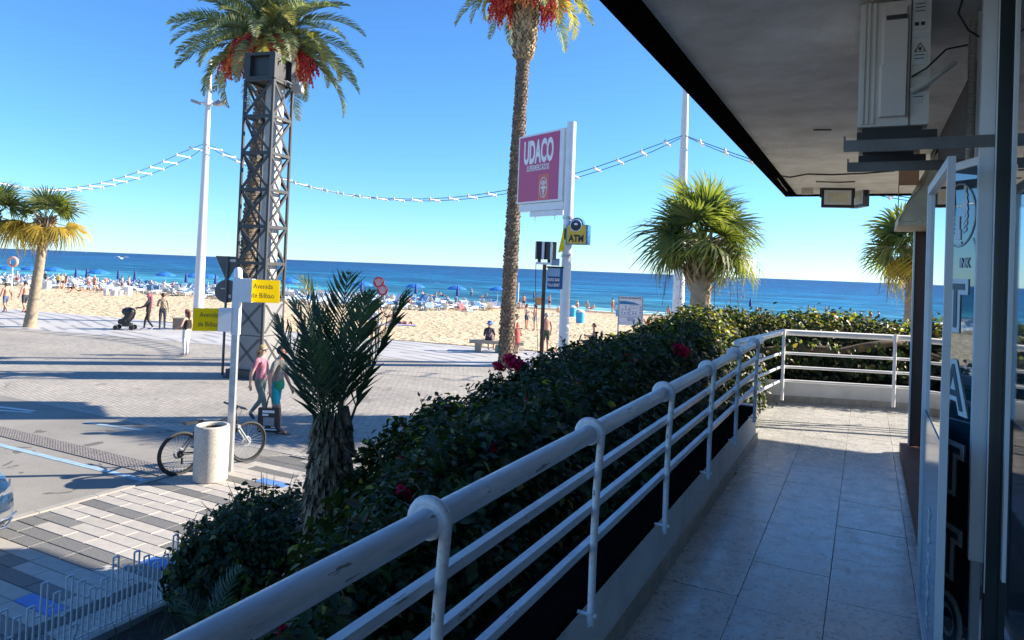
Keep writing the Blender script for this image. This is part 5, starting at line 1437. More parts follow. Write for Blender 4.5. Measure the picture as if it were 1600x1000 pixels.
# --- lamp poles and light garlands
M_pole = pm('lamp_pole_white', (0.66, 0.66, 0.66), 0.4, 0.06, 3)
LB = at_depth_ground(312, 440, 37.0); RB = at_depth_ground(1060, 470, 27.5)
LH = ztop(331, 92, 37.0) - STREET
def lamp(base, label, h):
    t_ = thing('lamp_post', label, 'lamp post', base, YAW, 'white lamp posts along the promenade')
    b_ = MB(); b_.tube((0, 0, 0), (0, 0, h), .27, .11, 14); b_.build('pole', M_pole, t_, smooth=True)
    b_ = MB(); b_.box((0, 0, .05), (.7, .7, .1)); b_.build('base_plate', M_pole, t_)
    za = ztop(330, 160, 37.0) - STREET
    b_ = MB(); b_.tube((-.65, 0, za), (.75, 0, za), .05); b_.lathe([(.15, -.15), (.2, -.15), (.2, .15), (.15, .15)], 10, (0, 0, za)); b_.build('cross_arm', M_pole, t_)
    for x, tl in ((-.6, .3), (.55, -.6), (.75, -.5)):
        b_ = MB(); b_.box((x, -.1, za), (.42, .35, .14), 0, M=Matrix.Rotation(tl, 3, 'Y')); b_.build('lamp_head', M_grey, t_)
    return t_
lamp(LB, 'tall white lamp post left of the lattice tower', LH)
lamp(RB, 'tall white lamp post rising behind the bushy fan palm', 11.6)
zL = ztop(321, 224, 37.0); zR = ztop(1071, 211, 27.5)
side = (RB - LB).normalized(); acr = Vector((-side.y, side.x, 0))
M_lightbar = pm('garland_bar', (0.70, 0.70, 0.70), 0.5, 0.05)
M_bulb = pm('garland_bulb', (0.72, 0.70, 0.66), 0.3, 0.05)
barm = MB(); barm.span((-.42, -.018, -.02), (.42, .018, .02)); barme = barm.mesh('light_bar', M_lightbar)
bu = MB()
for s_ in (-1, 1): bu.ball((s_ * .42, 0, -.02), .085, 8, 6); bu.tube((s_ * .42, 0, .03), (s_ * .42, 0, .11), .04)
bu = MB(); bu.ball((0, 0, -.02), .070, 8, 6); bu.tube((0, 0, .03), (0, 0, .09), .03); bume = bu.mesh('bulb', M_bulb, True)
def garland(A, B, label, n, sag):
    t_ = thing('light_garland', label, 'light garland', A, 0, 'light garlands strung over the promenade')
    ax = (B - A); hz = Vector((ax.x, ax.y, 0)).normalized(); pr = Vector((-hz.y, hz.x, 0))
    def pt(s_): return ax * s_ - Vector((0, 0, sag * 4 * s_ * (1 - s_)))
    for sd in (-1, 1):
        b_ = MB(); b_.path([pt(s_) + pr * (.42 * sd * min(1, 14 * min(s_, 1 - s_) + .25)) for s_ in np.linspace(0, 1, 40)], .016, 5); b_.build('cable', M_cable, t_)
    for k in range(n):
        s_ = (k + .7) / (n + .4); o = link('light_bar', barme, t_, pt(s_), ang(pr)); link('bulb', bume, o, (.42, 0, 0)); link('bulb', bume, o, (-.42, 0, 0))
LT, RT = Vector((LB.x, LB.y, zL)), Vector((RB.x, RB.y, zR))
garland(LT, RT, 'light garland sagging between the two white lamp posts', 26, 2.75)
garland(LT, LT + (LT - RT) * 1.0 + Vector((0, 0, .3)), 'light garland running left from the left lamp post', 26, 2.75)
garland(RT, RT + (RT - LT) * 1.0, 'light garland passing behind the eave on the right', 26, 2.75)

# --- benches, planter, board, bins
M_bench = pm('bench_stone', (0.42, 0.34, 0.25), 0.75, 0.12, 4, 0.2)
q = G(738, 548); q2 = G(815, 552)
bn_ = thing('bench', 'stone bench with thick slab seat on promenade beside palm trunk', 'bench', (q + q2) / 2, ang(q2 - q))
BL = (q2 - q).length
b_ = MB(); b_.span((-BL / 2 - .1, -.26, .34), (BL / 2 + .1, .26, .47)); b_.build('seat', M_bench, bn_)
for s_ in (-1, 1): b_ = MB(); b_.span((s_ * BL * .38 - .12, -.2, 0), (s_ * BL * .38 + .12, .2, .34)); b_.build('leg', M_bench, bn_)
q = G(272, 514); q2 = G(319, 515)
pl2 = thing('bench', 'brown stone block bench at the foot of left lamp post', 'bench', (q + q2) / 2 + acr * .0, ang(q2 - q)); BL = (q2 - q).length
b_ = MB(); b_.prism([(-BL / 2, -.28), (BL / 2, -.28), (BL / 2, .28), (-BL / 2, .28)], .0, .50); b_.build('block', pm('brown_block', (0.24, 0.17, 0.13), 0.8, 0.15, 4, 0.2), pl2)
b_ = MB(); b_.span((-BL / 2 - .02, -.3, .502), (BL / 2 + .02, .3, .56)); b_.build('seat', M_bench, pl2)

q = D(985, 486, 26.5); mbd = thing('information_board', 'white beach information board with blue wave and pictograms', 'information board', (q.x, q.y, STREET), YAW + R(-6))
zc = q.z - STREET
b_ = MB(); b_.span((-.44, -.02, zc - .54), (.44, .02, zc + .54)); b_.build('board', pm('board_white', (0.62, 0.60, 0.62), 0.5, 0.04), mbd)
for s_ in (-1, 1): b_ = MB(); b_.span((s_ * .44 - .025, -.03, 0), (s_ * .44 + .025, .03, zc + .54)); b_.build('leg', M_grey, mbd)
b_ = MB(); b_.add([(-.42, -.024, zc + .36), (-.2, -.024, zc + .37), (.1, -.024, zc + .33), (.40, -.024, zc + .24), (-.42, -.024, zc + .25)], [(0, 1, 2, 3, 4)]); b_.build('blue_wave', M_atmb, mbd)
text_mesh('lettering', 'PLAYA DE LEVANTE', .085, M_text, mbd, (0, -.024, zc + .485), (PI / 2, 0, 0), 1.0, .003)
b_ = MB()
for (x, z) in ((-.30, .05), (-.18, .06), (-.06, .05), (-.32, -.06), (-.20, -.08), (-.08, -.06), (-.18, .16), (.36, .16), (.36, .05), (.36, -.05), (.1, -.08), (.2, -.08)):
    b_.box((x, -.023, zc + z), (.045, .004, .05))
for z in (.2, .10, -.02, -.14, -.20, -.25, -.46): b_.span((-.40 if z < -.1 else -.02, -.024, zc + z), (.40 if z < -.1 else .28, -.022, zc + z + .010))
for k in range(5): b_.span((-.12, -.024, zc - .28 - .025 * k), (.15, -.022, zc - .27 - .025 * k))
b_.span((-.03, -.024, zc - .18), (-.02, -.022, zc + .2)); b_.build('pictograms', M_navy, mbd)

def beach_bin(px, py, label, s=1.0):
    q = S(px, py); t_ = thing('beach_bin', label, 'bin', q, 0.3, 'blue beach bins')
    b_ = MB(); b_.lathe([(0, 0), (.30 * s, 0), (.36 * s, .75 * s), (.33 * s, .85 * s)], 12); b_.build('bin_body', pm('bin_blue', (0.03, 0.36, 0.62), 0.5, 0.06), t_, smooth=True)
    b_ = MB(); b_.lathe([(.37 * s, .84 * s), (.37 * s, .90 * s), (.2 * s, 1.02 * s), (0, 1.05 * s)], 12); b_.build('lid', M_label, t_, smooth=True)
beach_bin(906, 505, 'blue beach bin standing alone on the sand right of the sign pole'); beach_bin(894, 495, 'blue beach bin further back just right of the white sign pole')
beach_bin(966, 494, 'dark blue bin half hidden behind the white information board', .8)
q = S(988, 531); t_ = tag(MB().box((0, 0, .16), (.36, .2, .32)).build('beach_bag', M_blueplastic, None, q, .4), 'turquoise bag on the sand under the information board', 'bag')

# pole with striped red and white paddles
q = G(589, 562); dq = depth_of(q); hq = ztop(587, 440, dq) - STREET
rp = thing('striped_pole', 'thin pole topped by red and white striped paddles', 'sign', q, YAW)
b_ = MB(); b_.tube((0, 0, 0), (0, 0, hq), .028, n=8); b_.build('pole', M_steel, rp)
M_red = pm('red_print', (0.55, 0.04, 0.06), 0.5, 0.06)
for k, (x, z) in enumerate(((-.05, hq - .02), (.10, hq - .30))):
    b_ = MB(); b_.lathe([(0, -.008), (.20, -.008), (.2, .008), (0, .008)], 24, (x, -.04 - .02 * k, z), M=Matrix.Rotation(PI / 2, 3, 'X') @ Matrix.Diagonal((1, 1, 1))); d_ = b_.build('paddle', M_red, rp)
    b_ = MB()
    for j in range(-3, 4):
        a = j * .42; b_.add([(x + .02 * j, -.0505 - .02 * k, z - .12), (x + .02 * j + .012, -.0505 - .02 * k, z - .12), (x + .05 * j + .016, -.0505 - .02 * k, z + .15 - abs(j) * .02), (x + .05 * j - .004, -.0505 - .02 * k, z + .15 - abs(j) * .02)], [(0, 1, 2, 3)])
    b_.build('stripe', M_textw, d_)

# --- white wire fence along the bed
wf = thing('wire_fence', 'low white wire fence of stepped bars around the planting bed', 'fence', (-6.06, 0, SW + .07))
b_ = MB(); b_.tube((0, 2.2, .03), (0, 5.28, .03), .008, n=6); b_.tube((0, 5.28, .03), (1.2, 5.28, .03), .008, n=6); b_.build('bottom_rail', M_white, wf)
steps = [.42, .42, .52, .52, .60, .60, .50, .50, .62, .62, .46, .46]
barm_ = {}
sp_ = .052; n_ = 58
for i in range(n_ + 10):
    h = steps[i % 12]; dn = .03 if i % 3 else .10
    corner = i >= n_
    pos = (0, 5.28 - sp_ * i, 0) if not corner else (sp_ * (i - n_ + 1), 5.28, 0)
    k = (h, dn)
    if k not in barm_: b_ = MB(); b_.tube((0, 0, dn - .03), (0, 0, h), .0085, n=6); barm_[k] = b_.mesh('bar', M_white)
    link('bar', barm_[k], wf, pos)
b_ = MB()
for i in range(n_ - 1):
    y0, y1 = 5.28 - sp_ * i, 5.28 - sp_ * (i + 1)
    if i % 2 == 0: b_.tube((0, y0, steps[i % 12]), (0, y1, steps[i % 12]), .0085, n=6)
    else: zz_ = (.36, .16, .28, .40)[i // 2 % 4]; b_.tube((0, y0, zz_), (0, y1, zz_), .0085, n=6)
tag(b_.build('step_links', M_white, wf), kind='stuff')

# --- parked car at the left edge
M_car = pm('car_paint', (0.012, 0.035, 0.075), 0.18, 0.05, 2, metal=0.3); M_car.node_tree.nodes['Principled BSDF'].inputs['Coat Weight'].default_value = 1.0
M_lamp, t, b = nt('headlight_glass'); b.inputs['Base Color'].default_value = (.16, .17, .18, 1); b.inputs['Roughness'].default_value = .12; b.inputs['Metallic'].default_value = .3
M_chrome = pm('chrome', (0.45, 0.46, 0.48), 0.25, 0.03, metal=1.0)
def car():
    t_ = thing('parked_car', 'dark blue parked car with its front corner in view', 'car', (-8.84, 4.12, STREET + .035), -PI / 2)
    # local: +y is forward, front bumper at y = 0
    st = [  # y, half width, z bottom, z top, crown
        (0.0, .46, .30, .52, .02), (-.05, .66, .22, .60, .03), (-.16, .80, .18, .68, .04), (-.36, .875, .17, .75, .05), (-.8, .90, .17, .84, .06), (-1.25, .90, .17, .93, .05), (-2.2, .90, .17, .96, .03), (-3.4, .89, .18, .96, .03), (-3.95, .84, .24, .90, .04), (-4.15, .70, .34, .78, .03)]
    mb = MB(); prof = lambda w, zb, zt, c: [(-w * .80, zb), (-w * .97, zb + .08), (-w, zb + (zt - zb) * .45), (-w * .985, zb + (zt - zb) * .72), (-w * .90, zt - .02), (-w * .6, zt + c * .6), (0, zt + c), (w * .6, zt + c * .6), (w * .90, zt - .02), (w * .985, zb + (zt - zb) * .72), (w, zb + (zt - zb) * .45), (w * .97, zb + .08), (w * .80, zb)]
    n = 13; vs = []
    for y, w, zb, zt, c in st: vs += [(x, y, z) for x, z in prof(w, zb, zt, c)]
    fs = [(i * n + k, i * n + (k + 1) % n, (i + 1) * n + (k + 1) % n, (i + 1) * n + k) for i in range(len(st) - 1) for k in range(n)]
    fs += [tuple(range(n)), tuple(reversed([(len(st) - 1) * n + k for k in range(n)]))]
    mb.add(vs, fs); mb.build('body', M_car, t_, smooth=50)
    mb = MB(); st2 = [(-1.15, .74, .94, .95), (-1.9, .66, .94, 1.40), (-2.5, .66, .94, 1.47), (-3.3, .66, .94, 1.42), (-3.95, .72, .9, .95)]; vs = []
    for y, w, zb, zt in st2: vs += [(-.80, y, zb), (-w, y, zt), (0, y, zt + .02), (w, y, zt), (.80, y, zb)]
    fs = [(i * 5 + k, i * 5 + k + 1, (i + 1) * 5 + k + 1, (i + 1) * 5 + k) for i in range(4) for k in range(4)]
    mb.add(vs, fs); mb.build('cabin', M_glass, t_, smooth=30)
    mb = MB(); mb.span((-.62, -3.3, 1.46), (.62, -2.0, 1.485)); mb.build('roof', M_car, t_)
    for s_ in (-1, 1):
        mb = MB(); mb.add([(s_ * .52, -.045, .575), (s_ * .76, -.155, .585), (s_ * .855, -.36, .62), (s_ * .845, -.38, .675), (s_ * .74, -.19, .645), (s_ * .54, -.06, .60)], [(0, 1, 2, 3, 4, 5)])
        vs = list(mb.v); mb.add([(x + s_ * .02, y + .012, z + .004) for x, y, z in vs], [(0, 1, 2, 3, 4, 5)] + [])
        mb.add(vs + [(x + s_ * .02, y + .012, z + .004) for x, y, z in vs], [(i, (i + 1) % 6, 6 + (i + 1) % 6, 6 + i) for i in range(6)]); mb.build('headlight', M_lamp, t_)
        mb = MB(); mb.box((s_ * .62, -.06, .36), (.22, .08, .09), 0, M=Matrix.Rotation(-s_ * .5, 3, 'Z')); mb.build('fog_light', M_lamp, t_)
        for y in (-.85, -3.35):
            w_ = link('wheel', None, t_, (s_ * .80, y, .32))
            mb = MB(); mb.lathe([(.20, -.10), (.31, -.10), (.325, -.07), (.325, .07), (.31, .10), (.20, .10)], 24, M=Matrix.Rotation(PI / 2, 3, 'Y')); mb.build('tyre', M_tyre, w_, smooth=True)
            mb = MB(); mb.lathe([(0, .09), (.05, .10), (.20, .075), (.20, -.09), (0, -.09)], 10, M=Matrix.Rotation(PI / 2 * s_, 3, 'Y')); mb.build('rim', M_chrome, w_)
        mb = MB(); mb.ball((s_ * 1.0, -1.45, 1.0), (.11, .07, .08), 8, 6); mb.build('wing_mirror', M_car, t_, smooth=True)
    mb = MB(); mb.add([(-.42, .006, .42), (.42, .006, .42), (.47, .0, .58), (-.47, .0, .58)], [(0, 1, 2, 3)])
    for k in range(4): mb.span((-.42, .0, .435 + .035 * k), (.42, .022, .447 + .035 * k))
    mb.build('grille', M_dark, t_)
    mb = MB(); mb.path([(-.82, -.14, .335), (-.66, -.02, .325), (-.4, .035, .32), (.4, .035, .32), (.66, -.02, .325), (.80, -.15, .335)], .012, 6); mb.path([(-.84, -.26, .23), (-.66, -.05, .215), (0, .01, .21), (.66, -.05, .215), (.84, -.26, .23)], .014, 6); mb.build('bumper_trim', M_chrome, t_, smooth=True)
    mb = MB(); mb.span((-.26, .03, .34), (.26, .045, .44)); mb.build('number_plate', M_white, t_)
car()
# ================================================================== PEOPLE
SKINS = [pm('skin_fair', (0.56, 0.335, 0.24), 0.55, 0.05, 9), pm('skin_tan', (0.44, 0.235, 0.15), 0.55, 0.05, 9), pm('skin_red', (0.56, 0.27, 0.19), 0.55, 0.06, 9)]
_cl = {}
def cloth(c, rough=0.85, var=0.12, scale=9):
    k = (tuple(c), var)
    if k not in _cl: _cl[k] = pm('cloth', c, rough, 0.22, 5, 0.9, bdist=0.03)
    return _cl[k]
M_hairs = {'brown': pm('hair_brown', (0.055, 0.030, 0.018), 0.6, 0.3, 30), 'black': pm('hair_black', (0.015, 0.012, 0.010), 0.5, 0.3, 30), 'grey': pm('hair_grey', (0.36, 0.34, 0.32), 0.6, 0.2, 30), 'blond': pm('hair_blond', (0.36, 0.24, 0.11), 0.6, 0.25, 30), 'red': pm('hair_auburn', (0.13, 0.05, 0.025), 0.6, 0.3, 30), 'pink': pm('scarf_pink', (0.42, 0.09, 0.14), 0.8, 0.2, 20)}

def V3(*a): return Vector(a)
def human(name, label, loc, rz, h=1.72, pose='stand', skin=0, shirt=None, pants=(.05, .05, .06), shoes=(.03, .03, .03), sleeve=.55, short=.9, shin=0.0,
          hair='brown', hairlen=0.0, fat=1.0, arms=None, stride=.28, lean=0.0, glasses=False, female=False, group=None, scale_only=False, head_tilt=0.0, face=True, barefoot=False, cat='person', mesh_only=False):
    """one continuous skinned body, facing local +y"""
    J, E = {}, []
    hipz = .90; kz = .50
    c = lambda z, y=0.0: V3(0, y, z)
    if pose in ('stand', 'walk'):
        st = stride if pose == 'walk' else 0.04
        base = {'pelvis': c(.94), 'belly': c(1.08, .015 + lean * .3), 'chest': c(1.26, .0 + lean * .7), 'neckb': c(1.42, -.015 + lean), 'neck': c(1.49, lean * 1.1 + .0), 'chin': c(1.555, lean * 1.2 + .035), 'skull': c(1.645, lean * 1.2 + .02), 'crown': c(1.715, lean * 1.2 + .01)}
        legs = {}
        for s, nm in ((-1, 'L'), (1, 'R')):
            f_ = s * st if pose == 'walk' else 0.03 * s
            legs['hip' + nm] = V3(s * .088, 0, .89)
            if f_ >= 0 or pose != 'walk':
                legs['kne' + nm] = V3(s * .095, f_ * .62 + .03, .49); legs['ank' + nm] = V3(s * .10, f_, .085); legs['toe' + nm] = V3(s * .115, f_ + .17, .035)
            else:
                legs['kne' + nm] = V3(s * .095, f_ * .35 + .05, .48); legs['ank' + nm] = V3(s * .10, f_ * 1.25, .16); legs['toe' + nm] = V3(s * .11, f_ * 1.25 + .12, .04)
        ar = {}
        for s, nm in ((-1, 'L'), (1, 'R')):
            sw = -s * st * .6 if pose == 'walk' else .03
            ar['sho' + nm] = V3(s * .175, lean - .01, 1.385); ar['elb' + nm] = V3(s * .225, lean * .7 + sw * .4 - .03, 1.11); ar['wri' + nm] = V3(s * .235, lean * .4 + sw + .05, .88); ar['han' + nm] = V3(s * .232, lean * .4 + sw * 1.15 + .08, .80)
    elif pose == 'sit':
        base = {'pelvis': c(.52), 'belly': c(.66, -.02), 'chest': c(.84, lean * .6 - .01), 'neckb': c(1.0, lean), 'neck': c(1.07, lean * 1.1 + .02), 'chin': c(1.13, lean * 1.2 + .055), 'skull': c(1.22, lean * 1.2 + .04), 'crown': c(1.29, lean * 1.2 + .03)}
        legs, ar = {}, {}
        for s, nm in ((-1, 'L'), (1, 'R')):
            legs['hip' + nm] = V3(s * .09, .02, .50); legs['kne' + nm] = V3(s * .12, .43, .51); legs['ank' + nm] = V3(s * .12, .46, .09); legs['toe' + nm] = V3(s * .13, .62, .035)
            ar['sho' + nm] = V3(s * .175, lean, .965); ar['elb' + nm] = V3(s * .24, lean * .7 + .04, .70); ar['wri' + nm] = V3(s * .17, .25, .62); ar['han' + nm] = V3(s * .14, .33, .61)
    elif pose == 'recline':            # on a lounger or on the sand, back raised
        base = {'pelvis': c(.20), 'belly': c(.30, -.10), 'chest': c(.43, -.22), 'neckb': c(.55, -.32), 'neck': c(.61, -.36), 'chin': c(.665, -.36), 'skull': c(.74, -.41), 'crown': c(.80, -.45)}
        legs, ar = {}, {}
        for s, nm in ((-1, 'L'), (1, 'R')):
            legs['hip' + nm] = V3(s * .09, .04, .19); legs['kne' + nm] = V3(s * .11, .44, .27 + .12 * (s > 0)); legs['ank' + nm] = V3(s * .11, .82, .14); legs['toe' + nm] = V3(s * .13, .88, .25)
            ar['sho' + nm] = V3(s * .175, -.31, .52); ar['elb' + nm] = V3(s * .25, -.18, .30); ar['wri' + nm] = V3(s * .20, .04, .28); ar['han' + nm] = V3(s * .18, .11, .28)
    elif pose == 'lie':
        base = {'pelvis': V3(0, 0, .13), 'belly': V3(0, -.15, .12), 'chest': V3(0, -.33, .14), 'neckb': V3(0, -.49, .13), 'neck': V3(0, -.56, .14), 'chin': V3(0, -.62, .15), 'skull': V3(0, -.70, .14), 'crown': V3(0, -.78, .13)}
        legs, ar = {}, {}
        for s, nm in ((-1, 'L'), (1, 'R')):
            legs['hip' + nm] = V3(s * .09, .05, .12); legs['kne' + nm] = V3(s * .12, .45, .13 + .18 * (s > 0)); legs['ank' + nm] = V3(s * .14, .84, .07); legs['toe' + nm] = V3(s * .17, .95, .08)
            ar['sho' + nm] = V3(s * .175, -.46, .12); ar['elb' + nm] = V3(s * .33, -.40, .08); ar['wri' + nm] = V3(s * .30, -.62, .07); ar['han' + nm] = V3(s * .22, -.68, .07)
    J.update(base); J.update(legs); J.update(ar)
    if arms:
        for k, v in arms.items(): J[k] = Vector(v)
    f = fat
    rad = {'pelvis': .125 * f, 'belly': .118 * f * (0.92 if female else 1), 'chest': .128 * f * (.92 if female else 1), 'neckb': .075, 'neck': .056, 'chin': .066, 'skull': .092, 'crown': .070}
    for nm in 'LR':
        rad.update({'hip' + nm: .098 * f, 'kne' + nm: .062, 'ank' + nm: .042, 'toe' + nm: .038, 'sho' + nm: .066 * (.9 if female else 1), 'elb' + nm: .043, 'wri' + nm: .030, 'han' + nm: .033})
    Z = [('pelvis', 'belly', 'torso'), ('belly', 'chest', 'torso'), ('chest', 'neckb', 'torso'), ('neckb', 'neck', 'neck'), ('neck', 'chin', 'head'), ('chin', 'skull', 'head'), ('skull', 'crown', 'head')]
    for nm in 'LR':
        Z += [('pelvis', 'hip' + nm, 'hips'), ('hip' + nm, 'kne' + nm, 'thigh'), ('kne' + nm, 'ank' + nm, 'shin'), ('ank' + nm, 'toe' + nm, 'foot'), ('neckb' , 'sho' + nm, 'shoulder'), ('sho' + nm, 'elb' + nm, 'uarm'), ('elb' + nm, 'wri' + nm, 'farm'), ('wri' + nm, 'han' + nm, 'hand')]
    names = list(J); idx = {n: i for i, n in enumerate(names)}
    me = bpy.data.meshes.new('skel'); me.from_pydata([J[n] for n in names], [(idx[a], idx[b]) for a, b, _ in Z], [])
    tmp = bpy.data.objects.new('skel', me); COL.objects.link(tmp)
    md = tmp.modifiers.new('skin', 'SKIN'); md.use_smooth_shade = True
    for n in names:
        sv = me.skin_vertices[0].data[idx[n]]; sv.radius = (rad[n], rad[n]); sv.use_root = (n == 'pelvis')
    ss = tmp.modifiers.new('sub', 'SUBSURF'); ss.levels = 2; ss.render_levels = 2
    dg = bpy.context.evaluated_depsgraph_get()
    bm_ = bpy.data.meshes.new_from_object(tmp.evaluated_get(dg))
    bpy.data.objects.remove(tmp)
    n_v = len(bm_.vertices); co = np.empty(n_v * 3); bm_.vertices.foreach_get('co', co); co = co.reshape(-1, 3)
    faces = [tuple(p.vertices) for p in bm_.polygons]
    bpy.data.meshes.remove(bm_)
    if len(faces) == 0: print('EMPTY BODY', label)
    A = np.array([J[a] for a, b, _ in Z]); B = np.array([J[b] for a, b, _ in Z]); zone = [z for *_, z in Z]
    ra = np.array([rad[a] for a, b, _ in Z]); rb = np.array([rad[b] for a, b, _ in Z])
    fc = np.array([co[list(fx)].mean(0) for fx in faces])
    d_ = B - A; L2 = (d_ ** 2).sum(1)
    tt = np.clip(((fc[:, None] - A[None]) * d_[None]).sum(2) / L2[None], 0, 1)
    dist = np.linalg.norm(fc[:, None] - (A[None] + tt[..., None] * d_[None]), axis=2) - (ra + (rb - ra) * tt)
    best = dist.argmin(1)
    mi = []
    for i, bidx in enumerate(best):
        z = zone[bidx]; t_ = tt[i, bidx]; m_ = 0
        if z == 'torso': m_ = 1 if shirt is not None else 0
        if z == 'torso' and bidx == 0 and t_ < .35 and pose in ('stand', 'walk'): m_ = 2
        if z == 'torso' and bidx == 2 and t_ > .9: m_ = 0
        if z == 'shoulder': m_ = 1 if shirt is not None and sleeve > 0 and not (t_ < .25 and fc[i][2] > J['neckb'].z + .02) else (0 if shirt is None or sleeve == 0 else 1)
        if z == 'uarm': m_ = 1 if (shirt is not None and t_ < sleeve) else 0
        if z == 'farm': m_ = 1 if (shirt is not None and sleeve > 1 and t_ < sleeve - 1) else 0
        if z == 'hips': m_ = 2
        if z == 'thigh': m_ = 2 if t_ < short else 0
        if z == 'shin': m_ = 2 if t_ < shin else 0
        if z == 'foot': m_ = 0 if barefoot else 3
        mi.append(m_)
    # clothing stands a little off the skin
    mb = MB(); mb.add(co.tolist(), faces); mb.m = list(mi)
    # hands: five fingers rooted in the palm
    for s, nm in ((-1, 'L'), (1, 'R')):
        w, hd_ = J['wri' + nm], J['han' + nm]; dd = (hd_ - w).normalized(); sd = dd.cross(V3(s, 0, 0.2)); sd = sd.normalized() if sd.length > .01 else V3(0, 1, 0)
        pn_ = dd.cross(sd).normalized() * s
        for k, (o, L) in enumerate(((-.026, .062), (-.009, .072), (.009, .068), (.025, .054))):
            b0 = hd_ + sd * o; curl = -pn_ * .012
            mb.path([b0 - dd * .01, b0 + dd * L * .5 + curl * .4, b0 + dd * L * .85 + curl * 1.8], [.0095, .0085, .006], 5)
        b0 = w + dd * .03 + sd * .03 * (1 if s > 0 else 1); mb.path([b0, b0 + sd * .03 + dd * .025, b0 + sd * .034 + dd * .055], [.011, .0095, .007], 5)
    sk_, ch, nk, cr = J['skull'], J['chin'], J['neck'], J['crown']
    upv = (cr - ch).normalized(); fwd = V3(0, 1, 0)
    if pose == 'lie': fwd = V3(0, 0, 1)
    if pose == 'recline': fwd = V3(0, .85, .5).normalized()
    fwd = (fwd - upv * fwd.dot(upv)).normalized(); sdv = fwd.cross(upv)
    Mh = Matrix((sdv, fwd, upv)).transposed()
    hc = ch.lerp(sk_, .55)
    mb.ball(hc + fwd * .088 - upv * .005, (.014, .02, .026), 6, 5, 0, M=Mh)        # nose
    for s in (-1, 1):
        mb.ball(hc + sdv * s * .085 + upv * .0 - fwd * .005, (.012, .022, .032), 6, 5, 0, M=Mh)   # ears
        mb.ball(hc + sdv * s * .033 + fwd * .079 + upv * .022, (.013, .008, .007), 6, 4, 4, M=Mh)     # eyes
    mb.ball(hc + fwd * .078 - upv * .045, (.026, .008, .006), 6, 4, 5, M=Mh)          # mouth
    mats = [SKINS[skin], cloth(shirt) if shirt is not None else SKINS[skin], cloth(pants), cloth(shoes, .6), M_text, M_salmon]
    me = mb.mesh('body', mats); me.polygons.foreach_set('use_smooth', [True] * len(me.polygons))
    sc = h / 1.785
    th = thing(name, label, cat, loc, rz, group)
    th.scale = (sc, sc, sc)
    link('body', me, th)
    if hair:
        mb = MB(); R_ = V3(.103, .112, .105); hcen = sk_ - upv * .002 - fwd * .008
        nu, nv = 14, 10; vs, fs = [], []
        for i in range(nv + 1):
            t_ = PI * i / nv
            for k in range(nu):
                a = 2 * PI * k / nu; v = V3(R_.x * math.sin(t_) * math.cos(a), R_.y * math.sin(t_) * math.sin(a), -R_.z * math.cos(t_)); vs.append(v)
        for i in range(nv):
            for k in range(nu):
                q = [i * nu + k, i * nu + (k + 1) % nu, (i + 1) * nu + (k + 1) % nu, (i + 1) * nu + k]
                cc = sum((vs[j] for j in q), V3(0, 0, 0)) / 4
                if cc.z > .045 or (cc.y < .015 and cc.z > -.05) or cc.y < -.05 and cc.z > -.09: fs.append(tuple(q))
        mb.add([Mh @ v + hcen for v in vs], fs)
        if hairlen > 0:
            b0 = hcen - fwd * .085; dn = V3(0, -.05, -1) if pose != 'lie' else V3(0, -1, -.1)
            mb.path([b0 + upv * .05, b0 - fwd * .03 - upv * .05, b0 + dn * hairlen * .5 - fwd * .02, b0 + dn * hairlen], [.05, .062, .05, .02], 8)
        mb.build('hair', M_hairs[hair], th, smooth=True)
    if glasses:
        mb = MB()
        for s in (-1, 1): mb.ball(hc + sdv * s * .034 + fwd * .089 + upv * .022, (.027, .008, .020), 8, 5, 0, M=Mh)
        mb.box(hc + fwd * .094 + upv * .026, (.03, .006, .006), 0, M=Mh)
        for s in (-1, 1): mb.box(hc + sdv * s * .084 + fwd * .045 + upv * .026, (.005, .09, .007), 0, M=Mh)
        mb.build('sunglasses', M_text, th)
    th['_hc'] = 0
    del th['_hc']
    return th, J, sc

def face_dir(v): return math.atan2(v.y, v.x) - PI / 2          # heading for a direction of walk
def ph_(px_, feet, headpx, sand=False):
    p = S(*feet) if sand else G(*feet); d = depth_of(p)
    return p, (D(headpx[0], headpx[1], d).z - p.z)

# couple in the foreground
p, h = ph_(0, (427, 674), (446, 543)); 
man, J, sc = human('person', 'man in grey T-shirt and turquoise shorts carrying a black shopping bag', p, face_dir(C2(.9, -.25)), 1.80, 'walk', 2, (.27, .26, .22), (.02, .42, .46), (.03, .025, .025), .62, .78, hair='brown', stride=.20, lean=.09, fat=1.06, barefoot=True,
                   arms={'elbR': (.235, .02, 1.10), 'wriR': (.25, .05, .87), 'hanR': (.25, .06, .79)})
mb = MB()
for s in (-1, 1):
    mb = MB(); a = J['ankL' if s < 0 else 'ankR']; t2 = J['toeL' if s < 0 else 'toeR']
    mb.box(((a.x + t2.x) / 2, (a.y + t2.y) / 2 + .01, min(a.z, t2.z) * .0 + .008), (.10, .29, .016)); mb.path([(t2.x - .035, t2.y - .07, .03), (t2.x, t2.y - .01, .072), (t2.x + .035, t2.y - .07, .03)], .008, 5)
    mb.build('flip_flop', M_text, man)
mb = MB(); mb.lathe([(.135, .86), (.15, .93), (.146, 1.0), (.13, 1.04)], 18, (0, .035, 0)); mb.build('tied_jacket', cloth((.03, .30, .16)), man, smooth=True)
bgp = man.matrix_basis
R4 = Matrix.LocRotScale(Vector(p), Euler((0, 0, man.rotation_euler.z)), Vector((sc, sc, sc)))
hpos = R4 @ (J['hanR'] + V3(.0, .0, -.03))
bag = thing('shopping_bag', 'black shopping bag with white print hanging from the man\'s hand', 'bag', hpos, man.rotation_euler.z + .25)
mb = MB(); mb.span((-.05, -.21, -.72), (.05, .21, -.24)); mb.build('bag_body', pm('bag_film', (.02, .022, .024), .35, .2, 5, .2), bag)
mb = MB(); 
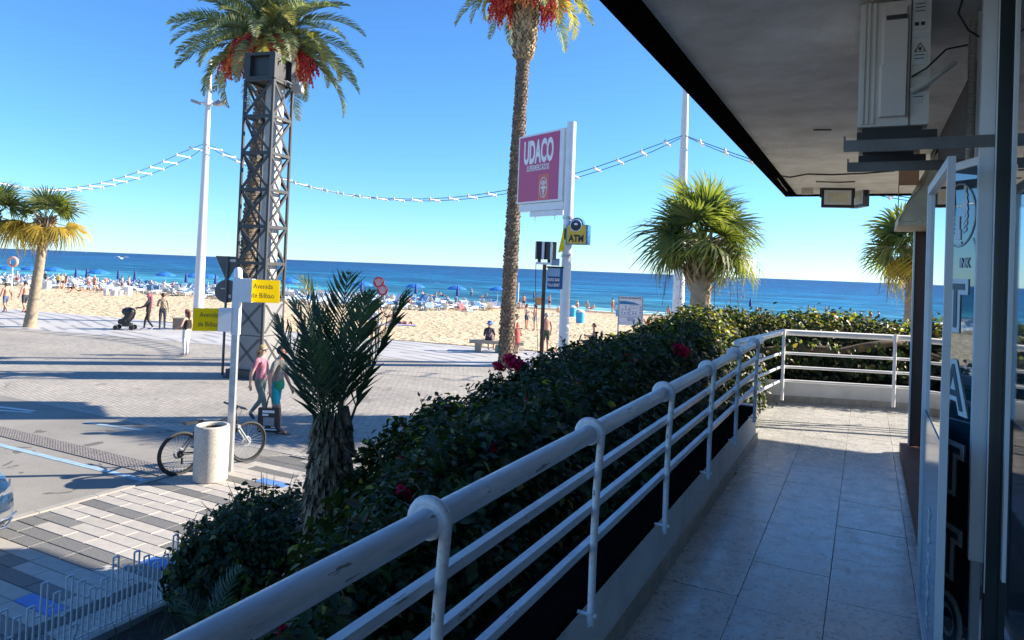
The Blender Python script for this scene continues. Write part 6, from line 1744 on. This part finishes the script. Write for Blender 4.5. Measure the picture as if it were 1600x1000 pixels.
for x in (-.03, .03): mb.path([(x, -.07, -.25), (x * .5, -.03, -.02), (x * .5, .03, -.02), (x, .07, -.25)], .008, 5)
mb.build('handle', M_text, bag)
mb = MB()
for s_ in (-1, 1):
    x = s_ * .052
    for y0, y1, z0, z1 in ((-.12, .12, -.33, -.28), (-.12, .0, -.39, -.35), (-.15, -.06, -.62, -.60), (.06, .14, -.62, -.60), (-.17, .17, -.67, -.645)): mb.span((min(x, x * 1.02), y0, z0), (max(x, x * 1.02), y1, z1))
mb.build('white_print', M_textw, bag)
mb = MB()
for s_ in (-1, 1): mb.span((s_ * .0515 - .001, -.1, -.58), (s_ * .0515 + .001, .12, -.42))
mb.build('grey_print', M_grey, bag)
p2, h2 = ph_(0, (404, 660), (405, 548))
human('person', 'woman in pink T-shirt and sage trousers with sunglasses walking beside the man', p2, face_dir(C2(.9, -.22)), 1.70, 'walk', 0, (.50, .20, .25), (.20, .235, .19), (.05, .06, .09), .55, 1.0, .75, hair='blond', hairlen=.22, fat=1.0, stride=.24, glasses=True, female=True)
# woman in white trousers
p, h = ph_(0, (290, 556), (291, 479))
human('person', 'woman in black top and white trousers standing on the pavers', p, face_dir(C2(-.8, .3)), 1.66, 'stand', 0, (.015, .015, .017), (.70, .69, .68), (.5, .4, .35), 0, 1.0, 1.0, hair='red', hairlen=.30, female=True, arms={'elbL': (-.24, .05, 1.12), 'wriL': (-.26, .26, 1.02), 'hanL': (-.26, .33, 1.0)})
# woman with pushchair
p, h = ph_(0, (231, 516), (232, 461))
pw, J, sc = human('person', 'woman in black with long pink scarf pushing a black pushchair', p, face_dir(C2(-.95, -.2)), 1.72, 'walk', 1, (.02, .02, .024), (.02, .02, .022), (.6, .5, .45), 1.9, 1.0, 1.0, hair='pink', hairlen=.62, female=True, stride=.2,
                  arms={'elbR': (.23, .16, 1.14), 'wriR': (.20, .40, 1.06), 'hanR': (.19, .47, 1.06), 'elbL': (-.23, .16, 1.14), 'wriL': (-.20, .40, 1.06), 'hanL': (-.19, .47, 1.06)})
fd = C2(-.95, -.2).normalized()
pc = thing('pushchair', 'black pushchair pushed by the woman with pink scarf', 'pushchair', p + fd * .95, face_dir(fd))
mb = MB()
for s in (-1, 1):
    x = s * .22
    mb.tube((x, -.45, 1.03), (x, .34, .12), .016); mb.tube((x, -.32, .10), (x, .12, .62), .016)
mb.tube((-.22, -.45, 1.03), (.22, -.45, 1.03), .02); mb.tube((-.22, -.32, .10), (.22, -.32, .10), .014); mb.build('frame', M_black, pc)
mb = MB(); mb.path([(0, .30, .38), (0, .05, .36), (0, -.16, .62), (0, -.26, .84)], [.10, .19, .20, .17], 10); mb.build('seat', M_dark, pc, smooth=True)
mb = MB(); mb.ball((0, -.10, .84), (.23, .30, .20), 12, 8); mb.build('hood', M_dark, pc, smooth=True)
mb = MB(); mb.span((-.2, -.25, .17), (.2, .1, .30)); mb.build('basket', M_dark, pc)
for x, y in ((-.24, .34), (.24, .34), (-.24, -.32), (.24, -.32)): link('wheel', MB().lathe([(0, -.02), (.10, -.025), (.115, 0), (.10, .025), (0, .02)], 14, M=Matrix.Rotation(PI / 2, 3, 'Y')).mesh('wheel', M_tyre), pc, (x, y, .115))
# man with shoulder strap
p, h = ph_(0, (253, 515), (256, 453))
pm_, J, sc = human('person', 'man in beige shirt and dark jeans with shoulder strap facing the sea', p, face_dir(C2(-.35, .9)), 1.76, 'stand', 1, (.36, .29, .20), (.035, .045, .065), (.03, .03, .03), .6, 1.0, 1.0, hair='brown', arms={'elbL': (-.25, .04, 1.10), 'wriL': (-.16, .26, 1.14), 'hanL': (-.12, .31, 1.18)})
mb = MB(); mb.path([(-.14, -.02, 1.43), (0.02, -.14, 1.25), (.15, -.10, 1.02), (.16, .05, .98)], .016, 5); mb.build('strap', M_text, pm_)
# two shirtless men on the left
p, h = ph_(0, (38, 489), (39, 437)); human('person', 'bare chested man in dark shorts walking left of the slanting palm', p, face_dir(C2(-.75, .35)), 1.80, 'walk', 2, None, (.035, .045, .06), (.02, .02, .02), 0, .85, hair='brown', stride=.24, fat=1.08)
p, h = ph_(0, (8, 489), (11, 446)); human('person', 'bare chested slim man in blue shorts at the left edge', p, face_dir(C2(-.7, .3)), 1.68, 'walk', 1, None, (.09, .12, .20), (.35, .25, .2), 0, .7, hair='brown', stride=.28, barefoot=True)
# man in white shirt by the striped pole
p, h = ph_(0, (583, 542), (587, 470)); wm, J, sc = human('person', 'man in white shirt and dark shorts next to the striped pole', p, face_dir(C2(.3, .9)), 1.76, 'stand', 1, (.66, .65, .64), (.07, .06, .05), (.02, .02, .02), 1.8, .9, hair='black')
mb = MB(); mb.ball((.0, -.2, 1.1), (.17, .1, .24), 10, 7); mb.build('backpack', cloth((.50, .35, .38)), wm, smooth=True)
# floral woman on the bench
q = bn_.location + C2(-.35, .0)
fwm, J, sc = human('person', 'person in dark floral top and blue sun hat sitting on the stone bench', Vector((q.x, q.y, STREET)) , face_dir(C2(.2, .95)), 1.70, 'sit', 0, (.05, .035, .05), (.06, .06, .09), (.05, .05, .05), .9, .9, hair='grey', fat=1.35)
mb = MB(); mb.lathe([(.0, .11), (.09, .10), (.105, .0), (.19, -.02), (.19, -.03), (.1, -.015)], 18, (0, J['skull'].y, J['skull'].z + .02)); mb.build('sun_hat', cloth((.06, .16, .42)), fwm, smooth=True)
mb = MB(); r_ = random.Random(6)
for k in range(26):
    a = r_.uniform(0, 2 * PI); z = r_.uniform(.58, .98); rr_ = .158; c0 = V3(math.cos(a) * rr_, math.sin(a) * rr_ * .9 - .015, z); n_ = V3(math.cos(a), math.sin(a), 0); t_ = V3(-n_.y, n_.x, 0); e = .024
    mb.add([c0 + (t_ * math.cos(b2) + V3(0, 0, math.sin(b2))) * e * (1.3 if i % 2 else .7) + n_ * .005 for i, b2 in enumerate(np.linspace(0, 2 * PI, 9)[:-1])], [tuple(range(8))])
mb.build('flower_print', cloth((.55, .42, .48)), fwm)
tag(MB().box((0, 0, .15), (.36, .22, .30)).build('tote_bag', cloth((.20, .33, .28)), None, bn_.location + C2(.12, -.12), .3), 'green bag standing on the ground beneath the stone bench', 'bag')
# woman in red dress
p, h = ph_(0, (806, 552), (808, 489))
rd, J, sc = human('person', 'woman in coral dress with white bag beside the leaning palm trunk', p, face_dir(C2(.8, -.4)), 1.68, 'stand', 0, (.62, .12, .09), (.62, .12, .09), (.4, .3, .25), 0, .3, hair='blond', female=True, arms={'elbR': (.23, .02, 1.12), 'wriR': (.16, .24, 1.10), 'hanR': (.13, .30, 1.12)})
mb = MB(); mb.lathe([(.125, 1.02), (.15, .92), (.17, .7), (.20, .38)], 18); mb.build('skirt', cloth((.62, .12, .09)), rd, smooth=True)
mb = MB(); mb.ball((-.2, .02, .82), (.06, .12, .11), 10, 7); mb.build('shoulder_bag', cloth((.6, .58, .52)), rd, smooth=True)
# man in green shorts by the speaker post
p, h = ph_(0, (852, 552), (850, 478)); human('person', 'bare chested man in olive shorts behind the loudspeaker post', p, face_dir(C2(-.2, .9)), 1.74, 'stand', 2, None, (.07, .085, .05), (.4, .3, .25), 0, .8, hair='grey', fat=1.15)
# seated woman on a scooter with her child seat
p = G(928, 556)
swm, J, sc = human('person', 'woman in black tank top sitting on a white mobility scooter', Vector((p.x, p.y, STREET)) + V3(0, 0, .12), face_dir(C2(-.95, .1)), 1.68, 'sit', 1, (.03, .03, .034), (.05, .05, .06), (.03, .03, .03), 0, .8, hair='brown', arms={'wriR': (.16, .36, .74), 'hanR': (.15, .43, .76), 'wriL': (-.16, .36, .74), 'hanL': (-.15, .43, .76)}, female=True, fat=1.1)
ms = thing('mobility_scooter', 'white and grey mobility scooter under the seated woman in black', 'scooter', Vector((p.x, p.y, STREET)), face_dir(C2(-.95, .1)))
mb = MB(); mb.span((-.24, -.22, .42), (.24, .22, .50)); mb.build('seat', M_dark, ms)
mb = MB(); mb.box((0, -.26, .78), (.44, .07, .56), 0, M=Matrix.Rotation(R(8), 3, 'X')); mb.build('backrest', M_grey, ms)
mb = MB(); mb.span((-.24, -.42, .16), (.24, .15, .40)); mb.span((-.22, .15, .14), (.22, .75, .20)); mb.build('body_shell', M_white, ms)
mb = MB(); mb.tube((0, .78, .18), (0, .55, .86), .03); mb.tube((-.26, .52, .88), (.26, .52, .88), .018); mb.build('tiller', M_dark, ms)
for x, y in ((-.24, -.28), (.24, -.28), (-.2, .72), (.2, .72)): link('wheel', MB().lathe([(0, -.04), (.10, -.04), (.13, 0), (.10, .04), (0, .04)], 14, M=Matrix.Rotation(PI / 2, 3, 'Y')).mesh('wheel', M_tyre), ms, (x, y, .13))
# pair talking on the sand
for k, (fx, fy, hx_, hy, lab, dv_, sh_) in enumerate(((822, 515, 822, 477, 'woman in grey vest and navy shorts standing left of another', C2(.6, -.5), (.30, .29, .30)), (835, 517, 834, 478, 'woman in dark vest and denim shorts facing her friend', C2(-.8, .2), (.10, .09, .10)))):
    p, h = ph_(0, (fx, fy), (hx_, hy), True); human('person', lab, p, face_dir(dv_), 1.66 + .02 * k, 'stand', 1 + k, sh_, (.035, .045, .08) if k == 0 else (.14, .18, .25), (.3, .2, .15), 0, .6, hair='brown', hairlen=.18, female=True, barefoot=True, arms={'elbR': (.22, .06, 1.10), 'wriR': (.12, .24, 1.18), 'hanR': (.10, .28, 1.24)})
# ================================================================== THE BEACH
# sun loungers: one mesh shared by all
M_lframe = pm('lounger_white', (0.70, 0.72, 0.74), 0.5, 0.06, 4); M_lblue = pm('lounger_blue', (0.10, 0.26, 0.48), 0.7, 0.15, 4); M_lpale = pm('lounger_pale', (0.42, 0.54, 0.66), 0.7, 0.15, 4)
def lounger_mesh(back, mat):
    mb = MB(); 
    for s in (-1, 1): mb.span((s * .30 - .02, -.70, .30), (s * .30 + .02, 1.10, .34))
    for x in (-.29, .29):
        for y in (-.6, .95): mb.box((x, y, .15), (.04, .05, .30))
    mb.span((-.28, -.15, .335), (.28, 1.08, .37), 1)
    c, s_ = math.cos(back), math.sin(back); L = .70
    mb.box((0, -.15 - c * L / 2, .36 + s_ * L / 2), (.58, L, .035), 1, M=Matrix.Rotation(-back, 3, 'X'))
    for s in (-1, 1): mb.tube((s * .29, -.15 - c * L, .36 + s_ * L), (s * .29, -.55, .32), .015, n=4)
    return mb.mesh('sun_lounger', [M_lframe, mat])
lmesh = [lounger_mesh(b_, m_) for b_ in (0.15, .55, .85) for m_ in (M_lframe, M_lblue, M_lpale)]
rb = random.Random(99)
def beach_pt(bx, by):
    ca, sa = math.cos(BA), math.sin(BA); x = B0.x + bx * ca - by * sa; y = B0.y + bx * sa + by * ca
    return Vector((x, y, sand_z(x, y)))
nl = 0; lspots = []
for row in range(10):
    by = 26.5 + row * 2.3
    bx = -112.0 + rb.uniform(0, 1)
    while bx < -33.0 + row * 1.2:
        q = beach_pt(bx + rb.uniform(-.1, .1), by + rb.uniform(-.35, .35)); v = q - CAMLOC; dd = v.dot(_f); u = PPX + F * v.dot(_r) / dd
        step = rb.choice([.78, .78, .8, 1.3])
        if u > -25 and u < 790 and rb.random() < .92: lspots.append((dd, q))
        bx += step * (1.0 + max(0, (-bx - 60)) / 70)
lspots.sort(key=lambda a: a[0])
for dd, q in lspots[:285]:
    o = link('sun_lounger', rb.choice(lmesh[:3] * 3 + lmesh[3:]), None, q, rb.choice([0, 0, PI]) + BA + rb.uniform(-.12, .12) + rb.choice([0, .5]))
    k_ = lmesh.index(o.data) % 3
    tag(o, ['white sun lounger in the crowded rows on the beach', 'sun lounger with deep blue mat in the beach rows', 'sun lounger with pale blue mat in the beach rows'][k_], 'sun lounger', ['white loungers in rows on the beach', 'blue matted loungers on the beach', 'pale matted loungers on the beach'][k_])
lm = MB(); lmm = [M_lframe, M_lblue, M_lpale]
tv = {}
for i, me_ in enumerate(lmesh):
    tv[i] = (np.array([v.co[:] for v in me_.vertices]), [tuple(p.vertices) for p in me_.polygons], [p.material_index for p in me_.polygons])
for dd, q in lspots[285:1500]:
    i = rb.choice([0, 3, 6, 0, 3, 6, 1, 2, 4, 5, 7, 8]); V, Fq, mi_ = tv[i]; a = rb.choice([0, 0, PI]) + BA + rb.uniform(-.15, .15)
    ca, sa = math.cos(a), math.sin(a)
    W_ = np.stack([V[:, 0] * ca - V[:, 1] * sa + q.x, V[:, 0] * sa + V[:, 1] * ca + q.y, V[:, 2] + q.z], 1)
    n0 = len(lm.m); lm.add(W_.tolist(), Fq); lm.m[n0:] = [(i % 3) if m_ else 0 for m_ in mi_]
me_ = bpy.data.meshes.new('far_loungers'); me_.from_pydata(lm.v, [], lm.f)
for m_ in lmm: me_.materials.append(m_)
me_.polygons.foreach_set('material_index', lm.m)
tag(link('far_loungers', me_), 'mass of white and blue sun loungers in the rows nearest the sea', 'sun lounger', None, 'stuff')
print('LOUNGERS', len(lspots))

# parasols
M_para = pm('parasol_blue', (0.015, 0.15, 0.50), 0.7, 0.15, 3); M_parad = pm('parasol_dark', (0.012, 0.05, 0.20), 0.7, 0.15, 3)
mb = MB(); mb.tube((0, 0, 0), (0, 0, 2.25), .025, n=6); pole_me = mb.mesh('pole', M_lframe)
mb = MB(); mb.lathe([(1.12, 1.84), (.85, 2.0), (.4, 2.16), (0, 2.24)], 12); mb.lathe([(1.13, 1.84), (1.13, 1.75)], 12); open_me = mb.mesh('canopy', M_para)
mb = MB(); mb.lathe([(.10, 1.05), (.20, 1.15), (.17, 1.6), (.10, 2.05), (.03, 2.3), (0, 2.32)], 9); shut_me = mb.mesh('canopy', M_parad, True)
shut_me2 = shut_me.copy(); shut_me2.materials.clear(); shut_me2.materials.append(M_para)
def parasol(px, py, open_, label, s=1.0, group='parasols on the beach'):
    q = S(px, py); t_ = thing('parasol', label, 'parasol', q, rb.uniform(0, 1), group); t_.scale = (s, s, s)
    link('pole', pole_me, t_); link('canopy', open_me if open_ else shut_me, t_); return t_
places = [('at the far left edge', 12, 446, 1), ('left of the slanting palm', 48, 446, 1), ('just right of the slanting palm', 84, 447, 1), ('above the lying sunbathers', 153, 452, 1), ('left of the gull', 118, 447, 0), ('behind the white kiosk boxes', 135, 447, 0), ('nearest left of the white hut', 184, 450, 0), ('right of the white hut', 210, 450, 0),
          ('above the pushchair', 258, 454, 1), ('between pushchair and lamp post', 290, 455, 0), ('left of the lamp post', 303, 455, 1), ('just right of the lamp post', 325, 456, 1), ('behind the round sign', 336, 458, 0), ('beside the lattice tower', 352, 458, 0), ('right of the lattice tower', 452, 466, 1), ('behind the palm fronds', 566, 471, 1), ('behind the palm fronds', 564, 473, 0), ('near the striped paddles', 648, 472, 1), ('near the striped paddles', 649, 474, 0), ('in the middle of the beach', 713, 476, 1), ('in the middle of the beach', 714, 478, 0), ('left of the leaning palm trunk', 777, 475, 1), ('at the water far right of the fan palm', 1172, 492, 0)]
for w, px, py, op in places:
    parasol(px, py, op, ('open blue parasol ' if op else 'closed dark blue parasol ') + w, 1.0)

# huts and lockers among the loungers
M_hut = pm('hut_white', (0.72, 0.72, 0.70), 0.6, 0.05, 2)
for px, py, w, h, lab in ((198, 462, 1.15, 1.35, 'white box hut standing among the loungers'), (72, 452, 1.0, 1.35, 'white box hut beside the slanting palm'), (178, 462, .8, .8, 'low white locker left of the white hut'), (187, 462, .7, .7, 'low white locker touching the white hut'), (165, 460, .5, .75, 'grey locker left of the low white lockers'), (40, 449, .5, .9, 'dark blue locker among loungers on the left'), (520, 480, 1.1, 1.3, 'white box hut behind the palm fronds')):
    w *= .55; h *= .60; q = S(px, py); t_ = thing('beach_hut' if 'box hut' in lab else 'locker', lab, 'hut' if 'box hut' in lab else 'locker', q, YAW)
    mt = M_hut if 'white' in lab else (M_grey if 'grey' in lab else M_parad)
    MB().span((-w / 2, -w / 2, 0), (w / 2, w / 2, h)).build('box', mt, t_)
    mb = MB(); mb.span((-w / 2 - .04, -w / 2 - .04, h), (w / 2 + .04, w / 2 + .04, h + .05)); mb.build('lid', mt, t_)
    mb = MB(); mb.span((-w * .3, -w / 2 - .012, .15), (w * .3, -w / 2 - .001, h * .8)); mb.build('door', M_label, t_)

# ring buoy on a post at far left
q = S(18, 452); t_ = thing('lifebuoy_post', 'pale ring shaped lifebuoy on a post at far left', 'lifebuoy', q, YAW); hz_ = ztop(18, 409, depth_of(q)) - q.z
mb = MB(); mb.tube((0, 0, 0), (0, 0, hz_ - .4), .05); mb.build('pole', M_lframe, t_)
mb = MB(); mb.path([(.42 * math.cos(a), 0, hz_ + .42 * math.sin(a)) for a in np.linspace(0, 2 * PI, 25)[:-1]], .13, 8, closed=True); mb.build('ring', cloth((.55, .33, .28)), t_, smooth=True)
# white post at the waterline, orange board
q = S(809, 482); tag(MB().tube((0, 0, 0), (0, 0, 2.9), .06).build('white_post', M_lframe, None, q), 'thin white post near the waterline right of palm trunk', 'post')
q = S(841, 478); tag(MB().box((0, 0, .55), (.8, .12, 1.1)).build('orange_board', cloth((.65, .20, .08)), None, q, YAW), 'orange board standing near the waterline by loudspeaker post', 'board')
# gull over the sea
gp = D(190, 404, 60)
gl = thing('gull', 'white gull flying over the sea on the left', 'bird', gp, .6)
mb = MB(); mb.path([(0, -.2, 0), (0, -.08, .01), (0, .08, .01), (0, .2, 0), (0, .26, 0)], [.02, .06, .07, .05, .015], 8); mb.build('body', M_white, gl, smooth=True)
for s in (-1, 1):
    mb = MB(); vs = [(s * .04, .08, .03), (s * .30, .12, .16), (s * .62, .0, .10), (s * .30, -.03, .15), (s * .04, -.07, .03)]
    mb.add(vs + [(x, y, z + .015) for x, y, z in vs], [(0, 1, 3, 4), (1, 2, 3), (5, 6, 8, 9), (6, 7, 8), (0, 1, 6, 5), (1, 2, 7, 6), (2, 3, 8, 7), (3, 4, 9, 8)]); mb.build('wing', M_white, gl)

# people on the beach: each drawn from the photograph's spots
def bp(px, py, pose, label, dirv, **k):
    kw = dict(h=1.7, skin=rb.randrange(3), hair=rb.choice(['brown', 'grey', 'blond', 'black']), barefoot=True, sleeve=0, short=.45)
    kw.update(k)
    lift = kw.pop('lift', 0.0); q = S(px, py); q.z += lift
    return human('person', label, q, face_dir(dirv), kw.pop('h'), pose, **kw)
def deckchair(px, py, dirv, col, label):
    q = S(px, py); t_ = thing('deck_chair', label, 'deck chair', q, face_dir(dirv))
    mb = MB(); mb.span((-.28, -.15, .12), (.28, .45, .15)); mb.box((0, -.30, .42), (.56, .035, .62), 0, M=Matrix.Rotation(R(28), 3, 'X')); mb.build('sling', cloth(col), t_)
    for s in (-1, 1):
        mb = MB(); mb.tube((s * .29, .45, 0), (s * .29, -.25, .42), .013); mb.tube((s * .29, -.5, 0), (s * .29, .30, .36), .013); mb.build('leg', M_lframe, t_)
bp(560, 489, 'stand', 'older person in pale clothes with green bag on the sand', C2(.1, .9), h=1.72, shirt=(.55, .50, .45), pants=(.5, .45, .4), hair='grey', sleeve=.6)
tag(MB().box((0, 0, .2), (.45, .3, .4)).build('beach_bag', cloth((.05, .25, .10)), None, S(572, 489), .2), 'green bag on the sand beside the person in pale clothes', 'bag')
bp(736, 466, 'stand', 'person in white top and teal shorts standing above the blue parasol row', C2(.3, .8), shirt=(.62, .62, .6), pants=(.05, .2, .2), hair='grey', sleeve=.6)
lp = bp(625, 507, 'lie', 'sunbather in dark swimwear lying on a lilac towel', C2(-.98, -.1), pants=(.03, .03, .04), skin=2)
q = S(622, 508); tag(MB().box((0, 0, .015), (.9, 2.2, .03)).build('towel', cloth((.36, .33, .46)), None, Vector((q.x, q.y, q.z + .01)), face_dir(C2(-.98, -.1))), 'lilac towel spread on the sand under the sunbather', 'towel')
bp(604, 499, 'recline', 'dark figure reclining on the sand behind the lilac towel', C2(.9, .1), pants=(.03, .03, .03), shirt=(.05, .05, .06))
deckchair(724, 486, C2(.6, -.6), (.60, .12, .12), 'red deck chair on the sand left of the palm trunk'); bp(723, 485, 'recline', 'tanned person in red reclining in the red deck chair', C2(.6, -.6), skin=1, shirt=(.55, .15, .15), pants=(.5, .15, .15), lift=.05)
deckchair(766, 486, C2(.8, -.4), (.65, .45, .12), 'orange deck chair just left of the palm trunk'); bp(765, 485, 'recline', 'sunburnt person reclining in the orange deck chair', C2(.8, -.4), skin=2, pants=(.3, .2, .05), lift=.05)
deckchair(735, 489, C2(.9, -.2), (.45, .60, .60), 'pale green deck chair in front of the red one'); bp(704, 484, 'recline', 'person lying back on dark chair left of the red deck chair', C2(.8, .2), skin=1, pants=(.08, .04, .04))
for k, (px, py) in enumerate(((690, 466), (678, 467), (662, 465), (757, 468), (800, 480), (786, 484))):
    bp(px, py, 'recline', ['person in pink reclining on a lounger', 'person in red reclining beside the one in pink', 'tanned person reclining left of the one in red', 'person in black reclining behind the orange deck chair', 'person in dark top sitting right of palm trunk', 'person sitting close against the palm trunk'][k], C2(.8 * (-1) ** k, -.5), pants=[(.5, .2, .25), (.5, .08, .08), (.1, .1, .2), (.03, .03, .03), (.04, .04, .05), (.1, .3, .3)][k], lift=.22 if k < 4 else 0)
for k, (px, py, po, lab, sk_) in enumerate(((811, 489, 'sit', 'seated person with dark hair behind the woman in coral dress', 1), (818, 483, 'stand', 'small figure paddling behind the two women', 2), (834, 472, 'stand', 'person in blue wading near the orange board', 1), (858, 482, 'stand', 'tanned person standing at the water beside loudspeaker post', 2),
        (872, 490, 'recline', 'person in pink reclining left of the white sign pole', 0), (902, 487, 'sit', 'person seated behind the blue bins', 1), (917, 487, 'sit', 'person seated right of the blue bins', 0), (925, 485, 'recline', 'person lying at the waterline left of the information board', 2),
        (957, 488, 'stand', 'woman in red swimsuit bottoms standing at the waterline', 1), (961, 490, 'sit', 'child sitting by the woman at the waterline', 2))):
    bp(px, py, po, lab, C2(rb.uniform(-1, 1), rb.uniform(.2, 1)), skin=sk_, pants=rb.choice([(.5, .08, .08), (.03, .05, .12), (.05, .2, .4), (.02, .02, .02)]), shirt=None if k != 2 else (.05, .2, .5), h=1.68 if 'child' not in lab else 1.2)
bp(1010, 508, 'recline', 'person reclining on the sand right of the information board', C2(.7, -.5), skin=2, pants=(.3, .05, .05)); bp(1022, 512, 'recline', 'second person reclining closest right of the information board', C2(.8, -.5), skin=1, pants=(.02, .02, .02)); deckchair(1006, 506, C2(.8, -.5), (.35, .55, .55), 'teal deck chair right of the information board')
bp(1044, 497, 'sit', 'person seated facing the sea left of white lamp post', C2(.2, .9), skin=1, pants=(.2, .2, .2)); bp(1052, 500, 'recline', 'person leaning back against towel left of the white lamp post', C2(.6, -.5), skin=2, pants=(.1, .2, .3))
crowd = [(1112, 491), (1122, 495), (1132, 493), (1140, 496), (1150, 495), (1160, 497), (1166, 496), (1182, 494), (1105, 497), (1244, 493), (1262, 494)]
desc = ['in dark top nearest the fan palm trunk', 'in navy swimwear second from the fan palm trunk', 'in beige swimwear third from the fan palm trunk', 'in pale hat amid the seated group', 'in green swimwear amid the seated group', 'in grey shirt near the closed parasol', 'in white top left of the closed parasol', 'in pink right of the closed parasol', 'in brown partly behind the trunk', 'in khaki beyond the hedge tips', 'in teal beyond the hedge tips']
shc = [(.04, .04, .05), None, None, (.5, .5, .45), None, (.3, .3, .32), (.6, .6, .58), (.6, .2, .28), None, (.25, .22, .15), (.1, .3, .3)]
for k, (px, py) in enumerate(crowd):
    bp(px, py, 'sit' if k % 3 else 'recline', 'beach goer ' + desc[k], C2(rb.uniform(-1, 1), .6), shirt=shc[k], pants=rb.choice([(.04, .05, .09), (.3, .08, .08), (.12, .14, .1)]))
for k, (px, py, c, lab) in enumerate(((1272, 496, (.60, .58, .55), 'person in white standing beyond the far hedge'), (1290, 497, (.30, .28, .25), 'person in grey standing right of the one in white'), (1263, 494, (.2, .3, .4), 'person in blue shorts wading beyond the far hedge'))):
    bp(px, py + 2, 'walk', lab, C2(1, .1), shirt=c if k < 2 else None, pants=(.1, .12, .2))
for k, (px, c, lab) in enumerate(((1335, (.5, .1, .12), 'person in red seated on the sand far right'), (1345, (.12, .05, .05), 'person in brown seated beside the one in red'), (1361, (.60, .10, .22), 'person in bright pink seated right of the brown one'), (1373, (.03, .03, .04), 'person in black seated left of the far fan palm'))):
    bp(px, 501, 'sit', lab, C2(-.5, .6), shirt=c, pants=c, h=1.75)
for k, (px, py, po, lab, c) in enumerate(((90, 452, 'stand', 'person in yellow top among the loungers', (.6, .5, .1)), (96, 452, 'stand', 'person in cream top next to the yellow one', (.6, .55, .4)), (101, 452, 'stand', 'person in black swimwear right of the cream one', (.02, .02, .02)), (26, 447, 'stand', 'dark haired person standing beneath the leftmost parasols', (.5, .5, .5)),
        (138, 453, 'stand', 'person in pale shirt by a closed parasol', (.5, .45, .4)), (147, 455, 'stand', 'sunburnt person near the open parasol', None), (190, 455, 'stand', 'person in white cap at the white hut', (.6, .58, .55)), (201, 455, 'stand', 'person in red and white behind the white hut', (.6, .3, .28)), (70, 446, 'stand', 'person in grey behind the slanting palm', (.2, .2, .22)), (122, 457, 'recline', 'tanned sunbather on the sand edge of the loungers', None), (112, 457, 'recline', 'dark haired sunbather beside the tanned one', (.03, .03, .03)))):
    bp(px, py, po, lab, C2(rb.uniform(-1, 1), rb.uniform(-1, 1)), shirt=c, pants=rb.choice([(.05, .06, .1), (.3, .1, .1), (.02, .02, .02)]), sleeve=.5 if c else 0)
deckchair(155, 457, C2(.9, -.1), (.55, .52, .45), 'pale folding chair alone on the sand'); bp(154, 457, 'recline', 'person in dark cap sitting alone on folding chair', C2(.9, -.1), skin=1, hair='black', pants=(.5, .48, .42), lift=.05)
tw_ = S(105, 449)
tag(MB().box((0, 0, .02), (.9, 2.0, .04)).build('towel', cloth((.06, .03, .03)), None, S(104, 449), .3), 'dark towel on the sand left of the folding chair', 'towel')
for k, (px, py) in enumerate(((95, 440), (165, 444), (235, 446), (270, 450), (640, 476), (700, 474), (590, 478))):
    bp(px, py + 3, 'recline', ['sunbather on a lounger left of the huts', 'sunbather on a lounger behind the lockers', 'sunbather on a lounger above the pushchair', 'sunbather on a lounger left of the lamp post', 'sunbather on a lounger right of the striped paddles', 'sunbather on a lounger below the middle parasol', 'sunbather on a lounger behind the striped paddles'][k], C2(.3, -.9), lift=.24, pants=rb.choice([(.05, .06, .1), (.3, .1, .1), (.02, .02, .02)]))
# litter of stones on the road edge left out; children of the scene end here
